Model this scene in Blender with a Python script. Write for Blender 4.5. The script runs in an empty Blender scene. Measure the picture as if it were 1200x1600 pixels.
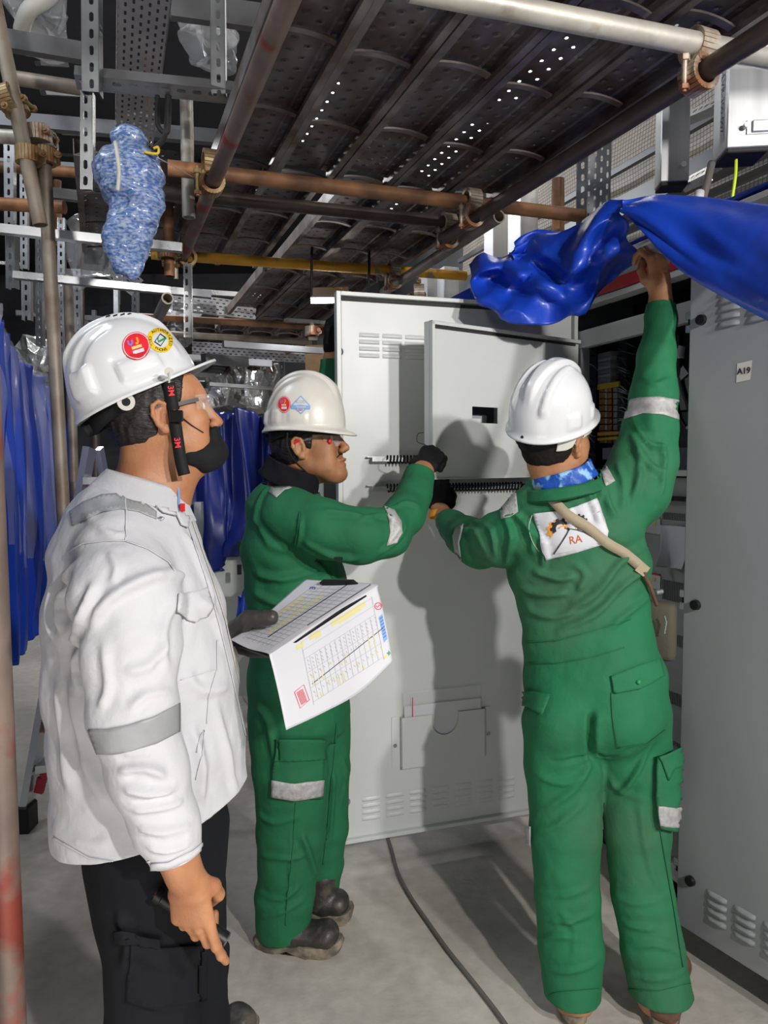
import bpy, bmesh, math, random
import numpy as np
from mathutils import Vector, Matrix, noise
from mathutils.bvhtree import BVHTree
random.seed(7)
RNG = np.random.default_rng(7)
SC = bpy.context.scene
COL = SC.collection
PI = math.pi
rad = math.radians

# ---------------------------------------------------------------- camera
FPX, PITCH, ROLL, CAMH = 1110.0, rad(3.87), rad(-0.35), 1.47
FW = Vector((0, math.cos(PITCH), -math.sin(PITCH)))
_r0 = Vector((1, 0, 0)); _u0 = Vector((0, math.sin(PITCH), math.cos(PITCH)))
RT = _r0*math.cos(ROLL) + _u0*math.sin(ROLL)
UP = -_r0*math.sin(ROLL) + _u0*math.cos(ROLL)
CAM = Vector((0, 0, CAMH))
cd = bpy.data.cameras.new('camera'); cam = bpy.data.objects.new('camera', cd); COL.objects.link(cam)
cd.sensor_fit = 'HORIZONTAL'; cd.sensor_width = 36; cd.lens = FPX/1200*36; cd.clip_end = 60; cd.clip_start = .02
cam.matrix_world = Matrix(((RT.x, UP.x, -FW.x, CAM.x), (RT.y, UP.y, -FW.y, CAM.y), (RT.z, UP.z, -FW.z, CAM.z), (0, 0, 0, 1)))
SC.camera = cam

# ---------------------------------------------------------------- world, lights, exposure
SC.view_settings.view_transform = 'Standard'; SC.view_settings.look = 'None'
SC.view_settings.gamma = 1; SC.view_settings.use_curve_mapping = False
SC.view_settings.exposure = -0.55
w = bpy.data.worlds.new('world'); SC.world = w; w.use_nodes = True
w.node_tree.nodes['Background'].inputs[0].default_value = (.74, .82, 1, 1)
w.node_tree.nodes['Background'].inputs[1].default_value = .13
def area(name, loc, target, size, power, color=(1, 1, 1), sy=None):
    l = bpy.data.lights.new(name, 'AREA'); l.energy = power; l.size = size; l.color = color
    if sy: l.shape = 'RECTANGLE'; l.size_y = sy
    o = bpy.data.objects.new(name, l); COL.objects.link(o); o.location = loc
    o.rotation_euler = (Vector(target)-Vector(loc)).to_track_quat('-Z', 'Y').to_euler()
    return o
area('work_floodlight', (1.62, -1.35, 2.62), (.3, 2.2, 1.2), .09, 125, (1, .965, .92))
area('second_floodlight', (1.95, -.55, 2.45), (.1, 2.4, 1.2), .14, 72, (1, .96, .93))
area('bay_lamp_light', (-2.4, 1.8, 4.2), (-.6, 2.6, 0), .9, 45, (.86, .92, 1))
area('aisle_lamp_light', (-2.2, 5.5, 3.9), (-1.0, 6.5, 0), .6, 120, (.95, .97, 1))
area('right_bay_light', (2.6, 3.0, 4.3), (1.9, 3.0, 1.5), .8, 50, (1, .93, .82))
ll = area('services_fill_light', (-1.0, -.6, 2.75), (-1.0, 3.2, 2.75), .2, 5.5, (1, .97, .92)); ll.data.spread = rad(70)  # unseen fill, added to brighten the ceiling services at the left
area('deck_bounce_light', (-.3, .2, .35), (.3, 4.5, 2.7), 1.2, 17, (1, .95, .88))
# ---------------------------------------------------------------- pixel -> world helpers
def ray(px, py): return FW*FPX + RT*(px-600) + UP*(800-py)
def P(px, py, Y):
    d = ray(px, py); return CAM + d*(Y/d.y)
def PH(px, py, h):
    d = ray(px, py); return CAM + d*((h-CAMH)/d.z)
def PP(px, py, p0, n):
    d = ray(px, py); n = Vector(n); return CAM + d*((Vector(p0)-CAM).dot(n)/d.dot(n))
def V(*a): return Vector(a)

# ---------------------------------------------------------------- object helpers
def tag(o, label=None, cat=None, group=None, kind=None):
    if label: o['label'] = label
    if cat: o['category'] = cat
    if group: o['group'] = group
    if kind: o['kind'] = kind
    return o
def empty(name, loc=(0, 0, 0), label=None, cat=None, group=None):
    o = bpy.data.objects.new(name, None); COL.objects.link(o); o.location = loc; o.empty_display_size = .05
    return tag(o, label, cat, group)
def link(name, me, mat=None, parent=None, smooth=False):
    o = bpy.data.objects.new(name, me); COL.objects.link(o)
    if mat is not None:
        for m in (mat if isinstance(mat, (list, tuple)) else [mat]): me.materials.append(m)
    if smooth: me.polygons.foreach_set('use_smooth', [True]*len(me.polygons))
    if parent is not None:
        o.parent = parent
        def wm(q): return q.matrix_basis.copy() if q.parent is None else wm(q.parent) @ q.matrix_parent_inverse @ q.matrix_basis
        pw = wm(parent)
        o.matrix_parent_inverse = pw.inverted()
    return o
def build(name, bm, mat, parent=None, smooth=False, auto=None):
    me = bpy.data.meshes.new(name)
    bmesh.ops.recalc_face_normals(bm, faces=bm.faces)
    bm.to_mesh(me); bm.free()
    o = link(name, me, mat, parent, smooth or auto is not None)
    if auto is not None: me.set_sharp_from_angle(angle=rad(auto))
    return o
def dup(root, M=None, label=None, group=None, cat=None):
    r = root.copy(); COL.objects.link(r)
    if M is not None: r.matrix_basis = M @ root.matrix_basis
    if label: r['label'] = label
    if group: r['group'] = group
    def rec(src, dst):
        for ch in list(src.children):
            if ch.name not in COL.objects: continue
            c = ch.copy(); COL.objects.link(c); c.parent = dst; rec(ch, c)
    rec(root, r); return r
def new(): return bmesh.new()
def frame(z, x=None):
    z = Vector(z).normalized()
    if x is None: x = Vector((1, 0, 0)) if abs(z.x) < .9 else Vector((0, 1, 0))
    x = Vector(x); x = (x - z*x.dot(z)).normalized(); y = z.cross(x)
    return Matrix((x, y, z)).transposed()
def mat4(R, t):
    M = R.to_4x4(); M.translation = Vector(t); return M
def add_box(bm, c, s, R=None, bev=0, seg=1):
    M = mat4(R if R is not None else Matrix.Identity(3), c)
    r = bmesh.ops.create_cube(bm, size=1, matrix=M @ Matrix.Diagonal((s[0], s[1], s[2], 1)))
    if bev > 0:
        es = list({e for v in r['verts'] for e in v.link_edges})
        bmesh.ops.bevel(bm, geom=es, offset=bev, segments=seg, affect='EDGES', profile=.5)
def add_bar(bm, a, b, w, h, x=None, bev=0):
    a = Vector(a); b = Vector(b); R = frame(b-a, x)
    add_box(bm, (a+b)/2, (w, h, (b-a).length), R, bev)
def add_tube(bm, pts, r, n=12, caps=True, hollow=0):
    pts = [Vector(p) for p in pts]; rs = r if isinstance(r, (list, tuple)) else [r]*len(pts)
    rings = []; x = None
    for i, p in enumerate(pts):
        t = (pts[min(i+1, len(pts)-1)]-pts[max(i-1, 0)])
        R = frame(t, x); x = R.col[0]
        rings.append([bm.verts.new(p + R @ Vector((math.cos(2*PI*k/n)*rs[i], math.sin(2*PI*k/n)*rs[i], 0))) for k in range(n)])
    for a, b in zip(rings, rings[1:]):
        for k in range(n): bm.faces.new((a[k], a[(k+1) % n], b[(k+1) % n], b[k]))
    if hollow:
        R = frame(pts[-1]-pts[0]); 
        for ring, p, q in ((rings[0], pts[0], pts[1]), (rings[-1], pts[-1], pts[-2])):
            inn = [bm.verts.new(p + (v.co-p)*(1-hollow)) for v in ring]
            dp = [bm.verts.new(v.co + (q-p).normalized()*rs[0]*3) for v in inn]
            for k in range(n):
                bm.faces.new((ring[k], ring[(k+1) % n], inn[(k+1) % n], inn[k]))
                bm.faces.new((inn[k], inn[(k+1) % n], dp[(k+1) % n], dp[k]))
            bm.faces.new(dp)
    elif caps:
        bm.faces.new(rings[0][::-1]); bm.faces.new(rings[-1])
def add_cyl(bm, a, b, r, n=16, r2=None): add_tube(bm, [a, b], [r, r2 if r2 is not None else r], n)
def add_sphere(bm, c, r, R=None, u=16, v=10):
    s = r if isinstance(r, (tuple, list)) else (r, r, r)
    bmesh.ops.create_uvsphere(bm, u_segments=u, v_segments=v, radius=1, matrix=mat4(R if R is not None else Matrix.Identity(3), c) @ Matrix.Diagonal((*s, 1)))
def add_prism(bm, pts2, R, o, th):
    """polygon in the (x,y) of frame R at o, extruded th along z"""
    a = [bm.verts.new(Vector(o)+R @ Vector((x, y, 0))) for x, y in pts2]
    b = [bm.verts.new(Vector(o)+R @ Vector((x, y, th))) for x, y in pts2]
    n = len(a); bm.faces.new(a); bm.faces.new(b[::-1])
    for i in range(n): bm.faces.new((a[i], b[i], b[(i+1) % n], a[(i+1) % n]))
def catmull(pts, n):
    pts = [Vector(p) for p in pts]; out = []
    for i in range(len(pts)-1):
        p0 = pts[max(i-1, 0)]; p1 = pts[i]; p2 = pts[i+1]; p3 = pts[min(i+2, len(pts)-1)]
        for k in range(n):
            t = k/n
            out.append(.5*((2*p1)+(p2-p0)*t+(2*p0-5*p1+4*p2-p3)*t*t+(3*p1-p0-3*p2+p3)*t**3))
    out.append(pts[-1]); return out
def sheet(name, grid, mat, parent=None, n=8, th=.002, fn=None, uvs=None):
    """smooth sheet through a control grid (rows of points), with thickness"""
    rows = [catmull(r, n) for r in grid]
    cols = list(zip(*rows)); cols = [catmull(c, n) for c in cols]
    bm = new(); uvl = bm.loops.layers.uv.new('UVMap')
    nu, nv = len(cols), len(cols[0])
    vs = [[bm.verts.new(cols[i][j]) for j in range(nv)] for i in range(nu)]
    for i in range(nu-1):
        for j in range(nv-1):
            f = bm.faces.new((vs[i][j], vs[i+1][j], vs[i+1][j+1], vs[i][j+1]))
            for l, (a, b) in zip(f.loops, ((i, j), (i+1, j), (i+1, j+1), (i, j+1))): l[uvl].uv = (a/(nu-1), b/(nv-1))
    if fn:
        bm.normal_update()
        mv = []
        for i in range(nu):
            for j in range(nv): mv.append((vs[i][j], vs[i][j].normal.copy()*fn(i/(nu-1), j/(nv-1))))
        for v, d in mv: v.co += d
    me = bpy.data.meshes.new(name); bm.normal_update(); bm.to_mesh(me); bm.free()
    o = link(name, me, mat, parent, True)
    if th:
        m = o.modifiers.new('thickness', 'SOLIDIFY'); m.thickness = th; m.offset = 0
    return o
def dense(rows, k=2): return rows

# ---------------------------------------------------------------- materials
def mk(name, color=(.5, .5, .5), rough=.5, metal=0, var=0, vs=20, col2=None, cs=5, bump=0, bs=50, spec=None, coat=0, sheen=0, trans=0, alpha=None, emit=None, es=0, cthr=(.4, .6), ior=None, sss=0, streak=None):
    m = bpy.data.materials.new(name); m.use_nodes = True; nt = m.node_tree; N = nt.nodes; L = nt.links
    b = N['Principled BSDF']; I = b.inputs
    I['Base Color'].default_value = (*color, 1); I['Roughness'].default_value = rough; I['Metallic'].default_value = metal
    if spec is not None: I['Specular IOR Level'].default_value = spec
    if coat: I['Coat Weight'].default_value = coat; I['Coat Roughness'].default_value = .1
    if sheen: I['Sheen Weight'].default_value = sheen
    if trans: I['Transmission Weight'].default_value = trans
    if ior: I['IOR'].default_value = ior
    if alpha is not None: I['Alpha'].default_value = alpha
    if sss: I['Subsurface Weight'].default_value = sss; I['Subsurface Radius'].default_value = (.012, .005, .003); I['Subsurface Scale'].default_value = 1
    if emit: I['Emission Color'].default_value = (*emit, 1); I['Emission Strength'].default_value = es
    tc = N.new('ShaderNodeTexCoord')
    src = tc.outputs['Object']
    if streak:
        mp = N.new('ShaderNodeMapping'); mp.inputs['Scale'].default_value = streak; L.new(src, mp.inputs[0]); src = mp.outputs[0]
    cur = None
    if col2 is not None:
        n = N.new('ShaderNodeTexNoise'); n.inputs['Scale'].default_value = cs; n.inputs['Detail'].default_value = 6; L.new(src, n.inputs['Vector'])
        r = N.new('ShaderNodeValToRGB'); r.color_ramp.elements[0].position = cthr[0]; r.color_ramp.elements[1].position = cthr[1]
        r.color_ramp.elements[0].color = (*color, 1); r.color_ramp.elements[1].color = (*col2, 1)
        L.new(n.outputs[0], r.inputs[0]); cur = r.outputs[0]
    if var:
        n = N.new('ShaderNodeTexNoise'); n.inputs['Scale'].default_value = vs; n.inputs['Detail'].default_value = 5; L.new(src, n.inputs['Vector'])
        mr = N.new('ShaderNodeMapRange'); mr.inputs[1].default_value = .25; mr.inputs[2].default_value = .75; mr.inputs[3].default_value = 1-var; mr.inputs[4].default_value = 1+var; L.new(n.outputs[0], mr.inputs[0])
        mx = N.new('ShaderNodeMix'); mx.data_type = 'RGBA'; mx.blend_type = 'MULTIPLY'; mx.inputs[0].default_value = 1
        if cur: L.new(cur, mx.inputs[6])
        else: mx.inputs[6].default_value = (*color, 1)
        L.new(mr.outputs[0], mx.inputs[7]); cur = mx.outputs[2]
        mr2 = N.new('ShaderNodeMapRange'); mr2.inputs[3].default_value = max(rough-.12, .03); mr2.inputs[4].default_value = min(rough+.12, 1); L.new(n.outputs[0], mr2.inputs[0]); L.new(mr2.outputs[0], I['Roughness'])
    if cur: L.new(cur, I['Base Color'])
    if bump:
        n = N.new('ShaderNodeTexNoise'); n.inputs['Scale'].default_value = bs; n.inputs['Detail'].default_value = 4; L.new(src, n.inputs['Vector'])
        bp = N.new('ShaderNodeBump'); bp.inputs['Strength'].default_value = 1; bp.inputs['Distance'].default_value = bump
        L.new(n.outputs[0], bp.inputs['Height']); L.new(bp.outputs[0], I['Normal'])
    return m
def slotted(name, color, rough, metal, pu, pv, su, sv, stagger=0, rnd=0, dimple=0, var=.2, vmin=None, vmax=None, col2=None, cs=4):
    """sheet metal with slots or holes cut through; uv in metres. pu,pv pitch; su,sv opening size"""
    m = mk(name, color, rough, metal, var=var, vs=8, col2=col2, cs=cs); nt = m.node_tree; N = nt.nodes; L = nt.links; b = N['Principled BSDF']
    def M(op, a, bb=None, c=None):
        n = N.new('ShaderNodeMath'); n.operation = op
        for k, x in enumerate((a, bb, c)):
            if x is None: continue
            if isinstance(x, (int, float)): n.inputs[k].default_value = x
            else: L.new(x, n.inputs[k])
        return n.outputs[0]
    uv = N.new('ShaderNodeUVMap'); sp = N.new('ShaderNodeSeparateXYZ'); L.new(uv.outputs[0], sp.inputs[0]); u, v = sp.outputs[0], sp.outputs[1]
    row = M('FLOOR', M('DIVIDE', v, pv))
    uo = M('ADD', u, M('MULTIPLY', M('MODULO', M('ABSOLUTE', row), 2), pu*.5)) if stagger else u
    fu = M('MULTIPLY', M('SUBTRACT', M('FRACT', M('DIVIDE', uo, pu)), .5), pu)
    fv = M('MULTIPLY', M('SUBTRACT', M('FRACT', M('DIVIDE', v, pv)), .5), pv)
    r = min(su, sv)/2
    qx = M('MAXIMUM', M('SUBTRACT', M('ABSOLUTE', fu), su/2-r), 0); qy = M('MAXIMUM', M('SUBTRACT', M('ABSOLUTE', fv), sv/2-r), 0)
    d = M('SQRT', M('ADD', M('MULTIPLY', qx, qx), M('MULTIPLY', qy, qy)))
    hole = M('LESS_THAN', d, r)
    if vmin is not None: hole = M('MULTIPLY', hole, M('MULTIPLY', M('GREATER_THAN', v, vmin), M('LESS_THAN', v, vmax)))
    L.new(M('SUBTRACT', 1, hole), b.inputs['Alpha'])
    if dimple:
        h = M('SMOOTH_MIN', M('DIVIDE', d, r*2.6), 1, .2)
        bp = N.new('ShaderNodeBump'); bp.inputs['Distance'].default_value = dimple; L.new(h, bp.inputs['Height']); L.new(bp.outputs[0], b.inputs['Normal'])
    return m

# ---------------------------------------------------------------- signed-distance modelling
class Field:
    def __init__(s, xs, ys, zs):
        s.ax = [np.asarray(a, np.float32) for a in (xs, ys, zs)]
        s.F = np.full([len(a) for a in s.ax], 9.0, np.float32)
    def region(s, lo, hi, pad):
        sl = []
        for a, l, h in zip(s.ax, lo, hi):
            i = int(np.searchsorted(a, l-pad)); j = int(np.searchsorted(a, h+pad)); 
            if j <= i: return None
            sl.append(slice(i, j))
        X = s.ax[0][sl[0]][:, None, None]; Y = s.ax[1][sl[1]][None, :, None]; Z = s.ax[2][sl[2]][None, None, :]
        return tuple(sl), X, Y, Z
    def put(s, lo, hi, fn, k, sub=False):
        r = s.region(lo, hi, k+.03)
        if r is None: return
        sl, X, Y, Z = r; d = fn(X, Y, Z).astype(np.float32); A = s.F[sl]
        if sub:
            d = -d; h = np.clip(.5-.5*(A-d)/k, 0, 1); s.F[sl] = A*(1-h)+d*h+k*h*(1-h)
        else:
            h = np.clip(.5+.5*(d-A)/k, 0, 1); s.F[sl] = d*(1-h)+A*h-k*h*(1-h)
    def apply(s, prims, inflate=0.0, kmul=1.0):
        for p in prims:
            t = p[0]
            if t == 'c':      # round cone: A,B,ra,rb,k
                _, A, B, ra, rb, k, sub = p; A = np.array(A, float); B = np.array(B, float); ra += inflate; rb += inflate
                if sub is None: continue
                rm = max(ra, rb); lo = np.minimum(A, B)-rm; hi = np.maximum(A, B)+rm
                D = B-A; L2 = max(float(D@D), 1e-9)
                def fn(X, Y, Z):
                    x = X-A[0]; y = Y-A[1]; z = Z-A[2]; t = np.clip((x*D[0]+y*D[1]+z*D[2])/L2, 0, 1)
                    return np.sqrt((x-t*D[0])**2+(y-t*D[1])**2+(z-t*D[2])**2)-(ra+(rb-ra)*t)
            elif t == 'e':    # ellipsoid: C, radii, R(3x3 rows = axes), k
                _, C, rr, R, k, sub = p; C = np.array(C, float); rr = np.array(rr, float)+inflate; R = np.array(R, float)
                rm = rr.max(); lo = C-rm; hi = C+rm
                def fn(X, Y, Z):
                    x = X-C[0]; y = Y-C[1]; z = Z-C[2]; q = [(R[i, 0]*x+R[i, 1]*y+R[i, 2]*z) for i in range(3)]
                    k0 = np.sqrt(sum((a/r)**2 for a, r in zip(q, rr)))+1e-6; k1 = np.sqrt(sum((a/r**2)**2 for a, r in zip(q, rr)))+1e-6
                    return k0*(k0-1)/k1
            else:             # 't' elliptical tapered segment: A,B,U,(wa,da),(wb,db),k
                _, A, B, U, a_, b_, k, sub = p; A = np.array(A, float); B = np.array(B, float)
                D = B-A; L = np.linalg.norm(D); D = D/L; U = np.array(U, float); U = U-D*(U@D); U /= np.linalg.norm(U); W = np.cross(D, U)
                rm = max(*a_, *b_)+inflate; lo = np.minimum(A, B)-rm; hi = np.maximum(A, B)+rm
                def fn(X, Y, Z):
                    x = X-A[0]; y = Y-A[1]; z = Z-A[2]; ax = x*D[0]+y*D[1]+z*D[2]; t = np.clip(ax/L, 0, 1); e = ax-t*L
                    u = x*U[0]+y*U[1]+z*U[2]; v = x*W[0]+y*W[1]+z*W[2]
                    w = a_[0]+(b_[0]-a_[0])*t+inflate; dd = a_[1]+(b_[1]-a_[1])*t+inflate; c = np.minimum(w, dd)*.8
                    k0 = np.sqrt((u/w)**2+(v/dd)**2+(e/c)**2)+1e-6; k1 = np.sqrt((u/w**2)**2+(v/dd**2)**2+(e/c**2)**2)+1e-6
                    return k0*(k0-1)/k1
            s.put(lo, hi, fn, max(k*kmul, 1e-4), bool(sub))
    def mesh(s, smooth=1):
        F = s.F; ax = s.ax; S = F < 0; nx, ny, nz = F.shape
        cnt = np.zeros((nx-1, ny-1, nz-1), np.uint8)
        for i in (0, 1):
            for j in (0, 1):
                for k in (0, 1): cnt += S[i:nx-1+i, j:ny-1+j, k:nz-1+k]
        act = (cnt > 0) & (cnt < 8); I, J, K = np.nonzero(act); n = len(I)
        idx = np.full(act.shape, -1, np.int64); idx[act] = np.arange(n)
        pos = np.zeros((n, 3)); num = np.zeros(n)
        cor = [(0, 0, 0), (1, 0, 0), (0, 1, 0), (1, 1, 0), (0, 0, 1), (1, 0, 1), (0, 1, 1), (1, 1, 1)]
        for a in range(8):
            for b in range(a+1, 8):
                if sum(abs(p-q) for p, q in zip(cor[a], cor[b])) != 1: continue
                ca, cb = cor[a], cor[b]
                fa = F[I+ca[0], J+ca[1], K+ca[2]]; fb = F[I+cb[0], J+cb[1], K+cb[2]]; m = (fa < 0) != (fb < 0)
                t = np.where(m, fa/np.where(m, fa-fb, 1), 0)
                pa = np.stack([ax[0][I+ca[0]], ax[1][J+ca[1]], ax[2][K+ca[2]]], 1); pb = np.stack([ax[0][I+cb[0]], ax[1][J+cb[1]], ax[2][K+cb[2]]], 1)
                pos[m] += (pa+(pb-pa)*t[:, None])[m]; num[m] += 1
        pos /= num[:, None]
        faces = []
        def quads(mask, flip, f):
            A, B, C = np.nonzero(mask); fl = flip[A, B, C]; q = f(A, B, C)
            ok = (q >= 0).all(1); q = q[ok]; fl = fl[ok]; q[fl] = q[fl][:, ::-1]; faces.append(q)
        m = np.zeros_like(S); m[:-1, 1:-1, 1:-1] = S[:-1, 1:-1, 1:-1] != S[1:, 1:-1, 1:-1]; m[-1] = 0
        quads(m, ~S, lambda a, b, c: np.stack([idx[a, b-1, c-1], idx[a, b, c-1], idx[a, b, c], idx[a, b-1, c]], 1))
        m = np.zeros_like(S); m[1:-1, :-1, 1:-1] = S[1:-1, :-1, 1:-1] != S[1:-1, 1:, 1:-1]
        quads(m, S, lambda a, b, c: np.stack([idx[a-1, b, c-1], idx[a, b, c-1], idx[a, b, c], idx[a-1, b, c]], 1))
        m = np.zeros_like(S); m[1:-1, 1:-1, :-1] = S[1:-1, 1:-1, :-1] != S[1:-1, 1:-1, 1:]
        quads(m, ~S, lambda a, b, c: np.stack([idx[a-1, b-1, c], idx[a, b-1, c], idx[a, b, c], idx[a-1, b, c]], 1))
        q = np.concatenate(faces)
        for _ in range(smooth):
            acc = np.zeros_like(pos); w = np.zeros(n)
            for k in range(4):
                a = q[:, k]; b = q[:, (k+1) % 4]
                for c in range(3):
                    acc[:, c] += np.bincount(a, pos[b, c], n)+np.bincount(b, pos[a, c], n)
                w += np.bincount(a, minlength=n)+np.bincount(b, minlength=n)
            pos = .5*pos+.5*acc/np.maximum(w, 1)[:, None]
        return pos, q
def rng_axis(lo, hi, coarse, fine=None, zones=()):
    out = [lo]
    while out[-1] < hi:
        x = out[-1]; st = coarse
        for a, b in zones:
            if a-.01 <= x <= b: st = fine
            elif x < a: st = min(st, max(a-x, fine))
        out.append(x+st)
    return np.array(out)
def vnormals(pos, q):
    n = np.cross(pos[q[:, 2]]-pos[q[:, 0]], pos[q[:, 3]]-pos[q[:, 1]]); o = np.zeros_like(pos)
    for k in range(4):
        for c in range(3): o[:, c] += np.bincount(q[:, k], n[:, c], len(pos))
    return o/np.maximum(np.linalg.norm(o, axis=1), 1e-9)[:, None]
def mesh_from(name, pos, q):
    me = bpy.data.meshes.new(name); me.vertices.add(len(pos)); me.vertices.foreach_set('co', pos.astype(np.float32).ravel())
    me.loops.add(q.size); me.loops.foreach_set('vertex_index', q.astype(np.int32).ravel())
    me.polygons.add(len(q)); me.polygons.foreach_set('loop_start', np.arange(0, q.size, 4, dtype=np.int32)); me.polygons.foreach_set('loop_total', np.full(len(q), 4, np.int32))
    me.update(calc_edges=True); me.validate(); return me
def bounds(prims, pad):
    lo = np.full(3, 99.); hi = -lo
    for p in prims:
        pts = [p[1], p[2]] if p[0] in 'ct' else [p[1]]
        r = max(p[3], p[4]) if p[0] == 'c' else (max(p[2]) if p[0] == 'e' else max(*p[4], *p[5]))
        for a in pts: lo = np.minimum(lo, np.array(a)-r); hi = np.maximum(hi, np.array(a)+r)
    return lo-pad, hi+pad
def c_(A, B, ra, rb=None, k=.01, sub=False): return ('c', tuple(A), tuple(B), ra, ra if rb is None else rb, k, sub)
def e_(C, r, R=None, k=.01, sub=False): return ('e', tuple(C), tuple(r), np.eye(3) if R is None else np.array(R), k, sub)
def t_(A, B, U, a, b, k=.02, sub=False): return ('t', tuple(A), tuple(B), tuple(U), a, b, k, sub)
def sdf_obj(name, prims, mat, parent=None, h=.006, pad=.03, smooth=1, disp=None, inflate=0, clip=None, fieldfn=None):
    lo, hi = bounds(prims, pad); f = Field(*[np.arange(lo[i], hi[i]+h, h) for i in range(3)])
    f.apply(prims, inflate)
    if clip:                      # list of (point, normal): keep the side the normal points away from
        X, Y, Z = np.meshgrid(*f.ax, indexing='ij', sparse=True)
        for p, n in clip:
            n = Vector(n).normalized(); d = ((X-p[0])*n[0]+(Y-p[1])*n[1]+(Z-p[2])*n[2]).astype(np.float32); f.F = np.maximum(f.F, d)
    if fieldfn: fieldfn(f)
    pos, q = f.mesh(smooth)
    if disp is not None: pos = disp(pos, vnormals(pos, q))
    return link(name, mesh_from(name, pos, q), mat, parent, True)
def vnoise(p, s, seed=0):
    """cheap smooth value noise in numpy, p Nx3 -> N in -1..1"""
    x = p*np.array(s)+seed*17.13; i = np.floor(x).astype(np.int64); f = x-i; f = f*f*(3-2*f)
    def hsh(a, b, c): 
        h = (a*374761393+b*668265263+c*2147483647+seed*1274126177) & 0xffffffff; h = ((h ^ (h >> 13))*1274126177) & 0xffffffff; return ((h ^ (h >> 16)) & 0xffff)/32767.5-1
    r = 0
    for dx in (0, 1):
        for dy in (0, 1):
            for dz in (0, 1):
                w = (f[:, 0] if dx else 1-f[:, 0])*(f[:, 1] if dy else 1-f[:, 1])*(f[:, 2] if dz else 1-f[:, 2])
                r = r+w*hsh(i[:, 0]+dx, i[:, 1]+dy, i[:, 2]+dz)
    return r

# ---------------------------------------------------------------- patches cut from a surface, decals laid on it
def bvh_of(o):
    bm = new(); bm.from_mesh(o.data); t = BVHTree.FromBMesh(bm); bm.free(); return t
def band(name, src, planes, mat, parent, off=.0015, near=None, th=.0012, facing=None):
    """copy of the part of src's surface on the inner side of every plane (co, outward normal), lifted off it"""
    bm = new(); bm.from_mesh(src.data)
    if near is not None:
        c, r = Vector(near[0]), near[1]; bmesh.ops.delete(bm, geom=[v for v in bm.verts if (v.co-c).length > r], context='VERTS')
    if facing is not None:
        fd = Vector(facing).normalized(); bmesh.ops.delete(bm, geom=[f for f in bm.faces if f.normal.dot(fd) < .05], context='FACES')
    for co, no in planes:
        bmesh.ops.bisect_plane(bm, geom=bm.verts[:]+bm.edges[:]+bm.faces[:], plane_co=co, plane_no=no, clear_outer=True, dist=1e-5)
    bm.normal_update()
    for v, n in [(v, v.normal.copy()) for v in bm.verts]: v.co += n*off
    bm.normal_update()
    me = bpy.data.meshes.new(name); bm.to_mesh(me); bm.free()
    o = link(name, me, mat, parent, True)
    m = o.modifiers.new('thickness', 'SOLIDIFY'); m.thickness = th; m.offset = 1
    return o
def text_bm(body, size, bold=0.0, align='CENTER', space=1):
    cu = bpy.data.curves.new('t', 'FONT'); cu.body = body; cu.size = size; cu.align_x = align; cu.align_y = 'CENTER'; cu.offset = bold; cu.fill_mode = 'FRONT'; cu.resolution_u = 3; cu.space_character = space
    ob = bpy.data.objects.new('t', cu); COL.objects.link(ob)
    me = bpy.data.meshes.new_from_object(ob.evaluated_get(bpy.context.evaluated_depsgraph_get()))
    bpy.data.objects.remove(ob); bpy.data.curves.remove(cu)
    bm = new(); bm.from_mesh(me); bpy.data.meshes.remove(me); return bm
def poly_bm(*polys):
    bm = new()
    for p in polys: bm.faces.new([bm.verts.new((x, y, 0)) for x, y in p])
    return bm
def ring_pts(r, n=40, cx=0, cy=0, sx=1, sy=1): return [(cx+r*sx*math.cos(2*PI*i/n), cy+r*sy*math.sin(2*PI*i/n)) for i in range(n)]
def ring_bm(r0, r1, n=48, cx=0, cy=0):
    bm = new(); a = [bm.verts.new((x, y, 0)) for x, y in ring_pts(r0, n, cx, cy)]; b = [bm.verts.new((x, y, 0)) for x, y in ring_pts(r1, n, cx, cy)]
    for i in range(n): bm.faces.new((a[i], a[(i+1) % n], b[(i+1) % n], b[i]))
    return bm
def merge(bms):
    out = new()
    for b in bms:
        me = bpy.data.meshes.new('x'); b.to_mesh(me); b.free(); out.from_mesh(me); bpy.data.meshes.remove(me)
    return out
def rect_pts(x0, y0, x1, y1): return [(x0, y0), (x1, y0), (x1, y1), (x0, y1)]
def decal(name, bm, O, U, W, tree, mat, parent, lift=.0012, maxlen=.012, th=0, rot=0, proj=None):
    """lay a flat 2-D mesh (x,y) on a surface: point O + x*U + y*W, dropped along -(U x W) onto tree (None = stay flat)"""
    bmesh.ops.triangulate(bm, faces=bm.faces[:])
    if tree is not None:
        for _ in range(5):
            es = [e for e in bm.edges if e.calc_length() > maxlen]
            if not es: break
            bmesh.ops.subdivide_edges(bm, edges=es, cuts=1)
            bmesh.ops.triangulate(bm, faces=bm.faces[:])
    O = Vector(O); U = Vector(U).normalized(); W = Vector(W); W = (W-U*W.dot(U)).normalized(); Nn = U.cross(W)
    if rot: U, W = U*math.cos(rot)+W*math.sin(rot), W*math.cos(rot)-U*math.sin(rot)
    for v in bm.verts:
        p = O+U*v.co.x+W*v.co.y
        if tree is not None:
            dirn = Nn
            h = tree.ray_cast(p+Nn*.12, -Nn, .3)
            if h[0] is None: h = tree.find_nearest(p)
            v.co = h[0]+(h[1] if h[1].dot(Nn) > 0 else Nn).normalized()*lift
        else: v.co = p+Nn*lift
    me = bpy.data.meshes.new(name); bm.normal_update(); bm.to_mesh(me); bm.free()
    o = link(name, me, mat, parent, tree is not None)
    if th:
        m = o.modifiers.new('thickness', 'SOLIDIFY'); m.thickness = th; m.offset = 0
    return o
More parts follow.
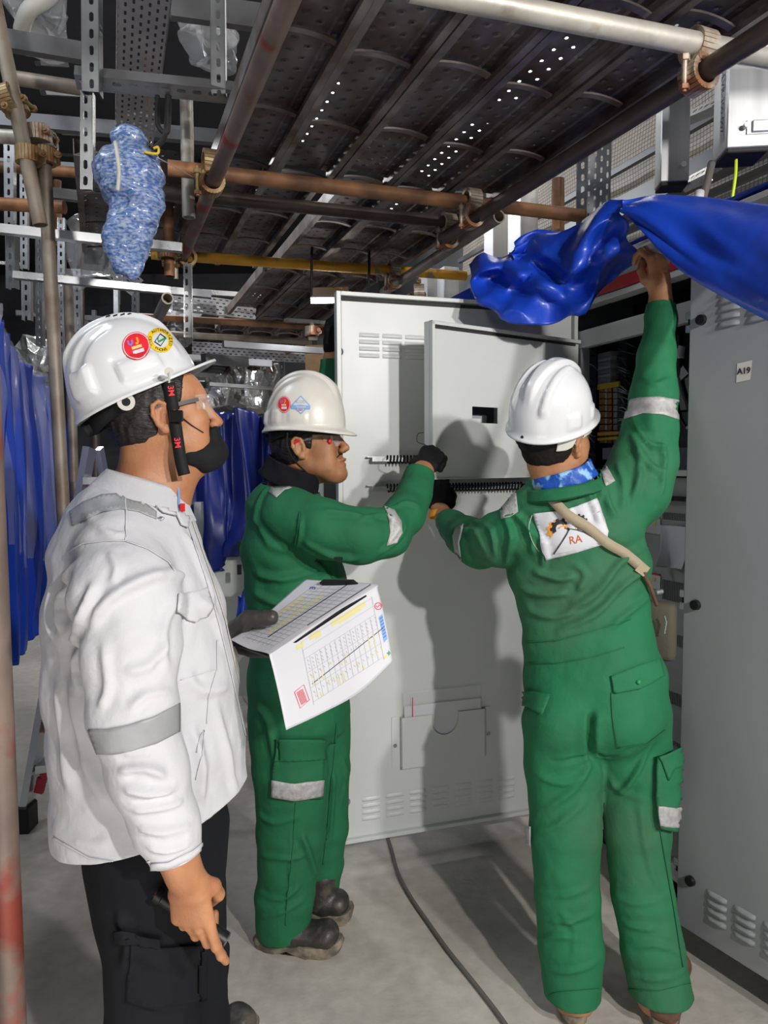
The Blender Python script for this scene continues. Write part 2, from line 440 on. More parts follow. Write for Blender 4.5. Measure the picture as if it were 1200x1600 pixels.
# ---------------------------------------------------------------- materials used in the scene
M = {}
M['concrete'] = mk('concrete', (.50, .465, .415), .72, col2=(.36, .34, .31), cs=1.3, var=.13, vs=22, bump=.0012, bs=60, cthr=(.38, .66))
M['ceiling'] = mk('dark_ceiling', (.05, .052, .06), .9, var=.2, vs=3)
M['wallgrey'] = mk('grey_wall', (.11, .115, .13), .8, var=.3, vs=2)
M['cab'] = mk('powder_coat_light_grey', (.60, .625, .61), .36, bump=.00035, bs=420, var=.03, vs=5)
M['cab_in'] = mk('powder_coat_inner_shaded', (.30, .31, .31), .42, bump=.0001, bs=300)  # cabinet grey with the shade of the interior lowered into its colour
M['cabdoor'] = mk('powder_coat_door_shaded', (.25, .265, .28), .36, bump=.0002, bs=420)  # grey of the right leaf, darkened to carry the shade it stands in
M['cab_dark'] = mk('dark_mounting_plate', (.035, .04, .05), .5)
M['black'] = mk('black_plastic', (.008, .008, .009), .42, spec=.35)
M['blackmat'] = mk('matt_black', (.008, .008, .009), .85, spec=.2)
M['rubber'] = mk('rubber', (.02, .019, .018), .7)
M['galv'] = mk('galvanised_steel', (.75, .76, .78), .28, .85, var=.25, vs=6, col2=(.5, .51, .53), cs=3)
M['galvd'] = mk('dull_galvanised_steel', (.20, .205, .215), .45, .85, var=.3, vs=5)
M['pipegalv'] = mk('weathered_galvanised_tube', (.46, .44, .39), .5, .35, var=.25, vs=7, col2=(.22, .15, .1), cs=9, cthr=(.55, .72), bump=.0006, bs=60)
M['pipegrey'] = mk('grey_scaffold_tube', (.32, .28, .23), .55, .35, var=.3, vs=6, col2=(.2, .14, .1), cs=7, cthr=(.45, .7), bump=.0006, bs=60)
M['piperust'] = mk('rusty_scaffold_tube', (.36, .175, .08), .6, .25, var=.35, vs=8, col2=(.18, .09, .05), cs=6, bump=.001, bs=60)
M['pipered'] = mk('worn_red_scaffold_tube', (.2, .15, .125), .55, .3, var=.3, vs=8, col2=(.24, .05, .035), cs=7, cthr=(.5, .6), bump=.0008, bs=60)
M['pipedark'] = mk('dark_brown_tube', (.1, .075, .065), .5, .5, var=.35, vs=8, bump=.0008, bs=60)
M['pipeyel'] = mk('yellow_painted_tube', (.78, .38, .03), .45, .1, var=.2, vs=10, col2=(.25, .2, .12), cs=10, cthr=(.6, .66), bump=.0008, bs=60)
M['couple'] = mk('coupler_steel', (.62, .55, .45), .5, .5, var=.35, vs=20, col2=(.25, .11, .05), cs=18)
M['coupley'] = mk('zinc_yellow_coupler', (.42, .31, .15), .5, .35, var=.35, vs=20, col2=(.2, .1, .04), cs=18)
M['deck'] = slotted('perforated_deck', (.24, .225, .235), .5, .55, .06, .045, .010, .010, stagger=1, dimple=.006, var=.35, vmin=.028, vmax=.205, col2=(.13, .095, .08), cs=5)
M['deckrail'] = mk('deck_rail_steel', (.30, .275, .265), .45, .6, var=.3, vs=8, col2=(.15, .11, .09), cs=6)
M['tray'] = slotted('perforated_tray', (.5, .5, .52), .38, .85, .045, .024, .022, .008, stagger=1, var=.2)
M['strut'] = slotted('slotted_strut', (.34, .35, .36), .38, .85, .05, .041, .028, .013, var=.3)
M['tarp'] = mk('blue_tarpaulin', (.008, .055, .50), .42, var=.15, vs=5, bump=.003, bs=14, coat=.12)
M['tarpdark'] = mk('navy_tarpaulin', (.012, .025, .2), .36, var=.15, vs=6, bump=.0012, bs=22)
M['film'] = mk('clear_plastic_film', (.9, .92, .95), .12, trans=0, alpha=.16, spec=1, bump=.006, bs=14, streak=(1, 1, .12))
M['foil'] = mk('crumpled_foil', (.75, .75, .74), .22, .85, bump=.02, bs=9)
M['grid'] = mk('reinforced_sheeting', (.62, .55, .46), .45, var=.3, vs=3)
M['alu'] = mk('brushed_aluminium', (.55, .56, .57), .42, .7, var=.12, vs=30, streak=(1, 1, .05))
M['white'] = mk('white_paper', (.62, .63, .67), .6)
M['offwhite'] = mk('off_white', (.55, .54, .49), .6)
M['ink'] = mk('black_ink', (.015, .015, .02), .6)
M['brass'] = mk('copper_bar', (.5, .25, .07), .4, .8)
M['beige'] = mk('beige_block', (.5, .42, .25), .5)
M['wire'] = mk('grey_blue_wire', (.1, .11, .16), .45)
M['wirewhite'] = mk('pale_wire', (.45, .45, .5), .45)
M['red'] = mk('red_plastic', (.6, .015, .02), .4)
M['redsign'] = mk('red_strip', (.45, .01, .02), .5)
M['yel'] = mk('yellow', (.75, .5, .02), .5)
M['greenink'] = mk('green_ink', (.02, .28, .09), .5)
M['cardboard'] = mk('cardboard', (.33, .21, .11), .8, var=.15)
M['lamp'] = mk('lamp_tube', (1, 1, 1), .5, emit=(1, .97, .92), es=25)
M['lamp2'] = mk('high_bay_lamp', (1, 1, 1), .5, emit=(1, .97, .92), es=14)
M['helmet'] = mk('white_helmet_shell', (.70, .715, .74), .27, coat=.25, var=.02, vs=6)
M['helmetold'] = mk('worn_white_helmet_shell', (.66, .645, .59), .35, coat=.15, col2=(.55, .48, .36), cs=9, cthr=(.52, .85), var=.05, vs=18)
M['skin'] = mk('tan_skin', (.50, .235, .115), .54, sss=.15, var=.08, vs=30, bump=.0007, bs=220, col2=(.42, .18, .085), cs=14)
M['skin2'] = mk('brown_skin', (.42, .205, .10), .55, sss=.15, var=.1, vs=30, bump=.0006, bs=220, col2=(.34, .15, .068), cs=14)
M['lip'] = mk('lips', (.38, .12, .10), .4)
M['hair'] = mk('black_hair', (.012, .010, .009), .5, bump=.004, bs=190, streak=(.35, .35, 1), var=.4, vs=120)
M['hairshort'] = mk('short_dark_hair', (.014, .010, .008), .85, spec=.2, bump=.002, bs=420, var=.5, vs=300)
M['eye'] = mk('eye_white', (.75, .72, .68), .2)
M['jacket'] = mk('white_cotton_drill', (.60, .605, .635), .85, bump=.0035, bs=28, var=.03, vs=6)
M['greencloth'] = mk('green_cotton_drill', (.006, .125, .048), .8, bump=.004, bs=26, var=.12, vs=7)
M['greenseat'] = mk('green_cotton_drill_worn', (.008, .145, .057), .8, bump=.004, bs=26, var=.12, vs=7, col2=(.05, .12, .065), cs=2.2, cthr=(.52, .8))
M['trousers'] = mk('black_trousers', (.010, .011, .014), .88, spec=.2, bump=.003, bs=30, var=.15, vs=8)
M['reflect'] = mk('grey_reflective_tape', (.34, .35, .36), .5, .1, bump=.0004, bs=200, var=.08, vs=30)
M['reflect2'] = mk('worn_silver_tape', (.40, .395, .39), .5, .1, bump=.0012, bs=160, var=.28, vs=60)
M['glove'] = mk('black_glove', (.006, .006, .007), .75, spec=.25, bump=.002, bs=120)
M['leather'] = mk('dark_leather_glove', (.05, .047, .042), .42, bump=.0015, bs=60, var=.2)
M['orange'] = mk('orange_knit_cuff', (.75, .32, .02), .7, bump=.001, bs=200)
M['snood'] = mk('black_neck_tube', (.008, .008, .011), .85, spec=.2, bump=.001, bs=200)
M['bluesnood'] = mk('blue_patterned_neck_tube', (.01, .08, .42), .5, col2=(.25, .5, .8), cs=30, cthr=(.52, .60), bump=.003, bs=60)
M['strap'] = mk('black_webbing', (.008, .008, .009), .7, spec=.3)
M['mask'] = mk('black_face_mask', (.012, .012, .013), .85, spec=.25, bump=.001, bs=60)
M['lens'] = mk('clear_lens', (.95, .97, 1), .03, alpha=.09, spec=.8)
M['khaki'] = mk('khaki_webbing', (.36, .30, .2), .75, bump=.0006, bs=300)
M['khakibag'] = mk('khaki_canvas_bag', (.07, .065, .045), .8, bump=.001, bs=120)
M['boot'] = mk('scuffed_black_boot', (.035, .032, .03), .45, col2=(.13, .11, .09), cs=22, cthr=(.5, .75), bump=.0015, bs=90)
M['sole'] = mk('dusty_sole', (.27, .225, .165), .8, col2=(.12, .10, .08), cs=30, bump=.002, bs=80)
M['bootbrown'] = mk('brown_boot', (.13, .065, .04), .5, var=.3, vs=30, bump=.001, bs=100)
M['blueink'] = mk('blue_ink', (.04, .12, .5), .5)
M['paleblue'] = mk('pale_blue_ink', (.2, .38, .7), .5)
M['purple'] = mk('purple_ink', (.25, .18, .6), .5)
M['orangeink'] = mk('orange_ink', (.85, .33, .02), .5)
M['goldink'] = mk('gold_ink', (.7, .55, .2), .5)
M['stickred'] = mk('sticker_red', (.72, .02, .035), .4)
M['stickyel'] = mk('sticker_yellow', (.8, .55, .02), .4)
M['redthread'] = mk('red_thread', (.75, .02, .03), .6)
M['rust'] = mk('rust_text', (.5, .09, .02), .6)
M['highlight'] = mk('yellow_highlighted_cells', (.68, .62, .28), .6)
M['inkline'] = mk('grey_printed_line', (.42, .43, .46), .6)
M['wovenbag'] = mk('woven_blue_sack', (.07, .15, .42), .4, col2=(.33, .41, .55), cs=75, cthr=(.42, .6), bump=.009, bs=22, streak=(1, 1, 2.2), coat=.5)
M['cable'] = mk('dusty_cable', (.12, .11, .10), .6)
M['ladderalu'] = mk('ladder_aluminium', (.6, .62, .64), .3, .8)
M['ladderred'] = mk('ladder_red_bracket', (.35, .01, .03), .4)
M['tapeyellow'] = mk('yellow_green_wire', (.55, .75, .03), .4)
# grid pattern on the sheeting
nt = M['grid'].node_tree; N = nt.nodes; L = nt.links
tcn = N.new('ShaderNodeTexCoord'); br = N.new('ShaderNodeTexBrick'); br.offset = 0; br.inputs['Scale'].default_value = 1; br.inputs['Brick Width'].default_value = .022; br.inputs['Row Height'].default_value = .022; br.inputs['Mortar Size'].default_value = .0022
br.inputs['Color1'].default_value = (.60, .52, .42, 1); br.inputs['Color2'].default_value = (.50, .45, .38, 1); br.inputs['Mortar'].default_value = (.13, .13, .15, 1)
L.new(tcn.outputs['UV'], br.inputs[0]); L.new(br.outputs[0], N['Principled BSDF'].inputs['Base Color'])
# ---------------------------------------------------------------- row frame: s runs along the cabinet row (away), q towards the cabinets
D3 = Vector((-.368, .930, 0)).normalized(); Q3 = Vector((.930, .368, 0)).normalized()
def RW(s, q, z=0): return D3*s + Q3*q + Vector((0, 0, z))
RR = Matrix((D3, -Q3, Vector((0, 0, 1)))).transposed()     # x along the row, y towards the aisle, z up
def sq(p): p = Vector(p); return p.dot(D3), p.dot(Q3)
def PQ(px, py, q): return PP(px, py, Q3*q, Q3)              # pixel onto a plane parallel to the cabinet fronts

def struct(name, bm, m): return tag(build(name, bm, m), kind='structure')
bm = new(); add_box(bm, (0, 5, -.05), (16, 16, .1)); struct('floor', bm, M['concrete'])
bm = new(); add_box(bm, (0, 5, 4.9), (16, 16, .1)); struct('ceiling', bm, M['ceiling'])
bm = new(); add_box(bm, (0, 12.9, 2.4), (16, .1, 4.9)); struct('wall_back', bm, M['wallgrey'])
bm = new(); add_box(bm, (-7.5, 5, 2.4), (.1, 16, 4.9)); struct('wall_left', bm, M['wallgrey'])
bm = new(); add_box(bm, RW(3, 4.2, 2.4), (14, .1, 4.8), RR); struct('wall_right', bm, M['wallgrey'])
# high-bay lamps over the decking
for k, (x, y) in enumerate([tuple(PH(a_, b_, 4.6)[:2]) for a_, b_ in ((520, 60), (650, 95), (700, 235), (860, 100), (985, 50), (600, 330), (850, 230), (480, 180), (1010, 130))]):
    o = empty('high_bay_lamp', (x, y, 4.6), 'long white high bay lamp above the scaffold decking', 'lamp', 'high bay lamps above the decking')
    bm = new(); add_box(bm, (x, y, 4.64), (.22, 1.3, .08), Matrix.Rotation(.38, 3, 'Z'), .01); add_cyl(bm, (x, y, 4.72), (x, y, 4.86), .012, 8); build('lamp_housing', bm, M['galvd'], o)
    bm = new(); add_box(bm, (x, y, 4.595), (.20, 1.25, .01), Matrix.Rotation(.38, 3, 'Z')); build('diffuser', bm, M['lamp2'], o)

# ---------------------------------------------------------------- scaffold tubes and couplers
def tube(label, a, b, m, r=.0245, hollow=.0, group=None, name='scaffold_tube'):
    bm = new(); add_tube(bm, [a, b], r, 20, hollow=hollow)
    o = build(name, bm, m, auto=40); return tag(o, label, 'scaffold tube', group)
T = {}
T['brown'] = (PH(262, 262, 2.50), PH(915, 338, 2.50)); T['dark'] = (PH(235, 298, 2.52), PH(705, 348, 2.52))
T['yellow'] = (PH(236, 397, 2.50), PH(728, 431, 2.50)); T['left'] = (PH(462, -30, 2.44), PH(284, 406, 2.44))
T['right'] = (PH(1240, 22, 2.445), PH(688, 376, 2.445)); T['right2'] = (PH(780, 338, 2.45), PH(600, 456, 2.45))
T['top'] = (PH(640, -18, 2.505), PH(1230, 96, 2.505)); T['far'] = (PH(200, 494, 2.47), PH(520, 512, 2.47))
tube('brown scaffold tube crossing under the decking above the grey door', *T['brown'], M['piperust'], .0265)
tube('dark brown scaffold tube directly behind the brown crossing tube', *T['dark'], M['pipedark'], .026)
tube('yellow painted scaffold tube crossing under the decking', *T['yellow'], M['pipeyel'], .0255)
tube('rusty red brown scaffold tube sloping down past the wrapped blue sack', *T['left'], M['pipered'], .0255, .15)
tube('long dark scaffold tube along the right edge of the decking', *T['right'], M['pipedark'], .0265, .15)
tube('open ended grey brown tube clamped below the long dark tube', *T['right2'], M['pipegrey'], .026, .2)
tube('pale galvanised scaffold tube across the top of the decking', *T['top'], M['pipegalv'], .0265)
tube('thin rusty scaffold tube far under the decking beside the white helmet', *T['far'], M['piperust'], .024)
tube('pale scaffold tube far behind the white helmet peak', PH(255, 522, 2.40), PH(520, 536, 2.40), M['pipegrey'], .024)
tube('lowest far scaffold tube above the foil wrapped boxes', PH(330, 597, 2.25), PH(430, 601, 2.25), M['pipegrey'], .024)
tube('far sloping rusty tube running down left of the gloved hand', PH(515, 512, 2.44), PH(352, 602, 2.44), M['piperust'], .026)
# uprights at the left
tube('worn red and grey upright scaffold tube nearest the camera', P(24, 1700, 1.28), P(-66, -420, 1.28), M['pipered'], .0245)
pa = P(97, 815, 2.75); pb = P(67, 214, 2.75)
up1 = Vector((pa.x, pa.y, 0)); 
tube('tall pale upright scaffold tube in front of the blue curtain', up1+(pa-pb)*0+Vector((.03, 0, 0)), pb, M['pipegrey'], .025, .15)
pa = P(109, 800, 3.9); tube('thinner upright tube just behind the helmet', (pa.x+.02, pa.y, 0), P(106, 430, 3.9), M['pipegrey'], .025)
tube('leaning grey tube clamped beside the pale upright', P(-12, -10, 2.6), P(63, 352, 2.62), M['pipegrey'], .0255, .15)
tube('pale horizontal tube end clamped to the top of the upright', P(-40, 210, 2.72), P(86, 219, 2.72), M['pipegalv'], .0255, .15)
tube('rusty horizontal tube passing behind the pale upright', P(-30, 317, 3.1), P(101, 324, 3.1), M['piperust'], .027)
tube('grey squashed end tube behind the slotted hanger', P(24, 122, 3.0), P(140, 140, 3.0), M['pipegrey'], .028)
tube('brown tube running level behind the slotted hanger', P(-30, 258, 3.6), P(150, 272, 3.6), M['piperust'], .026)
tube('short upright brown tube right of the wrapped sack', P(291, 150, 2.75), P(295, 340, 2.75), M['pipegalv'], .024, .2)
tube('short rusty tube hanging above the yellow tube', P(262, 315, 3.3), P(265, 432, 3.3), M['piperust'], .024, .2)
tube('small open ended grey tube stub above the white helmet', P(262, 466, 2.4), P(243, 505, 2.7), M['pipegrey'], .02, .25)
tube('rusty upright tube behind the blue tarpaulin', P(872, 280, 3.3), P(872, 470, 3.3), M['piperust'], .028)
tube('far dark upright tube behind the helmet', P(148, 520, 5.0), P(150, 760, 5.0), M['pipedark'], .03)

def coupler_proto(m):
    o = empty('scaffold_coupler', (0, 0, 0), 'x', 'coupler')
    for ax, zz in ((0, -.03), (1, .03)):
        bm = new(); R = frame((1, 0, 0) if ax == 0 else (0, 1, 0)); 
        pts = [Vector((0, 0, zz))+R @ Vector((.033*math.cos(t), .033*math.sin(t), 0)) for t in np.linspace(0, 2*PI, 25)]
        for a, b in zip(pts, pts[1:]): add_bar(bm, a, b, .048, .012, R.col[2])
        build('clamp_jaw', bm, m, o)
        bm = new(); sd = V(0, .042, 0) if ax == 0 else V(.042, 0, 0)
        add_cyl(bm, sd+V(0, 0, zz-.045), sd+V(0, 0, zz+.045), .006, 10); add_cyl(bm, sd+V(0, 0, zz+.022), sd+V(0, 0, zz+.036), .012, 6); add_cyl(bm, sd+V(0, 0, zz-.04), sd+V(0, 0, zz-.03), .012, 6)
        build('bolt', bm, m, o)
    bm = new(); add_cyl(bm, (0, 0, -.014), (0, 0, .014), .024, 16); add_box(bm, (0, 0, 0), (.06, .05, .02), bev=.004); build('pivot_plate', bm, m, o)
    return o
cp = {}
def coupler(p, da, db, label, m='couple', sc=1.0):
    """first jaw (lower) round the tube along da, second (upper) round the tube along db"""
    z = Vector(da).cross(Vector(db)).normalized()
    if z.z < 0: z = -z
    x = Vector(da).normalized(); R = Matrix((x, z.cross(x), z)).transposed()
    MM = mat4(R, p) @ Matrix.Scale(sc*1.12, 4)
    if m not in cp: cp[m] = coupler_proto(M[m]); o = cp[m]; o.matrix_basis = MM; o['label'] = label
    else:
        o = dup(cp[m], None, label); o.matrix_basis = MM
    return o
def dirn(k): return T[k][1]-T[k][0]
bd, dd, yd, ld, rd = dirn('brown'), dirn('dark'), dirn('yellow'), dirn('left'), dirn('right')
coupler(PH(737, 326, 2.4725), rd, bd, 'pale rusty coupler joining the brown tube to the long dark tube')
coupler(PH(700, 362, 2.48), rd, dd, 'pale coupler below the end of the dark brown tube')
coupler(PH(1092, 96, 2.474), rd, dirn('top'), 'pale coupler joining the galvanised tube to the long dark tube')
coupler(PH(330, 270, 2.47), ld, bd, 'rusty coupler on the sloping red tube at the brown tube', 'coupley')
coupler(PH(615, 430, 2.475), rd, yd, 'coupler fixing the yellow tube to the grey brown tube')
coupler(P(17, 160, 2.62), (.3, 0, -1), (1, 0, 0), 'rusty band coupler high on the leaning grey tube', 'coupley')
coupler(P(44, 249, 2.66), (0, 0, 1), (.2, .1, -1), 'yellow zinc coupler on the leaning tube', 'coupley')
coupler(P(68, 250, 2.76), (0, 0, 1), (.2, .1, -1), 'yellow zinc coupler at the head of the pale upright', 'coupley')
coupler(P(66, 217, 2.73), (1, 0, 0), (0, 0, 1), 'rusty coupler at the pale horizontal tube end', 'couple')
coupler(PH(292, 392, 2.47), ld, yd, 'small coupler at the lower end of the sloping red tube', 'coupley')
coupler(P(262, 398, 3.3), (0, 0, 1), yd, 'dusty coupler on the short rusty hanging tube', 'coupley')
coupler(P(654, 462, 3.1), (0, .3, 1), (1, 0, 0), 'loose open rusty coupler above the grey door', 'couple', .8)
coupler(P(488, 519, 4.5), (0, 0, 1), (1, 0, 0), 'far rusty coupler left of the gloved hand', 'couple')

# ---------------------------------------------------------------- steel decking
def plank_proto(Lp, W=.232):
    o = empty('scaffold_plank', (0, 0, 0), 'perforated steel scaffold plank', 'scaffold plank')
    bm = new(); uvl = bm.loops.layers.uv.new('UVMap'); nx = 12; prof = [(0, 0), (.03, .0), (.036, .006), (.196, .006), (.202, 0), (W, 0)]
    vs = [[bm.verts.new((i*Lp/nx, y-W/2, z)) for y, z in prof] for i in range(nx+1)]
    for i in range(nx):
        for j in range(len(prof)-1):
            f = bm.faces.new((vs[i][j], vs[i+1][j], vs[i+1][j+1], vs[i][j+1]))
            for l, (a, b) in zip(f.loops, ((i, j), (i+1, j), (i+1, j+1), (i, j+1))): l[uvl].uv = (a*Lp/nx, prof[b][0])
    build('deck', bm, M['deck'], o)
    for sd in (-1, 1):
        bm = new(); add_box(bm, (Lp/2, sd*(W/2-.002), -.028), (Lp, .003, .056)); add_box(bm, (Lp/2, sd*(W/2-.013), -.056), (Lp, .024, .003)); add_box(bm, (Lp/2, sd*(W/2-.024), -.049), (Lp, .003, .014))
        build('side_rail', bm, M['deckrail'], o)
    n = max(2, round(Lp/.42)); 
    for k in range(n+1):
        x = .03+(Lp-.06)*k/n; bm = new()
        pts = [Vector((x, -W/2+.006+(W-.012)*t, -.048+.022*math.sin(PI*t)**.6)) for t in np.linspace(0, 1, 9)]
        for a, b in zip(pts, pts[1:]): add_bar(bm, a, b, .022, .006, (1, 0, 0))
        build('stiffener', bm, M['deckrail'], o)
    return o
DZ = 2.635; HK = (DZ-CAMH)*.93
protos = {}
def plank(s0, L_, c, label, group, dz=0, ds=0):
    q = c*HK; key = round(L_, 2)
    MM = mat4(RR, RW(s0+ds, q, DZ+dz))
    if key not in protos: protos[key] = plank_proto(key); o = protos[key]; o.matrix_basis = MM; o['label'] = label; o['group'] = group
    else: o = dup(protos[key], None, label, group); o.matrix_basis = MM
cs = [.485, .70, .915, 1.135, 1.355]
posn = ['beside the sloping red tube', 'second from the sloping red tube', 'in the middle of the near bay', 'next to the plank at the long dark tube', 'along the long dark tube']
for k, c in enumerate(cs):
    plank(.15+.04*(k % 2), 2.62, c, 'near perforated steel scaffold plank, '+posn[k], 'scaffold planks of the near bay', dz=.004*(k % 2))
ordn = ['leftmost', 'second from the left', 'third from the left', 'left of the gap', 'right of the gap', 'next to the last', 'last, along the long tube']
for k, c in enumerate([.05, .27, .485, .68, .96, 1.175, 1.385]):
    plank(2.84, 1.25, c, 'steel plank between the brown and yellow tubes, '+ordn[k], 'scaffold planks of the middle bay', dz=.003*(k % 2))
for k, c in enumerate([.93, 1.15, 1.37]):
    plank(4.13, 1.85, c, ['outer free edge', 'middle', 'cabinet side'][k]+' steel scaffold plank behind the yellow tube', 'scaffold planks behind the yellow tube')
for k, c in enumerate([.1, .32, .54, .76, .98, 1.2, 1.42]):
    plank(6.1, 2.62, c, 'far dark scaffold plank beyond the thin rusty tube, %s from the left' % ['first', 'second', 'third', 'fourth', 'fifth', 'sixth', 'seventh'][k], 'scaffold planks of the far bay')

# ---------------------------------------------------------------- slotted struts, channels, trays
def uvstrip(bm, uvl, p, t, wd, Ln, wn, flip=False):
    """one strip face: p start, t length dir, wd width dir; uv metres"""
    n = 1
    a = [p-wd*wn/2, p+t*Ln-wd*wn/2, p+t*Ln+wd*wn/2, p+wd*wn/2]
    f = bm.faces.new([bm.verts.new(x) for x in a])
    for l, uv in zip(f.loops, ((0, 0), (Ln, 0), (Ln, wn), (0, wn))): l[uvl].uv = uv
def channel(label, a, b, face, w=.041, dpt=.041, m='strut', group=None, name='slotted_channel', cat='steel channel', solid='galv'):
    """U-channel from a to b: web facing dir 'face' (slotted), two plain flanges behind"""
    a = Vector(a); b = Vector(b); t = (b-a).normalized(); f = Vector(face); f = (f-t*f.dot(t)).normalized(); wd = t.cross(f); Ln = (b-a).length
    me_o = empty(name, a, label, cat, group)
    bm = new(); uvl = bm.loops.layers.uv.new('UVMap'); uvstrip(bm, uvl, a, t, wd, Ln, w); build('web', bm, M[m], me_o)
    for sd in (-1, 1):
        bm = new(); add_bar(bm, a+wd*sd*w/2-f*dpt/2, b+wd*sd*w/2-f*dpt/2, .003, dpt, wd); build('flange', bm, M[solid], me_o)
    return me_o
def tray(label, a, b, face, w=.15, side=.05, group=None, m='tray'):
    return channel(label, a, b, face, w, side, m, group, 'cable_tray', 'cable tray', 'galv')
def rail(label, a, b, w, h, m='galv', group=None, name='steel_rail', cat='steel rail', up=(0, 0, 1)):
    bm = new(); add_bar(bm, a, b, h, w, up); return tag(build(name, bm, M[m]), label, cat, group)
VF = (0, -1, 0)
# perforated tray overhead at the left with its trapeze hangers
tray('wide perforated cable tray overhead above the wrapped blue sack', PH(228, -30, 2.9), PH(209, 235, 2.9), (0, 0, -1), .155, .05)
channel('slotted trapeze channel carrying the perforated tray', P(118, 128, 2.35), P(366, 152, 2.45), (0, -.5, -1), .05, .041)
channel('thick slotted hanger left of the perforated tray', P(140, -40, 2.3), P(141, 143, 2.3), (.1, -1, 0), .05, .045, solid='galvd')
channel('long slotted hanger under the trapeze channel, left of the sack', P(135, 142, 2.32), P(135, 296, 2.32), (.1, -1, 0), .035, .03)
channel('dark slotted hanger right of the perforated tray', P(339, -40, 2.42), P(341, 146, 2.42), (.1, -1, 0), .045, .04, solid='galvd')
channel('bright slotted hanger ending beside the helmet peak', P(293, 412, 3.0), P(294, 527, 3.0), (.1, -1, 0), .03, .02)
for i, (x, y0, y1, Y) in enumerate([(13, 205, 360, 3.4), (15, 355, 450, 3.2), (40, 425, 500, 3.6), (60, 330, 540, 4.3), (95, 340, 560, 4.6), (210, 440, 640, 5.2), (410, 550, 640, 6.2), (440, 560, 640, 6.4), (36, 200, 420, 4.6), (175, 240, 420, 4.2), (120, 420, 520, 4.4)]):
    channel('slotted steel hanger '+['above the rusty level tube', 'crossing the upper bright rail', 'hanging below the upper bright rail', 'just right of the blue curtain top', 'beside the pale upright tube', 'behind the white helmet crown', 'left of the worn helmet', 'touching the foil boxes', 'at the far left edge', 'behind the long hanger', 'under the plastic wrapping'][i], P(x, y0, Y), P(x+1, y1, Y), (.1*(-1)**i, -1, 0), .04, .035, group='slotted hangers in the ceiling services')
hl = [(-10, 357, 285, 388, 2.9, .035, 'bright level steel rail behind the wrapped sack'), (22, 430, 330, 461, 3.1, .03, 'bright level steel rail just above the white helmet'),
      (-20, 58, 140, 85, 2.8, .07, 'dark level beam at the top left corner'), (-20, 185, 340, 215, 3.2, .06, 'dull level beam behind the trapeze channel'), (265, 8, 420, 30, 3.0, .1, 'dull level beam at the top beside the red tube'),
      (60, 300, 330, 330, 3.7, .05, 'dull level rail behind the sack middle'), (-10, 255, 200, 268, 4.2, .05, 'dull level rail far behind the upright tube')]
for x0, y0, x1, y1, Y, h, lb in hl:
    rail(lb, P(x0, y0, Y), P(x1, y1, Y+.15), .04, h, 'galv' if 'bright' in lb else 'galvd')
random.seed(11)
for k in range(46):
    Y = random.uniform(4.0, 9.5); x = random.uniform(-40, 300) if k % 3 else random.uniform(200, 520); y = random.uniform(60, 640) if x < 230 else random.uniform(455, 625)
    w_ = random.uniform(60, 260)*4/Y*.8; hh = random.choice([.025, .035, .04, .06])
    if x+w_ > 520: w_ = 520-x
    if P(x, y, Y+.3).z > 4.5 or w_ < 20: continue
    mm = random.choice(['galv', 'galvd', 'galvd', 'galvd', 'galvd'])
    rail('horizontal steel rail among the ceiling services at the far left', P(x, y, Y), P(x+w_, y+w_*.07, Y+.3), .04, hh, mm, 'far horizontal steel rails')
for k in range(26):
    Y = random.uniform(4.5, 9); x = random.uniform(-20, 300); y = random.uniform(80, 560)
    L_ = random.uniform(60, 220)*4.5/Y
    if P(x, y, Y).z > 4.5: continue
    if k % 2: tube('far upright tube among the ceiling services', P(x, y, Y), P(x+2, y+L_, Y), M[random.choice(['piperust', 'pipedark', 'pipegrey'])], .024, group='far upright tubes')
    else: rail('far vertical steel strut among the ceiling services', P(x, y, Y), P(x+1, y+L_, Y), .04, .04, random.choice(['galv', 'galvd']), 'far vertical struts', up=(1, 0, 0))
for k, (x, y, Y, x1, y1) in enumerate([(270, 470, 5.2, 400, 486), (300, 545, 6, 480, 556), (180, 250, 4.6, 300, 262), (60, 500, 5.5, 190, 512), (170, 415, 4.4, 215, 450)]):
    tray('far perforated cable tray '+['above the helmet peak', 'under the far tube', 'behind the sack top', 'left of the helmet', 'behind the sack end'][k], P(x, y, Y), P(x1, y1, Y+.2), (0, -1, 0), .12, .04, 'far cable trays')
for k, (x, y, Y) in enumerate([(140, 390, 3.9), (285, 500, 6), (330, 60, 3.6), (60, 20, 3.5)]):
    bm = new(); add_sphere(bm, P(x, y, Y), (.13, .07, .18), u=36, v=28)
    for v in bm.verts: v.co += Vector((noise.noise(v.co*14), noise.noise(v.co*14+V(5, 5, 5)), noise.noise(v.co*10+V(9, 2, 1))))*.10
    o = tag(build('plastic_wrapping', bm, M['film'], auto=25), 'crumpled clear plastic wrapping '+['behind the sack', 'behind the helmet peak', 'right of the dark hanger', 'at the top left corner'][k], 'plastic wrapping', 'clear plastic wrappings')
# dusty ducts at top left
bm = new(); add_tube(bm, catmull([P(96, -30, 3.4), P(72, -2, 3.4), P(45, 16, 3.4), P(33, 48, 3.5)], 6), .036, 14); tag(build('flexible_duct', bm, M['offwhite'], smooth=True), 'pale curved duct at the top left corner', 'duct')
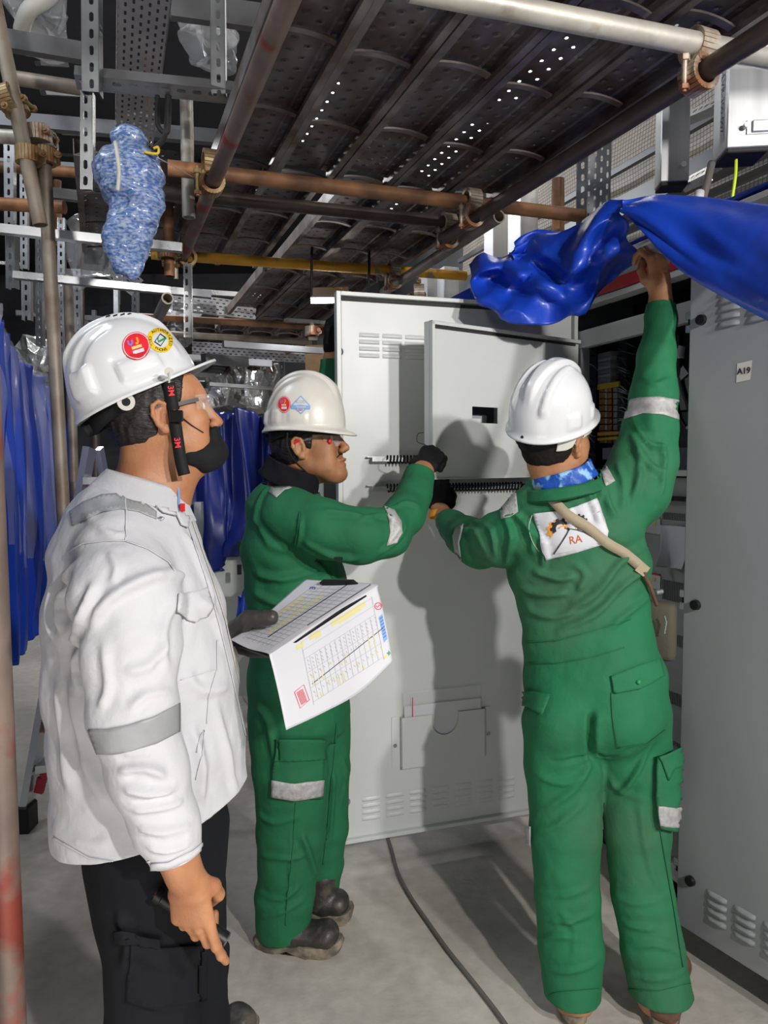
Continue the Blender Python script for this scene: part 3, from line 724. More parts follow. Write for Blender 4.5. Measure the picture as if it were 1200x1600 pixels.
# foil wrapped boxes far away and the far lit strip
for k, (x, y, w_, h_, Y) in enumerate([(345, 612, 34, 50, 6.5), (378, 604, 26, 60, 6.8), (402, 612, 30, 60, 6.2), (425, 600, 22, 66, 7), (60, 560, 40, 50, 6), (80, 470, 30, 60, 5)]):
    a = P(x, y, Y); s_ = Y/FPX; bm = new(); add_box(bm, a, (w_*s_, .3, h_*s_), bev=.02, seg=2)
    bmesh.ops.subdivide_edges(bm, edges=bm.edges[:], cuts=3, use_grid_fill=True)
    for v in bm.verts: v.co += Vector((noise.noise(v.co*11), noise.noise(v.co*11+V(5, 5, 5)), noise.noise(v.co*11+V(9, 2, 1))))*.05
    tag(build('foil_wrapped_box', bm, M['foil']), 'foil wrapped box far away, '+['beside the peak of the white helmet', 'second right of the glasses', 'third right of the glasses', 'touching the worn helmet', 'above the blue curtain', 'beside the pale upright'][k], 'wrapped box', 'foil wrapped boxes')
# cable loop near the sack, black cable drop on the yellow tube
bm = new(); add_tube(bm, catmull([P(246, 150, 2.4), P(247, 195, 2.38), P(262, 205, 2.36), P(264, 150, 2.4)], 8), .008, 8); add_tube(bm, catmull([P(262, 150, 2.42), P(258, 210, 2.36), P(240, 233, 2.3), P(228, 240, 2.26)], 8), .009, 8)
tag(build('black_cable_loop', bm, M['rubber'], smooth=True), 'black cable looping into the top of the wrapped sack', 'cable')
for (x, y0, y1, n_) in ((488, 416, 462, 'left'), (577, 421, 462, 'right')):
    bm = new(); p0 = PH(x, y0-6, 2.46); add_tube(bm, [p0+V(0, 0, .07), p0+V(0, -.03, .04), p0+V(0, -.03, -.02), P(x-2, y1, p0.y-.03)], .007, 8)
    tag(build('hanging_cable', bm, M['rubber'], smooth=True), 'black strap hanging from the yellow tube, the %s one' % n_, 'cable')
# lit tube lamp above the open door
o = empty('tube_lamp', P(505, 468, 4.1), 'glowing tube lamp behind the top corner of the grey door', 'lamp')
a, b = P(486, 469, 4.0), P(545, 468, 4.0)
bm = new(); add_cyl(bm, a, b, .018, 16); build('lamp_tube', bm, M['lamp'], o, smooth=True)
bm = new(); add_bar(bm, a+V(0, 0, .035), b+V(0, 0, .035), .03, .06); build('lamp_housing', bm, M['galv'], o)
l = bpy.data.lights.new('tube_lamp_light', 'AREA'); l.shape = 'RECTANGLE'; l.size = .25; l.size_y = .03; l.energy = 8; lo = bpy.data.objects.new('tube_lamp_light', l); COL.objects.link(lo); lo.location = (a+b)/2-V(0, 0, .03)

# ---------------------------------------------------------------- wrapped woven sack
def R_(px, Y): return px*Y/FPX
Ys = 2.25
pr = []
cen = [(203, 219, 27), (202, 224, 24), (200, 236, 15), (198, 250, 34), (196, 264, 50), (205, 285, 48), (212, 310, 44), (208, 335, 36), (200, 365, 36), (196, 390, 33), (198, 410, 25), (212, 424, 13)]
for (x0, y0, r0), (x1, y1, r1) in zip(cen, cen[1:]):
    pr.append(t_(P(x0, y0, Ys), P(x1, y1, Ys), (1, 0, 0), (R_(r0, Ys), R_(r0, Ys)*.75), (R_(r1, Ys), R_(r1, Ys)*.75), .010))
pr.append(c_(P(158, 258, Ys), P(180, 262, Ys), R_(13, Ys), R_(20, Ys), .03))
def dsp(p, n):
    w_ = .012*vnoise(p, (9, 9, 22), 1)+.007*vnoise(p, (30, 30, 45), 2)+.004*np.abs(vnoise(p, (60, 60, 40), 3)); return p+n*w_[:, None]
sk = sdf_obj('wrapped_sack', pr, M['wovenbag'], None, h=.006, disp=dsp)
tag(sk, 'blue and white woven sack wrapped around a hanging fitting', 'sack')
bm = new(); add_tube(bm, catmull([P(180, 222, 2.13), P(184, 248, 2.11), P(186, 272, 2.12), P(184, 298, 2.13)], 6), .006, 8); build('tape_strip', bm, M['offwhite'], sk, smooth=True)
bm = new(); add_tube(bm, catmull([P(226, 238, 2.2), P(246, 240, 2.2), P(247, 230, 2.2), P(240, 232, 2.2)], 6), .004, 8); build('tie', bm, M['yel'], sk, smooth=True)
bm = new(); add_tube(bm, [P(246, 246, 2.2), P(302, 277, 2.4)], .0012, 6); build('string', bm, M['offwhite'], sk)

# ---------------------------------------------------------------- tarpaulins at the left and behind
def folds(fr, amp, ph=0, sh=1.0):
    return lambda u, v: amp*(math.sin(u*fr*2*PI+ph+v*1.2)+.5*math.sin(u*fr*4.3*PI+ph*2+v*2)+.6*noise.noise(Vector((v*4, u*fr*2, ph))))
g = [[P(-330, 380, 1.7), P(-45, 470, 2.2), P(-12, 505, 2.4), P(8, 540, 2.9), P(40, 575, 3.3), P(68, 600, 3.7), P(92, 640, 4.2)],
     [P(-335, 620, 1.7), P(-55, 640, 2.2), P(-10, 660, 2.4), P(22, 680, 2.85), P(52, 700, 3.2), P(76, 720, 3.6), P(94, 745, 4.2)],
     [P(-335, 880, 1.7), P(-55, 850, 2.2), P(-6, 850, 2.38), P(28, 870, 2.75), P(60, 880, 3.1), P(84, 880, 3.5), P(96, 870, 4.2)],
     [P(-335, 1160, 1.7), P(-55, 1040, 2.2), P(-2, 1045, 2.38), P(24, 1022, 2.7), P(56, 985, 3.0), P(78, 965, 3.4), P(98, 920, 4.2)]]
g = [[RW(0, 0, 0)*0+p for p in r] for r in g]
tl = tag(sheet('blue_tarpaulin_curtain', g, M['tarp'], n=14, th=.003, fn=folds(9, .035)), 'glossy blue tarpaulin curtain hanging at the left edge', 'tarpaulin')
g2 = [[p+V(.0, -.06, .015) for p in r] for r in g[:3]]
sheet('clear_film', g2, M['film'], parent=tl, n=12, th=0, fn=folds(11, .05, 1.3))
rail('dark rail holding the top of the blue tarpaulin curtain', P(-330, 380, 1.7)+V(-.03, 0, -.03), P(92, 640, 4.2)+V(-.03, 0, -.03), .04, .04, 'galvd')
#rail('dark wrapped case under the blue tarpaulin curtain', P(-60, 800, 3.4), P(60, 800, 4.4), .5, .9, 'blackmat', name='covered_case', cat='covered case')
g = [[P(262, 652, 4.2), P(300, 648, 4.15), P(345, 642, 4.1), P(395, 642, 4.05), P(440, 655, 4.1)],
     [P(258, 720, 4.1), P(300, 720, 4.0), P(350, 720, 3.95), P(400, 715, 4.0), P(440, 715, 4.0)],
     [P(262, 790, 4.05), P(305, 800, 3.9), P(355, 790, 3.8), P(405, 790, 3.9), P(438, 785, 3.95)],
     [P(290, 850, 4.0), P(320, 850, 3.9), P(352, 845, 3.75), P(385, 830, 3.85), P(425, 820, 3.95)],
     [P(325, 900, 3.95), P(338, 895, 3.85), P(350, 880, 3.8), P(372, 835, 3.85), P(425, 828, 3.95)]]
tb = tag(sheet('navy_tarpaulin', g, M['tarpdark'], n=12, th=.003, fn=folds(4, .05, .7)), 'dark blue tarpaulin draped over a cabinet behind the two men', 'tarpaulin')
g = [[P(372, 930, 3.3), P(400, 900, 3.35), P(440, 880, 3.3)], [P(365, 975, 3.2), P(395, 950, 3.2), P(440, 940, 3.2)], [P(358, 1010, 3.1), P(395, 1010, 3.1), P(440, 1010, 3.1)]]
tag(sheet('blue_tarpaulin_end', g, M['tarp'], n=10, th=.003, fn=folds(2, .02)), 'blue tarpaulin end hanging beside the hip of the middle man in green', 'tarpaulin')
o = empty('far_cabinet', P(360, 900, 4.3), 'grey cabinet half covered by the dark blue tarpaulin', 'cabinet')
bm = new(); a = P(395, 870, 4.4); add_box(bm, (a.x+.05, a.y+.35, .85), (.9, .5, 1.7), RR, bev=.01); build('body', bm, M['cab'], o)
bm = new(); b_ = P(372, 905, 3.95); add_box(bm, (b_.x+.02, b_.y, .72), (.04, .5, 1.1), RR, bev=.004); build('door', bm, M['cab'], o)
for y in (853, 890): bm = new(); add_box(bm, P(374, y, 3.66), (.02, .02, .05)); build('hinge', bm, M['black'], o)
rail('brown carton stacked far behind the gloved hand', P(480, 572, 5.2), P(512, 572, 5.2), .25, .26, 'cardboard', name='carton', cat='carton')
rail('white edged box below the brown carton', P(484, 603, 4.6), P(516, 603, 4.6), .2, .08, 'cab', name='pale_box', cat='box')

# ---------------------------------------------------------------- ladder behind the man in white
o = empty('step_ladder', P(40, 1290, 2.4), 'aluminium step ladder with red braces behind the man in white', 'ladder')
lf = PH(42, 1296, 0.0); lt = P(140, 700, lf.y+.25); ld2 = (lt-lf)
l2 = lf+V(.42, .12, 0); lt2 = lt+V(.30, .08, 0)
for a, b in ((lf, lt), (l2, lt2)):
    bm = new(); add_bar(bm, a+V(0, 0, .08), b, .028, .075, (1, 0, 0)); build('stile', bm, M['ladderalu'], o)
    bm = new(); add_box(bm, a+V(.004, 0, .055), (.05, .085, .11), bev=.006); build('foot', bm, M['black'], o)
for k in range(6):
    t = .16+.15*k; a = lf.lerp(lt, t); b = l2.lerp(lt2, t); bm = new(); add_bar(bm, a, b, .03, .09, (0, 0, 1)); build('step', bm, M['ladderalu'], o)
    for p, q in ((a, b), (b, a)):
        bm = new(); dd_ = (q-p).normalized(); pts = [p+dd_*.015+V(0, -.03, -.10), p+dd_*.03+V(0, -.03, -.04), p+dd_*.08+V(0, -.03, -.012)]
        for u, v in zip(pts, pts[1:]): add_bar(bm, u, v, .02, .035, (0, 1, 0))
        build('brace', bm, M['ladderred'], o)
sb = lt+V(.05, 0, .02); 
for dx in (0.0, .3):
    bm = new(); add_bar(bm, lt+V(dx, .1, 0), PH(42, 1296, 0)+V(.2+dx, .95, .02), .025, .05, (1, 0, 0)); build('rear_stile', bm, M['ladderalu'], o)

# ---------------------------------------------------------------- right-hand bay above the cabinets
def gsheet(nm, c4, mat, lab):
    bm = new(); uvl = bm.loops.layers.uv.new('UVMap'); nx, ny = 30, 12; vs = {}
    w_ = (c4[1]-c4[0]).length; h_ = (c4[3]-c4[0]).length
    for i in range(nx+1):
        for j in range(ny+1):
            p = c4[0].lerp(c4[1], i/nx).lerp(c4[3].lerp(c4[2], i/nx), j/ny); vs[i, j] = bm.verts.new(p+Q3*.035*noise.noise(p*3.1))
    for i in range(nx):
        for j in range(ny):
            f = bm.faces.new((vs[i, j], vs[i+1, j], vs[i+1, j+1], vs[i, j+1]))
            for l, (a, b) in zip(f.loops, ((i, j), (i+1, j), (i+1, j+1), (i, j+1))): l[uvl].uv = (a/nx*w_, b/ny*h_)
    me = bpy.data.meshes.new(nm); bm.to_mesh(me); bm.free(); o = link(nm, me, M[mat], None, True)
    m = o.modifiers.new('thickness', 'SOLIDIFY'); m.thickness = .002; return tag(o, lab, 'sheeting')
gsheet('reinforced_sheeting', [RW(.6, 2.75, 2.1), RW(5.2, 2.75, 2.1), RW(5.2, 2.75, 3.4), RW(.6, 2.75, 3.4)], 'grid', 'grid reinforced beige plastic sheeting behind the aluminium ducts')
def duct(label, px, py0, py1, Y, w_, d_, rot=-.25):
    b = P(px, py1, Y); t = P(px, py0, Y); R = Matrix.Rotation(rot, 3, 'Z'); H = t.z-b.z
    o = empty('cable_duct', b, label, 'cable duct')
    c = Vector((b.x, b.y, b.z+H/2)); bm = new(); add_box(bm, c, (w_, d_, H), R, bev=.003); build('duct_body', bm, M['alu'], o)
    bm = new(); add_box(bm, (b.x, b.y, b.z-.006), (w_*.96, d_*.96, .014), R, bev=.003); build('rubber_edge', bm, M['rubber'], o)
    return o, c, R, H, b
o1, c1, R1, H1, b1 = duct('square aluminium cable duct left of the handwritten one', 1049, 40, 290, 2.55, .095, .08, -.12)
o2, c2, R2, H2, b2 = duct('aluminium cable duct with a handwritten label on its side', 1157, 60, 243, 2.25, .125, .12, -.10)
t2 = Matrix.Rotation(0, 3, 'Z')
sx = R2 @ V(-1, 0, 0); fy = R2 @ V(0, -1, 0)
# label on the left side of duct 2, written downwards
lo = Vector((b2.x, b2.y, b2.z+.20))+sx*(.0625)+fy*.02
decal('label_strip', poly_bm(rect_pts(-.165, -.017, .165, .017)), lo, V(0, 0, -1), V(0, 0, -1).cross(sx)*-1, None, M['white'], o2, .001)
decal('label_writing', text_bm('19PZ81-LVR-300-007', .032, .0004), lo, V(0, 0, -1), V(0, 0, -1).cross(sx)*-1, None, M['ink'], o2, .002)
bm = new(); add_box(bm, Vector((b2.x, b2.y, b2.z+.055))+fy*.063+(-sx)*.03, (.075, .006, .04), R2); add_box(bm, Vector((b2.x, b2.y, b2.z+.055))+fy*.067-sx*.03, (.05, .012, .035), R2, bev=.003); add_cyl(bm, Vector((b2.x, b2.y, b2.z+.055))+fy*.07+sx*.015, Vector((b2.x, b2.y, b2.z+.055))+fy*.085+sx*.015, .008, 8); build('bracket', bm, M['alu'], o2)
fy1 = R1 @ V(0, -1, 0); bm = new(); add_cyl(bm, Vector((b1.x, b1.y, b1.z+.05))+fy1*.04+R1 @ V(.025, 0, 0), Vector((b1.x, b1.y, b1.z+.05))+fy1*.055+R1 @ V(.025, 0, 0), .01, 8); build('bolt', bm, M['galv'], o1)
channel('short slotted cross rail between the two ducts, lower', P(1070, 283, 2.6), P(1112, 262, 2.35), (-.3, -1, 0), .045, .03)
channel('short slotted cross rail between the two ducts, upper', P(1072, 180, 2.7), P(1120, 158, 2.45), (-.3, -1, 0), .045, .03)
channel('tall perforated upright between the tarpaulin and the sheeting', P(938, 195, 3.0), P(934, 352, 3.0), (-.3, -1, 0), .09, .05, 'tray')
channel('narrow dark perforated upright beside the tall one', P(910, 230, 3.1), P(909, 372, 3.1), (-.3, -1, 0), .045, .05)
for k, (x, y0, y1, Y, w_) in enumerate([(817, 300, 400, 3.6, .12), (776, 340, 430, 3.9, .1), (700, 420, 470, 4.4, .1), (672, 430, 475, 4.6, .12)]):
    a = P(x, y0, Y); b = P(x, y1, Y); bm = new(); add_box(bm, (a+b)/2, (w_, .1, a.z-b.z), RR, bev=.003)
    tag(build('aluminium_post', bm, M['alu']), 'pale aluminium post '+['nearest the perforated upright', 'second from the perforated upright', 'just above the open door, right one', 'just above the open door, left one'][k], 'post', 'pale posts behind the tarpaulin')
rail('dull steel wireway at a slant behind the ducts', RW(1.2, 2.5, 2.75), RW(5, 2.5, 2.75), .1, .1, 'galvd')
for k in range(5):
    rail(['lowest', 'second lowest', 'middle', 'second highest', 'highest'][k]+' dull steel runner behind the aluminium ducts', RW(1.0, 2.62, 2.35+.17*k), RW(5, 2.62, 2.35+.17*k), .03, .03, 'galvd', 'steel runners behind the ducts')
bm = new(); add_tube(bm, catmull([P(1112, 255, 2.25), P(1105, 285, 2.22), P(1096, 320, 2.2), P(1090, 350, 2.2)], 6), .012, 10); cbl = tag(build('tagged_cable', bm, M['cable'], smooth=True), 'grey cable with white tag dropping from the ducts', 'cable')
bm = new(); add_cyl(bm, P(1093, 300, 2.2), P(1090, 322, 2.19), .0145, 12); build('cable_tag', bm, M['white'], cbl, smooth=True)
bm = new(); add_tube(bm, catmull([P(1150, 250, 2.2), P(1149, 275, 2.18), P(1144, 310, 2.18), P(1142, 330, 2.18)], 6), .005, 8); tag(build('earth_wire', bm, M['tapeyellow'], smooth=True), 'yellow green earth wire below the labelled duct', 'wire')
# ---------------------------------------------------------------- electrical cabinet
QF = 1.709
cab = empty('electrical_cabinet', RW(1.3, 2.0, 0), 'light grey electrical cabinet with its doors standing open', 'cabinet')
def cbox(name, s0, s1, q0, q1, z0, z1, m, bev=.002, parent=None):
    bm = new(); add_box(bm, RW((s0+s1)/2, (q0+q1)/2, (z0+z1)/2), (s1-s0, q1-q0, z1-z0), RR, bev); return build(name, bm, M[m], parent or cab)
cbox('plinth', .36, 2.72, QF+.05, 2.34, 0, .09, 'black')
cbox('base_frame', .36, 2.72, QF+.004, 2.35, .09, .13, 'cab')
cbox('side_panel', 2.70, 2.725, QF, 2.35, .10, 2.2, 'cab'); cbox('side_panel', .35, .375, QF, 2.35, .10, 2.2, 'cab')
cbox('back_panel', .375, 2.70, 2.32, 2.35, .13, 2.2, 'cab_dark'); cbox('roof', .35, 2.725, QF+.02, 2.35, 2.2, 2.22, 'cab')
cbox('header_rail', .375, 2.70, QF, QF+.03, 1.905, 1.97, 'cab')
cbox('header_rail', .375, 2.70, QF-.005, QF+.05, 2.055, 2.075, 'cab'); 
cbox('fascia', .375, 2.70, QF+.02, QF+.03, 2.075, 2.2, 'cab_in')
cbox('red_strip', 1.2, 2.28, QF-.008, QF-.004, 2.078, 2.12, 'redsign', 0)
cbox('mid_rail', .375, 2.70, QF, QF+.03, 1.425, 1.445, 'cab')
cbox('shelf', .375, 2.70, QF+.03, 2.32, 1.425, 1.44, 'cab_dark'); cbox('shelf', .375, 2.70, QF+.03, 2.32, 1.95, 1.955, 'cab_dark')
cbox('frame_post', 2.268, 2.30, QF, QF+.04, 1.445, 1.905, 'cab_in')
cbox('mounting_plate', .375, 2.70, 2.12, 2.13, 1.445, 1.95, 'cab_dark', 0)
# lamp fitting in the top compartment
p = PQ(960, 452, QF+.1); o = None
bm = new(); add_box(bm, p, (.16, .06, .04), RR, bev=.008, seg=2); build('interior_lamp', bm, M['offwhite'], cab)
bm = new(); add_box(bm, PQ(948, 448, QF+.1)+V(0, -.02, 0), (.035, .04, .03), RR, bev=.004); build('lamp_socket', bm, M['yel'], cab)
bm = new(); add_sphere(bm, PQ(962, 430, QF+.1), .018); build('blue_connector', bm, M['blueink'], cab)
# terminal rows and wiring
def qbox(name, px0, py0, px1, py1, q, dpt, m, bev=.001):
    a = PQ(px0, py0, q); b = PQ(px1, py1, q); s0, _ = sq(a); s1, _ = sq(b)
    return cbox(name, min(s0, s1), max(s0, s1), q, q+dpt, min(a.z, b.z), max(a.z, b.z), m, bev)
for k in range(8): qbox('relay', 934, 553+k*6.3, 954, 558.4+k*6.3, 1.90, .06, 'wirewhite' if k % 2 else 'cab_in')
for x0, x1, mm in ((936, 944, 'brass'), (945, 948, 'offwhite'), (950, 955, 'brass'), (958, 964, 'cab_in')):
    for k in range(9): qbox('terminal_block', x0, 604+k*10, x1, 612+k*10, 1.90, .05, mm)
for y in (601, 676, 684): qbox('busbar_clip', 933, y, 966, y+3, 1.89, .01, 'yel')
for x0, x1 in ((920, 930), (968, 976), (1000, 1008)): qbox('wiring_duct', x0, 530, x1, 735, 1.93, .06, 'cab_dark')
qbox('module', 1056, 590, 1075, 640, 1.95, .08, 'cab_in'); qbox('module', 1056, 645, 1076, 700, 1.95, .08, 'cab_dark'); qbox('module', 1050, 700, 1080, 735, 1.9, .1, 'wire'); qbox('module', 941, 700, 956, 718, 1.92, .05, 'wirewhite')
random.seed(5)
for k in range(46):
    x = random.choice([(964, 985), (908, 934), (964, 1000)]); x0, x1 = x; y = 536+k*4.1; bm = new(); yj = y+random.uniform(-3, 8)
    add_tube(bm, catmull([PQ(x0, y, 1.93), PQ(x0+(x1-x0)*.3, y+random.uniform(-4, 3), 1.87), PQ(x0+(x1-x0)*.7, yj+5, 1.86), PQ(x1, yj+random.uniform(0, 14), 1.93)], 4), .0022, 6)
    build('wire', bm, M[random.choice(['wire', 'wire', 'wirewhite', 'black'])], cab, smooth=True)
for (pts, r, m_) in (([(1062, 520), (1062, 560), (1066, 600), (1078, 640)], .009, 'black'), ([(1050, 560), (1060, 640), (1072, 668), (1085, 672)], .006, 'black'), ([(1066, 540), (1064, 548), (1064, 560)], .012, 'wirewhite'), ([(1074, 668), (1086, 675)], .007, 'wirewhite'), ([(1070, 575), (1068, 590)], .013, 'wirewhite')):
    bm = new(); add_tube(bm, catmull([PQ(x, y, 1.8) for x, y in pts], 5), r, 10); build('cable', bm, M[m_], cab, smooth=True)
bm = new(); add_prism(bm, [(-.02, 0), (.012, .018), (.018, .0), (.006, -.03)], frame(-Q3, D3), PQ(1072, 585, 1.79), .01); build('steel_bracket', bm, M['galvd'], cab)
# lower inner doors
cbox('fixed_front', 2.30, 2.70, QF+.02, QF+.035, .15, 1.42, 'cab_in')
ld_ = cbox('inner_door', .40, 2.26, QF+.02, QF+.035, .15, 1.42, 'cab_in')
cbox('lower_sill', .375, 2.30, QF, QF+.03, .13, .15, 'cab')
pq = lambda x, y: PQ(x, y, QF+.018)
def onq(name, x0, y0, x1, y1, m, th=.004, parent=ld_, bev=0):
    a = pq(x0, y0); b = pq(x1, y1); s0, _ = sq(a); s1, _ = sq(b); bm = new()
    add_box(bm, RW((s0+s1)/2, QF+.018-th/2, (a.z+b.z)/2), (abs(s1-s0), th, abs(a.z-b.z)), RR, bev); return build(name, bm, M[m], parent)
onq('handle', 1029, 774, 1054, 783, 'black', .02, bev=.003); onq('handle', 1055, 775, 1082, 784, 'black', .02, bev=.003)
for y in (808, 895): onq('warning_label', 1006, y, 1032, y+27, 'alu', .002); onq('label_edge', 1006, y, 1032, y+2.5, 'stickred', .003)
for y in (819, 906): onq('warning_mark', 1019, y-4, 1025, y+3, 'goldink', .003)
for (y0, y1) in ((905, 945), (985, 1015), (1075, 1110), (1150, 1175), (800, 815)):
    a = pq(1036, y0); b = pq(1074, y1); bm = new()
    s0, _ = sq(a); s1, _ = sq(b)
    for k in range(16): s_ = s0+(s1-s0)*k/15; add_box(bm, RW(s_, QF+.018, (a.z+b.z)/2), (.002, .001, abs(a.z-b.z)), RR)
    build('vent_slots', bm, M['cab_dark'], ld_)
g = [[PQ(1031, 820, QF-.0), PQ(1045, 821, QF+.012), PQ(1060, 822, QF+.012), PQ(1074, 824, QF-.005)],
     [PQ(1032, 853, QF-.02), PQ(1046, 854, QF+.01), PQ(1060, 855, QF+.01), PQ(1075, 856, QF-.02)],
     [PQ(1024, 885, QF-.05), PQ(1040, 887, QF+.01), PQ(1054, 888, QF+.01), PQ(1065, 890, QF-.01)]]
sheet('taped_paper', g, M['white'], cab, n=6, th=.0006)

# doors hung on the cabinet --------------------------------------------------
def louvres(bm, F, x0, z0, nx, nz, w, hgt, gx, gz, d=.006, sgn=1):
    for i in range(nx):
        for j in range(nz):
            cx = x0+i*gx; cz = z0-j*gz; N_ = 8
            rows = []
            for t in range(N_+1):
                u = t/N_; env = min(1, 6*min(u, 1-u)); xx = cx-w/2+w*u
                rows.append([bm.verts.new(F(xx, .0005, cz+hgt/2)), bm.verts.new(F(xx, d*env*.8+.0006, cz+hgt*.1)), bm.verts.new(F(xx, d*env+.0006, cz-hgt*.35)), bm.verts.new(F(xx, .0005, cz-hgt*.42))])
            for a, b in zip(rows, rows[1:]):
                for k in range(3): bm.faces.new((a[k], b[k], b[k+1], a[k+1]))
hg = RW(2.30, QF-.005); fe = V(-.164, 2.49, 0); dx = (fe-hg); DW = dx.length; dx.normalize(); dn = V(0, 0, 1).cross(dx).normalized()
if dn.y > 0: dn = -dn
def DF(x, y, z): return hg+dx*x+dn*y+V(0, 0, z)
RD = Matrix((dx, dn, V(0, 0, 1))).transposed()
def dloc(px, py, yy=0):
    p = PP(px, py, hg+dn*yy, dn)-hg; return p.dot(dx), p.z
Z0, Z1 = .10, 2.062
door = None
bm = new(); add_box(bm, DF(DW/2, -.010, (Z0+Z1)/2), (DW, .018, Z1-Z0), RD, bev=.002); door = build('door', bm, M['cab'], cab); door['label'] = 'light grey door swung open across the aisle'
def dpart(name, x0, x1, y0, y1, z0, z1, m='cab', bev=.0, parent=None):
    bm = new(); add_box(bm, DF((x0+x1)/2, (y0+y1)/2, (z0+z1)/2), (abs(x1-x0), abs(y1-y0), abs(z1-z0)), RD, bev); return build(name, bm, M[m], parent or door)
dpart('edge_flange', DW-.016, DW, -.001, .020, Z0, Z1, bev=.0015); dpart('edge_flange', 0, .016, -.001, .020, Z0, Z1, bev=.0015)
dpart('edge_flange', .016, DW-.016, -.001, .020, Z1-.014, Z1, bev=.0015); dpart('edge_flange', .016, DW-.016, -.001, .020, Z0, Z0+.014, bev=.0015)
dpart('seal', .02, DW-.02, .0, .004, Z1-.028, Z1-.017, 'rubber'); dpart('seal', DW-.022, DW-.018, .0, .002, Z0+.02, Z1-.02, 'cab_in')
bm = new(); x0, z0 = dloc(577, 523); x1, _ = dloc(652, 523); louvres(bm, DF, x0, z0, 1, 4, .085, .014, .1, .024); 
xa, za = dloc(577, 524); xb, _ = dloc(613, 524); gx = xb-xa
bm.free(); bm = new(); louvres(bm, DF, xa, za, 3, 4, abs(gx)*.86, .016, gx, .0235); build('vent_louvres', bm, M['cab'], door, smooth=True)
xa, za = dloc(580, 1248); xb, zb = dloc(617, 1244); gx = xb-xa
bm = new(); louvres(bm, DF, xa, za, 7, 4, abs(gx)*.74, .016, gx, .024, .004); build('vent_louvres', bm, M['cab'], door, smooth=True)
# sticker mark 6) near the edge
x, z = dloc(532, 549); tr = None
decal('round_sticker', poly_bm(ring_pts(.013, 24)), DF(x, .001, z), -dx, (0, 0, 1), None, M['white'], door, .001)
decal('sticker_mark', text_bm('6)', .024, .0008), DF(x, .001, z), -dx, (0, 0, 1), None, M['ink'], door, .002)
# latch hook at lower edge
x, z = dloc(541, 1251); bm = new(); pts = [DF(x+.01*math.cos(t), .012, z+.013*math.sin(t)) for t in np.linspace(-.5, 4.2, 12)]; add_tube(bm, pts, .003, 8); build('latch_hook', bm, M['galv'], door, smooth=True)
# cable lacing rails with spiral wrap
for (y, xe) in ((718, 700), (763, 818)):
    xa, z = dloc(588, y, .03); xb, zb = dloc(xe, y, .03); zc = z
    bm = new(); add_box(bm, DF((xa+.03+xb)/2, .03, zc), (abs(xa-xb), .006, .014), RD); add_box(bm, DF(xa-.012, .018, zc), (.05, .003, .022), RD); add_cyl(bm, DF(xa-.012, .019, zc), DF(xa-.012, .024, zc), .003, 8); add_box(bm, DF(xa+.02, .012, zc+.009), (.02, .02, .002), RD)
    build('lacing_rail', bm, M['alu'], door)
    x0h, _ = dloc(604, y, .03); n_ = int(abs(xb-x0h)/.0125); pts = []
    for k in range(n_*10):
        t = k/10; pts.append(DF(x0h-(t*.0125), .03+.012*math.cos(2*PI*t), zc+.014*math.sin(2*PI*t)))
    bm = new(); add_tube(bm, pts, .0026, 6); build('spiral_wrap', bm, M['blackmat'], door, smooth=True)
    if y == 763:
        for k, (mm, sx_) in enumerate((('wire', 0), ('black', .006), ('wirewhite', -.006), ('paleblue', .003))):
            bm = new(); xs_, _ = dloc(706+k*3, y, .04); add_tube(bm, catmull([DF(x0h, .03, zc+sx_), DF(xs_, .034, zc+sx_), DF(xb+.02, .03, zc+sx_*.5), DF(xb-.04, .012, zc+.03), DF(xb-.06, .01, zc+.06)], 6), .0025, 6); build('wire', bm, M[mm], door, smooth=True)
# document pocket
pz = [dloc(*q, .012) for q in ((627, 1121), (756, 1106), (756, 1188), (628, 1195))]
xL, xR = pz[0][0], pz[1][0]; zT, zB = (pz[0][1]+pz[1][1])/2, (pz[2][1]+pz[3][1])/2; cxp = dloc(694, 1115, .012)[0]; rr_ = abs(dloc(673, 1115, .012)[0]-cxp)
out = [(xL, zB), (xL, zT), (cxp+rr_, zT)]; out += [(cxp+rr_*math.cos(t), zT-.025-rr_*1.05*math.sin(t)) for t in np.linspace(0, PI, 14)] + [(cxp-rr_, zT), (xR, zT), (xR, zB)]
bm = new(); a = [bm.verts.new(DF(x, .022, z)) for x, z in out]; b = [bm.verts.new(DF(x, .019, z)) for x, z in out]
bm.faces.new(a); bm.faces.new(b[::-1]); 
for i in range(len(a)): bm.faces.new((a[i], a[(i+1) % len(a)], b[(i+1) % len(a)], b[i]))
pk = build('document_pocket', bm, M['cab'], door)
dpart('pocket_side', xL, xL-.003, .0, .021, zB, zT); dpart('pocket_side', xR, xR+.003, .0, .021, zB, zT); dpart('pocket_base', xL, xR, .0, .021, zB, zB+.003)
for sx_ in (xL+.022, xR-.022):
    dpart('pocket_tab', sx_-.012, sx_+.012, 0, .002, zB, zT, 'cab'); bm = new(); add_cyl(bm, DF(sx_, .001, (zT+zB)/2-.01), DF(sx_, .007, (zT+zB)/2-.01), .007, 12); build('screw', bm, M['galv'], door)
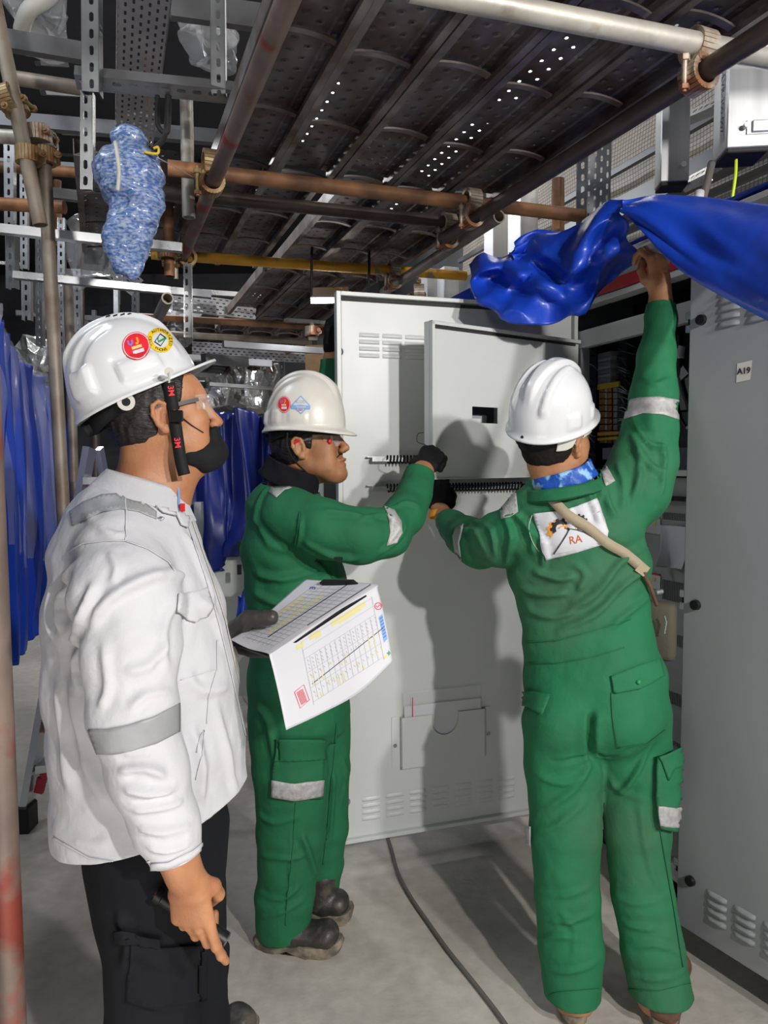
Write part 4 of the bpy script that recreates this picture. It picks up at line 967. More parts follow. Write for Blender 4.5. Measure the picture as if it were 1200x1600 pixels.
# papers inside the pocket stay things of their own
xa, za = dloc(632, 1104, .012); xb, zb = dloc(752, 1092, .012)
bm = new(); add_box(bm, DF((xa+xb)/2, .010, (za+zT-.16)/2), (abs(xa-xb), .006, za-zT+.16), RD, bev=.001)
pp_ = tag(build('folded_papers', bm, M['white']), 'white folded papers in the pocket of the open door', 'papers')
xa, za = dloc(630, 1090, .012); xb, zb = dloc(750, 1085, .012)
bm = new(); add_box(bm, DF((xa+xb)/2, .0155, (za+.012+zT-.1)/2), (abs(xa-xb), .0025, za+.024-zT+.1), RD, bev=.001)
zpb = tag(build('zip_bag', bm, M['film']), 'clear zip bag holding papers in the door pocket', 'plastic bag')
xs_, _ = dloc(644, 1100, .012); dpb = dpart('red_zip_line', xs_-.0015, xs_+.0015, .0165, .018, zT-.01, za-.002, 'stickred', 0, zpb)

# swing panel (inner door) ---------------------------------------------------
hp = RW(2.27, QF-.012); fp = V(.152, 2.335, 0); px_ = fp-hp; PW = px_.length; px_.normalize(); pn = V(0, 0, 1).cross(px_).normalized()
if pn.y > 0: pn = -pn
def PF(x, y, z): return hp+px_*x+pn*y+V(0, 0, z)
RP = Matrix((px_, pn, V(0, 0, 1))).transposed()
def ploc(px, py, yy=0):
    p = PP(px, py, hp+pn*yy, pn)-hp; return p.dot(px_), p.z
S0, S1 = 1.418, 1.932
hx0, hz1 = ploc(738, 635); hx1, hz0 = ploc(778, 662)
def ppart(name, x0, x1, y0, y1, z0, z1, m='cab', bev=0, parent=None):
    bm = new(); add_box(bm, PF((x0+x1)/2, (y0+y1)/2, (z0+z1)/2), (abs(x1-x0), abs(y1-y0), abs(z1-z0)), RP, bev); return build(name, bm, M[m], parent)
bm = new()
for (x0, x1, z0, z1) in ((0, hx1, S0, S1), (hx0, PW, S0, S1), (hx1, hx0, S0, hz0), (hx1, hx0, hz1, S1)):
    add_box(bm, PF((x0+x1)/2, -.002, (z0+z1)/2), (abs(x1-x0), .003, z1-z0), RP)
sp_ = build('swing_panel', bm, M['cab'], cab); sp_['label'] = 'small light grey inner panel with a square cutout'
for a in ((PW-.003, PW, -.03, .012, S0, S1), (PW-.012, PW, .009, .012, S0, S1), (0, PW, .0, .012, S1-.003, S1), (0, PW, .009, .012, S1-.012, S1), (0, PW, -.03, .006, S0, S0+.003)): ppart('panel_flange', *a, 'cab', 0, sp_)
ppart('seal', .02, PW-.016, .0, .004, S1-.022, S1-.014, 'rubber', 0, sp_)
ppart('cutout_backing', hx0+.06, hx1-.06, -.09, -.085, hz0-.05, hz1+.05, 'cab_dark', 0, sp_)
mx = (hx0+hx1)/2; mz = (hz0+hz1)/2
ppart('cutout_bracket', hx0, mx, -.02, -.017, hz0, mz-.002, 'cab_in', 0, sp_); ppart('cutout_bracket', hx0, mx+.012, -.012, -.010, hz0, mz-.012, 'cab', 0, sp_)

# right-hand leaf, slightly ajar ----------------------------------------------
fr = V(.863, 2.03, 0); ang = rad(31.0); rx = V(math.sin(ang), -math.cos(ang), 0); rn = V(-math.cos(ang), -math.sin(ang), 0)
def GF(x, y, z): return fr+rx*x+rn*y+V(0, 0, z)
RG = Matrix((rx, rn, V(0, 0, 1))).transposed()
def gloc(px, py, yy=0):
    p = PP(px, py, fr+rn*yy, rn)-fr; return p.dot(rx), p.z
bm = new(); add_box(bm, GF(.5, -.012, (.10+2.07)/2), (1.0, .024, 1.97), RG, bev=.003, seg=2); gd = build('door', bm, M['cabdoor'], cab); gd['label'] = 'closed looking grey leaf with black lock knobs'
for (px, py) in ((1097, 500), (1088, 945), (1080, 1376)):
    x, z = gloc(px, py); x = max(x, .022)
    bm = new(); add_cyl(bm, GF(x, 0, z), GF(x, .012, z), .015, 24, .0135); add_cyl(bm, GF(x, .012, z), GF(x, .0135, z), .011, 24); add_box(bm, GF(x, .014, z), (.004, .002, .012), RG); build('lock_knob', bm, M['black'], gd, auto=40)
    bm = new(); 
    for dz in (.018, -.018): add_box(bm, GF(-.012, -.018, z+dz+.004), (.022, .012, .022), RG, bev=.002)
    build('lock_cam', bm, M['galv'] if py != 945 else M['white'], gd); bm = new(); add_box(bm, GF(-.008, -.02, z+.004), (.012, .014, .016), RG); build('cam_block', bm, M['black'], gd)
xa, za = gloc(1114, 1398); bm = new(); louvres(bm, GF, xa+.012, za, 6, 4, .062, .017, .083, .024, .008); build('vent_louvres', bm, M['cabdoor'], gd, smooth=True)
xa, za = gloc(1140, 462); bm = new(); louvres(bm, GF, xa, za+.01, 6, 5, .062, .017, .083, .021, .008); build('vent_louvres', bm, M['cabdoor'], gd, smooth=True)
x, z = gloc(1163, 580); wz = .038
decal('paper_tag', poly_bm([(-.021, -.028), (.018, -.024), (.022, .026), (-.02, .022)]), GF(x, 0, z), rx, (0, 0, 1), None, M['offwhite'], gd, .0012)
decal('tag_number', text_bm('A19', .022, .0007), GF(x, .0005, z), rx, (0, 0, 1), None, M['ink'], gd, .0022)
# neighbour cabinet behind the open door
nb = empty('neighbour_cabinet', RW(3.3, 2.0, 0), 'next grey cabinet in the row behind the open door', 'cabinet')
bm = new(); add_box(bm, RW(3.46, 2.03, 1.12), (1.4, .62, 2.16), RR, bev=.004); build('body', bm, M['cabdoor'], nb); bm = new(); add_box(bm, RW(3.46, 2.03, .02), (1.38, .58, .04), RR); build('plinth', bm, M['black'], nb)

# cable on the floor
bm = new(); pts = [PH(x, y, .008) for x, y in ((600, 1290), (612, 1330), (622, 1365), (642, 1402), (668, 1440), (700, 1485), (740, 1535), (775, 1580), (800, 1615), (830, 1650))]
add_tube(bm, catmull(pts, 6), .0065, 10); tag(build('floor_cable', bm, M['cable'], smooth=True), 'dark dusty cable lying along the concrete floor', 'cable')

# ---------------------------------------------------------------- bright blue tarpaulin over the cabinet
g = [[P(972, 312, 2.2), P(1020, 300, 2.2), P(1090, 306, 2.12), P(1160, 318, 1.95), P(1260, 335, 1.7)],
     [P(972, 322, 2.17), P(1015, 325, 2.10), P(1085, 350, 1.97), P(1160, 385, 1.75), P(1260, 420, 1.5)],
     [P(975, 333, 2.16), P(1012, 355, 2.06), P(1078, 400, 1.88), P(1150, 445, 1.70), P(1260, 505, 1.45)],
     [P(978, 338, 2.16), P(1012, 366, 2.06), P(1070, 425, 1.9), P(1145, 470, 1.72), P(1260, 535, 1.46)]]
tf = tag(sheet('bright_blue_tarpaulin', g, M['tarp'], n=12, th=.003, fn=lambda u, v: .008*math.sin(v*9+u*5)+.012*noise.noise(Vector((u*3, v*6, 3)))), 'bright blue tarpaulin lifted off the cabinet by the raised hand', 'tarpaulin')
g = [[P(974, 312, 2.2), P(930, 322, 2.32), P(880, 362, 2.45), P(832, 366, 2.6), P(790, 395, 2.65), P(752, 398, 2.7), P(732, 412, 2.7)],
     [P(968, 330, 2.2), P(925, 355, 2.22), P(880, 395, 2.4), P(838, 392, 2.45), P(800, 402, 2.6), P(765, 420, 2.52), P(733, 428, 2.62)],
     [P(975, 345, 2.17), P(935, 385, 2.28), P(890, 425, 2.28), P(845, 415, 2.5), P(812, 428, 2.42), P(778, 432, 2.6), P(736, 445, 2.55)],
     [P(985, 380, 2.2), P(950, 400, 2.2), P(900, 448, 2.38), P(850, 440, 2.35), P(810, 452, 2.5), P(775, 462, 2.45), P(742, 462, 2.52)],
     [P(1010, 400, 2.3), P(962, 420, 2.34), P(915, 470, 2.3), P(860, 470, 2.4), P(815, 478, 2.35), P(785, 482, 2.42), P(750, 478, 2.5)],
     [P(1000, 415, 2.45), P(955, 445, 2.4), P(910, 486, 2.33), P(865, 498, 2.36), P(825, 508, 2.36), P(790, 500, 2.42), P(762, 488, 2.5)]]
sheet('bunched_tarpaulin', g, M['tarp'], tf, n=6, th=.003, fn=lambda u, v: .034*(.5-abs(math.sin(u*7+v*4)))*(.4+v*.6)+.014*(.5-abs(math.sin(u*13-v*7+2))))
g = [[P(890, 372, 2.62), P(860, 368, 2.62), P(830, 366, 2.62), P(808, 385, 2.62)], [P(885, 390, 2.6), P(855, 388, 2.52), P(832, 384, 2.6), P(802, 398, 2.55)], [P(870, 404, 2.6), P(850, 402, 2.6), P(828, 404, 2.55), P(800, 404, 2.6)]]
sheet('bunched_tarpaulin', g, M['tarp'], tf, n=8, th=.003, fn=lambda u, v: .02*math.sin(v*20))
g = [[P(735, 450, 2.75), P(715, 460, 2.75), P(702, 467, 2.72)], [P(742, 465, 2.7), P(722, 468, 2.7), P(700, 470, 2.7)], [P(745, 480, 2.74), P(725, 477, 2.74), P(703, 473, 2.74)]]
sheet('bunched_tarpaulin', g, M['tarp'], tf, n=6, th=.003)
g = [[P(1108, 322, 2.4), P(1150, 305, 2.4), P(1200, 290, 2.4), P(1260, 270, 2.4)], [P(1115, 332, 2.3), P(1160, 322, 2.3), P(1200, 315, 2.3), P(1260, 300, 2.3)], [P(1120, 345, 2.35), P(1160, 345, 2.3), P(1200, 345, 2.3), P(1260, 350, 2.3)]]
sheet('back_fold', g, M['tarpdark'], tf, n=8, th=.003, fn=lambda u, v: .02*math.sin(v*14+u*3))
# part of the cover lying on the cabinet roof
g = [[RW(.4, 2.3, 2.235), RW(1.2, 2.3, 2.25), RW(2.3, 2.3, 2.235)], [RW(.4, 2.0, 2.25), RW(1.2, 2.0, 2.27), RW(2.3, 2.0, 2.25)], [RW(.4, 1.76, 2.235), RW(1.2, 1.76, 2.26), RW(2.3, 1.76, 2.235)]]
sheet('roof_cover', g, M['tarp'], tf, n=8, th=.003, fn=lambda u, v: .006*math.sin(v*25+u*9))
# ---------------------------------------------------------------- people: heads, hands, garments, helmets
class HF:
    """head frame: f forward, l left, u up, in metres from the point between the ear canals"""
    def __init__(s, C, F, roll=0, sc=1.0):
        s.C = Vector(C); s.F = Vector(F).normalized(); s.L = V(0, 0, 1).cross(s.F).normalized(); s.U = s.F.cross(s.L)
        if roll: s.L, s.U = s.L*math.cos(roll)+s.U*math.sin(roll), s.U*math.cos(roll)-s.L*math.sin(roll)
        s.s = sc
        s.R = [list(s.F), list(s.L), list(s.U)]
    def __call__(s, f, l, u): return s.C+(s.F*f+s.L*l+s.U*u)*s.s
def head_prims(H):
    s = H.s; W = H; p = []
    p += [e_(W(-.008, 0, .045), (.098*s, .077*s, .083*s), H.R, .01), e_(W(-.03, 0, .02), (.072*s, .070*s, .07*s), H.R, .02),
          t_(W(.045, 0, .045), W(.052, 0, -.075), H.L, (.062*s, .048*s), (.036*s, .036*s), .025),
          c_(W(.005, .052, -.05), W(.068, .016, -.098), .020*s, .017*s, .03), c_(W(.005, -.052, -.05), W(.068, -.016, -.098), .020*s, .017*s, .03),
          c_(W(.078, -.009, -.099), W(.078, .009, -.099), .0165*s, None, .02), c_(W(.05, 0, -.085), W(.01, 0, -.075), .028*s, .03*s, .03),
          e_(W(.062, .040, -.012), (.03*s, .024*s, .026*s), H.R, .02), e_(W(.062, -.040, -.012), (.03*s, .024*s, .026*s), H.R, .02),
          e_(W(.046, .044, -.050), (.034*s, .021*s, .036*s), H.R, .03), e_(W(.046, -.044, -.050), (.034*s, .021*s, .036*s), H.R, .03),
          c_(W(.086, -.030, .034), W(.086, .030, .034), .011*s, None, .018),
          c_(W(.088, 0, .028), W(.110, 0, -.018), .0075*s, .0105*s, .012), e_(W(.113, 0, -.026), (.0125*s, .0125*s, .0105*s), H.R, .008),
          e_(W(.103, .0125, -.030), (.010*s, .007*s, .0085*s), H.R, .006), e_(W(.103, -.0125, -.030), (.010*s, .007*s, .0085*s), H.R, .006),
          e_(W(.084, .031, .014), (.012*s, .017*s, .010*s), H.R, .010, True), e_(W(.084, -.031, .014), (.012*s, .017*s, .010*s), H.R, .010, True),
          e_(W(.074, .031, .014), (.0155*s, .0155*s, .0135*s), H.R, .004), e_(W(.074, -.031, .014), (.0155*s, .0155*s, .0135*s), H.R, .004),
          e_(W(.094, 0, -.058), (.012*s, .024*s, .0075*s), H.R, .008), e_(W(.090, 0, -.073), (.012*s, .020*s, .008*s), H.R, .007),
          e_(W(.108, 0, -.0645), (.012*s, .024*s, .0016*s), H.R, .004, True)]
    for g in (-1, 1):
        y = lambda v: g*v
        p += [e_(W(-.004, y(.077), .002), (.018*s, .010*s, .028*s), H.R, .008), e_(W(.002, y(.088), .0), (.011*s, .010*s, .018*s), H.R, .004, True)]
        arc = [(.008, .079, .012), (.006, .083, .026), (-.006, .087, .033), (-.019, .088, .026), (-.022, .087, .008), (-.016, .084, -.012), (-.006, .080, -.026), (.002, .077, -.029)]
        for a, b in zip(arc, arc[1:]): p.append(c_(W(a[0], y(a[1]), a[2]), W(b[0], y(b[1]), b[2]), .0046*s, .0046*s, .003))
        p += [c_(W(-.004, y(.080), -.024), W(.002, y(.078), -.026), .008*s, .007*s, .005), c_(W(.008, y(.078), -.002), W(.007, y(.078), -.008), .005*s, .0045*s, .004),
              c_(W(-.010, y(.083), .016), W(-.013, y(.083), -.006), .004*s, .004*s, .004)]
    return p
def hand_prims(W, X, Z, right=True, curls=None, thumb=None, s=1.0, spread=.05, r=1.0):
    """W wrist, X towards fingers, Z dorsal. curls: four (mcp, pip, dip) in degrees; thumb: (side, down) angles"""
    X = Vector(X).normalized(); Z = Vector(Z); Z = (Z-X*Z.dot(X)).normalized(); Y = Z.cross(X) if right else X.cross(Z)
    W = Vector(W); Lc = lambda x, y, z: W+(X*x+Y*y+Z*z)*s
    curls = curls or [(30, 35, 20)]*4; p = []
    p.append(t_(Lc(.0, 0, 0), Lc(.030, .001, 0), Y, (.027*s, .020*s), (.036*s, .017*s), .012))
    p.append(t_(Lc(.030, .001, 0), Lc(.080, 0, .001), Y, (.037*s, .016*s), (.041*s, .0135*s), .012))
    fb = [(.090, .0285, 0, .0098), (.094, .0095, .001, .0100), (.089, -.010, 0, .0095), (.080, -.028, -.001, .0083)]
    fl = [(.043, .025, .021), (.047, .029, .022), (.043, .027, .021), (.034, .020, .018)]
    tips = []
    for k in range(4):
        x, y, z, rr = fb[k]; pos = Lc(x, y, z); a = 0; sp_ = (1.5-k)*spread
        p.append(c_(Lc(x-.045, y*.7, z), pos, .010*s*r, rr*1.08*s*r, .006))
        for j in range(3):
            a += rad(curls[k][j]); d = (X*math.cos(sp_)+Y*math.sin(sp_))*math.cos(a)-Z*math.sin(a)
            q = pos+d*fl[k][j]*s; r0 = rr*(1-.09*j)*s*r; r1 = rr*(1-.09*(j+1))*s*r
            p.append(c_(pos, q, r0, r1, .0028 if j else .005)); 
            if j < 2: p.append(c_(q+Z*.001, q+Z*.001, r1*1.06, None, .004))
            pos = q
        tips.append(pos)
    th = thumb or [(.030, .045, -.010), (.058, .055, -.018), (.082, .050, -.026)]
    q0 = Lc(.012, .020, -.006)
    rs = [.0155, .0135, .0118, .0098]
    for j, t in enumerate(th):
        q1 = Lc(*t); p.append(c_(q0, q1, rs[j]*s*r, rs[j+1]*s*r, .010 if j == 0 else .004)); q0 = q1
    return p
def scaled(prims, k):
    out = []
    for p in prims:
        if p[0] == 'c': out.append(('c', p[1], p[2], p[3]*k, p[4]*k, p[5], p[6]))
        elif p[0] == 'e': out.append(('e', p[1], tuple(r*k for r in p[2]), p[3], p[4], p[5]))
        else: out.append(('t', p[1], p[2], p[3], (p[4][0]*k, p[4][1]*k), (p[5][0]*k, p[5][1]*k), p[6], p[7]))
    return out
def body_mesh(name, limbs, fines, mat, fine=.003, coarse=.011):
    """one continuous body: coarse under the clothes, fine where skin shows"""
    allp = list(limbs); zones = [[], [], []]
    for f in fines:
        allp += f; lo, hi = bounds(f, .008)
        for i in range(3): zones[i].append((lo[i], hi[i]))
    lo, hi = bounds(allp, .03)
    fld = Field(*[rng_axis(lo[i], hi[i], coarse, fine, zones[i]) for i in range(3)])
    fld.apply(allp); pos, q = fld.mesh(1)
    return link(name, mesh_from(name, pos, q), mat, None, True)
def hitpx(tree, px, py, lift=0.0):
    d = ray(px, py).normalized(); h = tree.ray_cast(CAM, d)
    if h[0] is None: return None
    n = h[1] if h[1].dot(d) < 0 else -h[1]
    return h[0]+n*lift
def fold_disp(folds, tree, nz=((.006, 8, 1), (.003, 22, 2)), hard=.0):
    segs = []
    for pts, hgt, wd in folds:
        q = [hitpx(tree, x, y) for x, y in pts]; q = [a for a in q if a is not None]
        if len(q) > 1:
            if len(q) > 2: q = catmull(q, 3)
            segs.append(([np.array(a) for a in q], hgt, wd))
    def f(pos, nrm):
        D = np.zeros(len(pos))
        for amp, sc, sd in nz: D += amp*vnoise(pos, (sc, sc, sc*.8), sd)
        for q, hgt, wd in segs:
            best = np.full(len(pos), 9.0); par = np.zeros(len(pos)); n = len(q)-1
            lo = np.min(q, axis=0)-3*wd; hi = np.max(q, axis=0)+3*wd
            m = np.all((pos > lo) & (pos < hi), axis=1); pp = pos[m]
            if not len(pp): continue
            b = np.full(len(pp), 9.0); pr = np.zeros(len(pp))
            for i, (A, B) in enumerate(zip(q, q[1:])):
                d = B-A; L2 = max(d@d, 1e-9); t = np.clip(((pp-A)@d)/L2, 0, 1); ds = np.linalg.norm(pp-A-t[:, None]*d, axis=1); k = ds < b; b[k] = ds[k]; pr[k] = (i+t[k])/n
            env = np.clip(np.minimum(pr, 1-pr)*5, .12, 1)
            D[m] += 1.6*hgt*env*(1.35*np.exp(-(b/(wd*.85))**2)-.6*np.exp(-(b/(2.0*wd))**2))
        return pos+nrm*D[:, None]
    return f
def garment(name, prims, mat, parent, h=.006, folds=(), nz=((.006, 8, 1), (.003, 22, 2)), clip=None, smooth=1, cuts=None):
    """cloth surface: blended limbs, then folds pressed in along lines seen in the photo; cuts: (point, outward normal, near point, radius) open hems"""
    lo, hi = bounds(prims, .03); f = Field(*[np.arange(lo[i], hi[i]+h, h) for i in range(3)]); f.apply(prims)
    if clip:
        X, Y, Z = np.meshgrid(*f.ax, indexing='ij', sparse=True)
        for p, n in clip:
            n = Vector(n).normalized(); f.F = np.maximum(f.F, ((X-p[0])*n[0]+(Y-p[1])*n[1]+(Z-p[2])*n[2]).astype(np.float32))
    pos, q = f.mesh(smooth)
    me = mesh_from(name, pos, q); bm = new(); bm.from_mesh(me); tree = BVHTree.FromBMesh(bm); bm.free(); bpy.data.meshes.remove(me)
    pos = fold_disp(folds, tree, nz)(pos, vnormals(pos, q))
    me = mesh_from(name, pos, q)
    if cuts:
        bm = new(); bm.from_mesh(me)
        for co, no, c, r in cuts:
            c = Vector(c); g = [v for v in bm.verts if (v.co-c).length < r]; gs = set(g)
            es = [e for e in bm.edges if e.verts[0] in gs and e.verts[1] in gs]; fs = [x for x in bm.faces if all(v in gs for v in x.verts)]
            bmesh.ops.bisect_plane(bm, geom=g+es+fs, plane_co=co, plane_no=no, clear_outer=True, dist=1e-5)
        bm.to_mesh(me); bm.free()
    o = link(name, me, mat, parent, True)
    if cuts: m = o.modifiers.new('thickness', 'SOLIDIFY'); m.thickness = .002; m.offset = -1
    return o
def pxpatch(name, bm, tree, mat, parent, lift=.0015, th=0.0, maxlen=7):
    """a flat shape drawn in photo pixels, laid on the surface it is seen on"""
    bmesh.ops.triangulate(bm, faces=bm.faces[:])
    for _ in range(6):
        es = [e for e in bm.edges if e.calc_length() > maxlen]
        if not es: break
        bmesh.ops.subdivide_edges(bm, edges=es, cuts=1); bmesh.ops.triangulate(bm, faces=bm.faces[:])
    bad = []
    for v in bm.verts:
        h = hitpx(tree, v.co.x, v.co.y, lift)
        if h is None: bad.append(v)
        else: v.co = h
    bmesh.ops.delete(bm, geom=bad, context='VERTS')
    md = [e.calc_length() for e in bm.edges]
    if md:
        lim = 5*sorted(md)[len(md)//2]+.02; bmesh.ops.delete(bm, geom=[e for e in bm.edges if e.calc_length() > lim], context='EDGES')
    bm.normal_update(); bmesh.ops.recalc_face_normals(bm, faces=bm.faces)
    fl = [f for f in bm.faces if f.normal.dot(f.calc_center_median()-CAM) > 0]
    if len(fl) > len(bm.faces)/2: bmesh.ops.reverse_faces(bm, faces=bm.faces[:])
    me = bpy.data.meshes.new(name); bm.to_mesh(me); bm.free(); o = link(name, me, mat, parent, True)
    if th: m = o.modifiers.new('thickness', 'SOLIDIFY'); m.thickness = th; m.offset = 0
    return o
def pxline(pts, w):
    """ribbon outline along pixel points, width in pixels"""
    bm = new(); P2 = [Vector((x, y, 0)) for x, y in pts]; prev = None
    for i, p in enumerate(P2):
        t = (P2[min(i+1, len(P2)-1)]-P2[max(i-1, 0)]).normalized(); n = Vector((-t.y, t.x, 0))*w/2
        a, b = bm.verts.new(p-n), bm.verts.new(p+n)
        if prev: bm.faces.new((prev[0], a, b, prev[1]))
        prev = (a, b)
    return bm
def pxmap(bm, o, ux, uy):
    """2-D local shape -> pixels: o + x*ux + y*uy"""
    for v in bm.verts: v.co = Vector((o[0]+v.co.x*ux[0]+v.co.y*uy[0], o[1]+v.co.x*ux[1]+v.co.y*uy[1], 0))
    return bm
def helmet(H, mat, parent, a=.138, b=.112, hh=.158, brim=.045, ridge='single', tilt=0, side=(), name='hard_hat'):
    """H: helmet frame, origin at the centre of the rim"""
    nphi, nv = 128, 40; bm = new(); rows = []
    def sm(x): x = max(0, min(1, x)); return x*x*(3-2*x)
    for i in range(nv+1):
        th = (i/nv)*PI/2; row = []
        for k in range(nphi):
            ph = 2*PI*k/nphi; r = math.sin(th)**.9; z = math.cos(th)**.92*hh if th < PI/2-1e-6 else 0
            c, s_ = math.cos(ph), math.sin(ph); x = a*r*c; y = b*r*s_; d = 0
            if ridge in ('single', 'triple'):
                w = .018+.006*(x/a); e = sm((w-abs(y))/.009+.5)*sm((z/hh-.25)*4)*sm((a*.93-abs(x))/.03); d += (.013 if ridge == 'triple' else .009)*e
            if ridge == 'triple':
                for g in (-1, 1):
                    yc = g*(.034+.22*(a*.6-x)*.35); w = .0085; e = sm((w-abs(y-yc))/.006+.5)*sm((.05-x)/.04)*sm((z/hh-.28)*5); d += .010*e
            if ridge == 'single':
                for g in (-1, 1):
                    yc = g*(.052+.1*(.05-x)*.5); w = .010; e = sm((w-abs(y-yc))/.008+.5)*sm((.02-x)/.05)*sm((z/hh-.3)*5); d -= .005*e
            for (p0, p1, v0, v1, dd_) in side:
                pd = math.degrees(ph); pd = pd-360 if pd > 180 else pd
                e = sm((pd-p0)/3+.5)*sm((p1-pd)/3+.5)*sm((i/nv-v0)/.03+.5)*sm((v1-i/nv)/.03+.5); d += dd_*e
            n = Vector((c*math.sin(th)/a, s_*math.sin(th)/b, math.cos(th)/hh)).normalized() if True else None
            row.append(bm.verts.new(H(x+n.x*d, y+n.y*d, z+n.z*d)))
        rows.append(row)
    for (fo, dz) in ((.25, -.002), (.6, -.0025), (1, -.004), (1.02, -.009)):
        row = []
        for k in range(nphi):
            ph = 2*PI*k/nphi; c, s_ = math.cos(ph), math.sin(ph); bb = .008+brim*max(0, c)**2.2; up = tilt*max(0, c)**2*fo
            drop = -.010*max(0, -c)**2 - .004*abs(s_)
            row.append(bm.verts.new(H((a+bb*fo)*c, (b+bb*fo*.8)*s_, dz+up+drop*min(1, fo*1.5))))
        rows.append(row)
    for r0, r1 in zip(rows[1:], rows[2:]):
        for k in range(nphi): bm.faces.new((r0[k], r0[(k+1) % nphi], r1[(k+1) % nphi], r1[k]))
    top = bm.verts.new(H(0, 0, hh+(.009 if ridge != 'none' else 0)))
    for k in range(nphi): bm.faces.new((top, rows[1][(k+1) % nphi], rows[1][k]))
    for v in rows[0]: bm.verts.remove(v)
    o = build(name, bm, mat, parent, smooth=True); m = o.modifiers.new('thickness', 'SOLIDIFY'); m.thickness = .0028; m.offset = -1
    return o
def sunder(H, parent, a=.118, b=.092, band='strap', back=True):
    """black head band and ratchet knob under the shell"""
    bm = new(); n = 40; r0, r1 = [], []
    for k in range(n):
        ph = 2*PI*k/n; c, s_ = math.cos(ph), math.sin(ph); dz = -.022*max(0, -c)**1.3
        r0.append(bm.verts.new(H(a*c*(1 if c > 0 else .98), b*s_, .004+dz))); r1.append(bm.verts.new(H((a-.004)*c, (b-.003)*s_, -.022+dz*1.3)))
    for k in range(n): bm.faces.new((r0[k], r0[(k+1) % n], r1[(k+1) % n], r1[k]))
    o = build('head_band', bm, M[band], parent, smooth=True); m = o.modifiers.new('thickness', 'SOLIDIFY'); m.thickness = .004; m.offset = 1
    bm = new(); add_cyl(bm, H(-a+.006, 0, -.032), H(-a-.014, 0, -.036), .017, 28, .0155); add_cyl(bm, H(-a-.014, 0, -.036), H(-a-.0155, 0, -.0365), .0135, 24); build('ratchet_knob', bm, M['strap'], o, auto=40)
    return o
def hair_obj(H, mat, parent, lowu=-.062, front=.028, grow=.0075, extra=()):
    s = H.s; p = [e_(H(-.010, 0, .045), ((.098+grow)*s, (.077+grow*.7)*s, (.083+grow)*s), H.R, .01), e_(H(-.032, 0, .005), ((.072+grow)*s, (.070+grow*.6)*s, .082*s), H.R, .02)]
    for g in (-1, 1): p.append(c_(H(.018, g*.0725, .03), H(.012, g*.0735, .004), .009*s, .005*s, .006))
    for g in (-1, 1): p.append(e_(H(-.001, g*.085, -.004), (.0195*s, .022*s, .03*s), H.R, .006, True))
    for g in (-1, 1): p.append(c_(H(.012, g*.085, -.03), H(.025, g*.085, -.10), .034*s, .04*s, .006, True))
    p += list(extra)
    def ff(f):
        X, Y, Z = np.meshgrid(*f.ax, indexing='ij', sparse=True)
        for co, n in ((H(front, 0, .0), H.F*1.0+H.U*-.35), (H(0, 0, lowu), -H.U*1.0+H.F*.15)):
            f.F = np.maximum(f.F, ((X-co[0])*n[0]+(Y-co[1])*n[1]+(Z-co[2])*n[2]).astype(np.float32))
    def dsp(pos, n): return pos+n*(.0015*vnoise(pos, (110, 110, 60), 5))[:, None]
    return sdf_obj('hair', p, mat, parent, h=.0032, fieldfn=ff, disp=dsp)
def glasses(H, parent, arm='black', frame_m=None, drop=0, tips=None, ww=.066):
    g = empty('safety_glasses'); g.parent = parent
    rows = []
    for u in (.034, .018, -.004, -.016):
        row = []
        for l in np.linspace(-1, 1, 9):
            w_ = ww*(1 if u > 0 else .86); low = (-.008 if u < -.01 and abs(l) < .3 else 0)*-1.2
            row.append(H(.1125-.042*abs(l)**2.2-(.004 if u < 0 else 0), l*w_, u+low+drop))
        rows.append(row)
    sheet('lens', rows, M['lens'], g, n=4, th=.0018)
    for sd in (-1, 1):
        bm = new(); pts = catmull([H(.076, sd*(ww+.001), .026+drop), H(.05, sd*.0735, .024+drop), H(.02, sd*.0790, .021+drop), H(-.008, sd*.0835, .022+drop*.5), H(-.026, sd*.085, .008)], 5)
        for a, b in zip(pts, pts[1:]): add_bar(bm, a, b, .0028, .0075, H.L)
        build('temple_arm', bm, M[arm], g)
        if tips:
            bm = new(); add_bar(bm, H(.005, sd*.0845, .024), H(-.016, sd*.086, .018), .005, .009, H.L, .001); add_sphere(bm, H(.085, sd*.058, .0), (.006, .006, .008)); build('arm_tip', bm, M[tips], g)
    bm = new(); pts = [H(.1135-.042*abs(l)**2.2, l*ww, .0345+drop) for l in np.linspace(-1, 1, 15)]
    add_tube(bm, pts, .0014, 6); build('brow_bar', bm, M[frame_m or 'lens'], g)
    return g
def eyes(H, parent):
    for sd in (-1, 1):
        bm = new(); add_sphere(bm, H(.0795, sd*.031, .013), .0118*H.s, u=16, v=12); e = build('eye', bm, M['eye'], parent, smooth=True)
        bm = new(); add_sphere(bm, H(.0868, sd*.031, .0125), (.0048, .0048, .0048)); build('iris', bm, M['ink'], e, smooth=True)
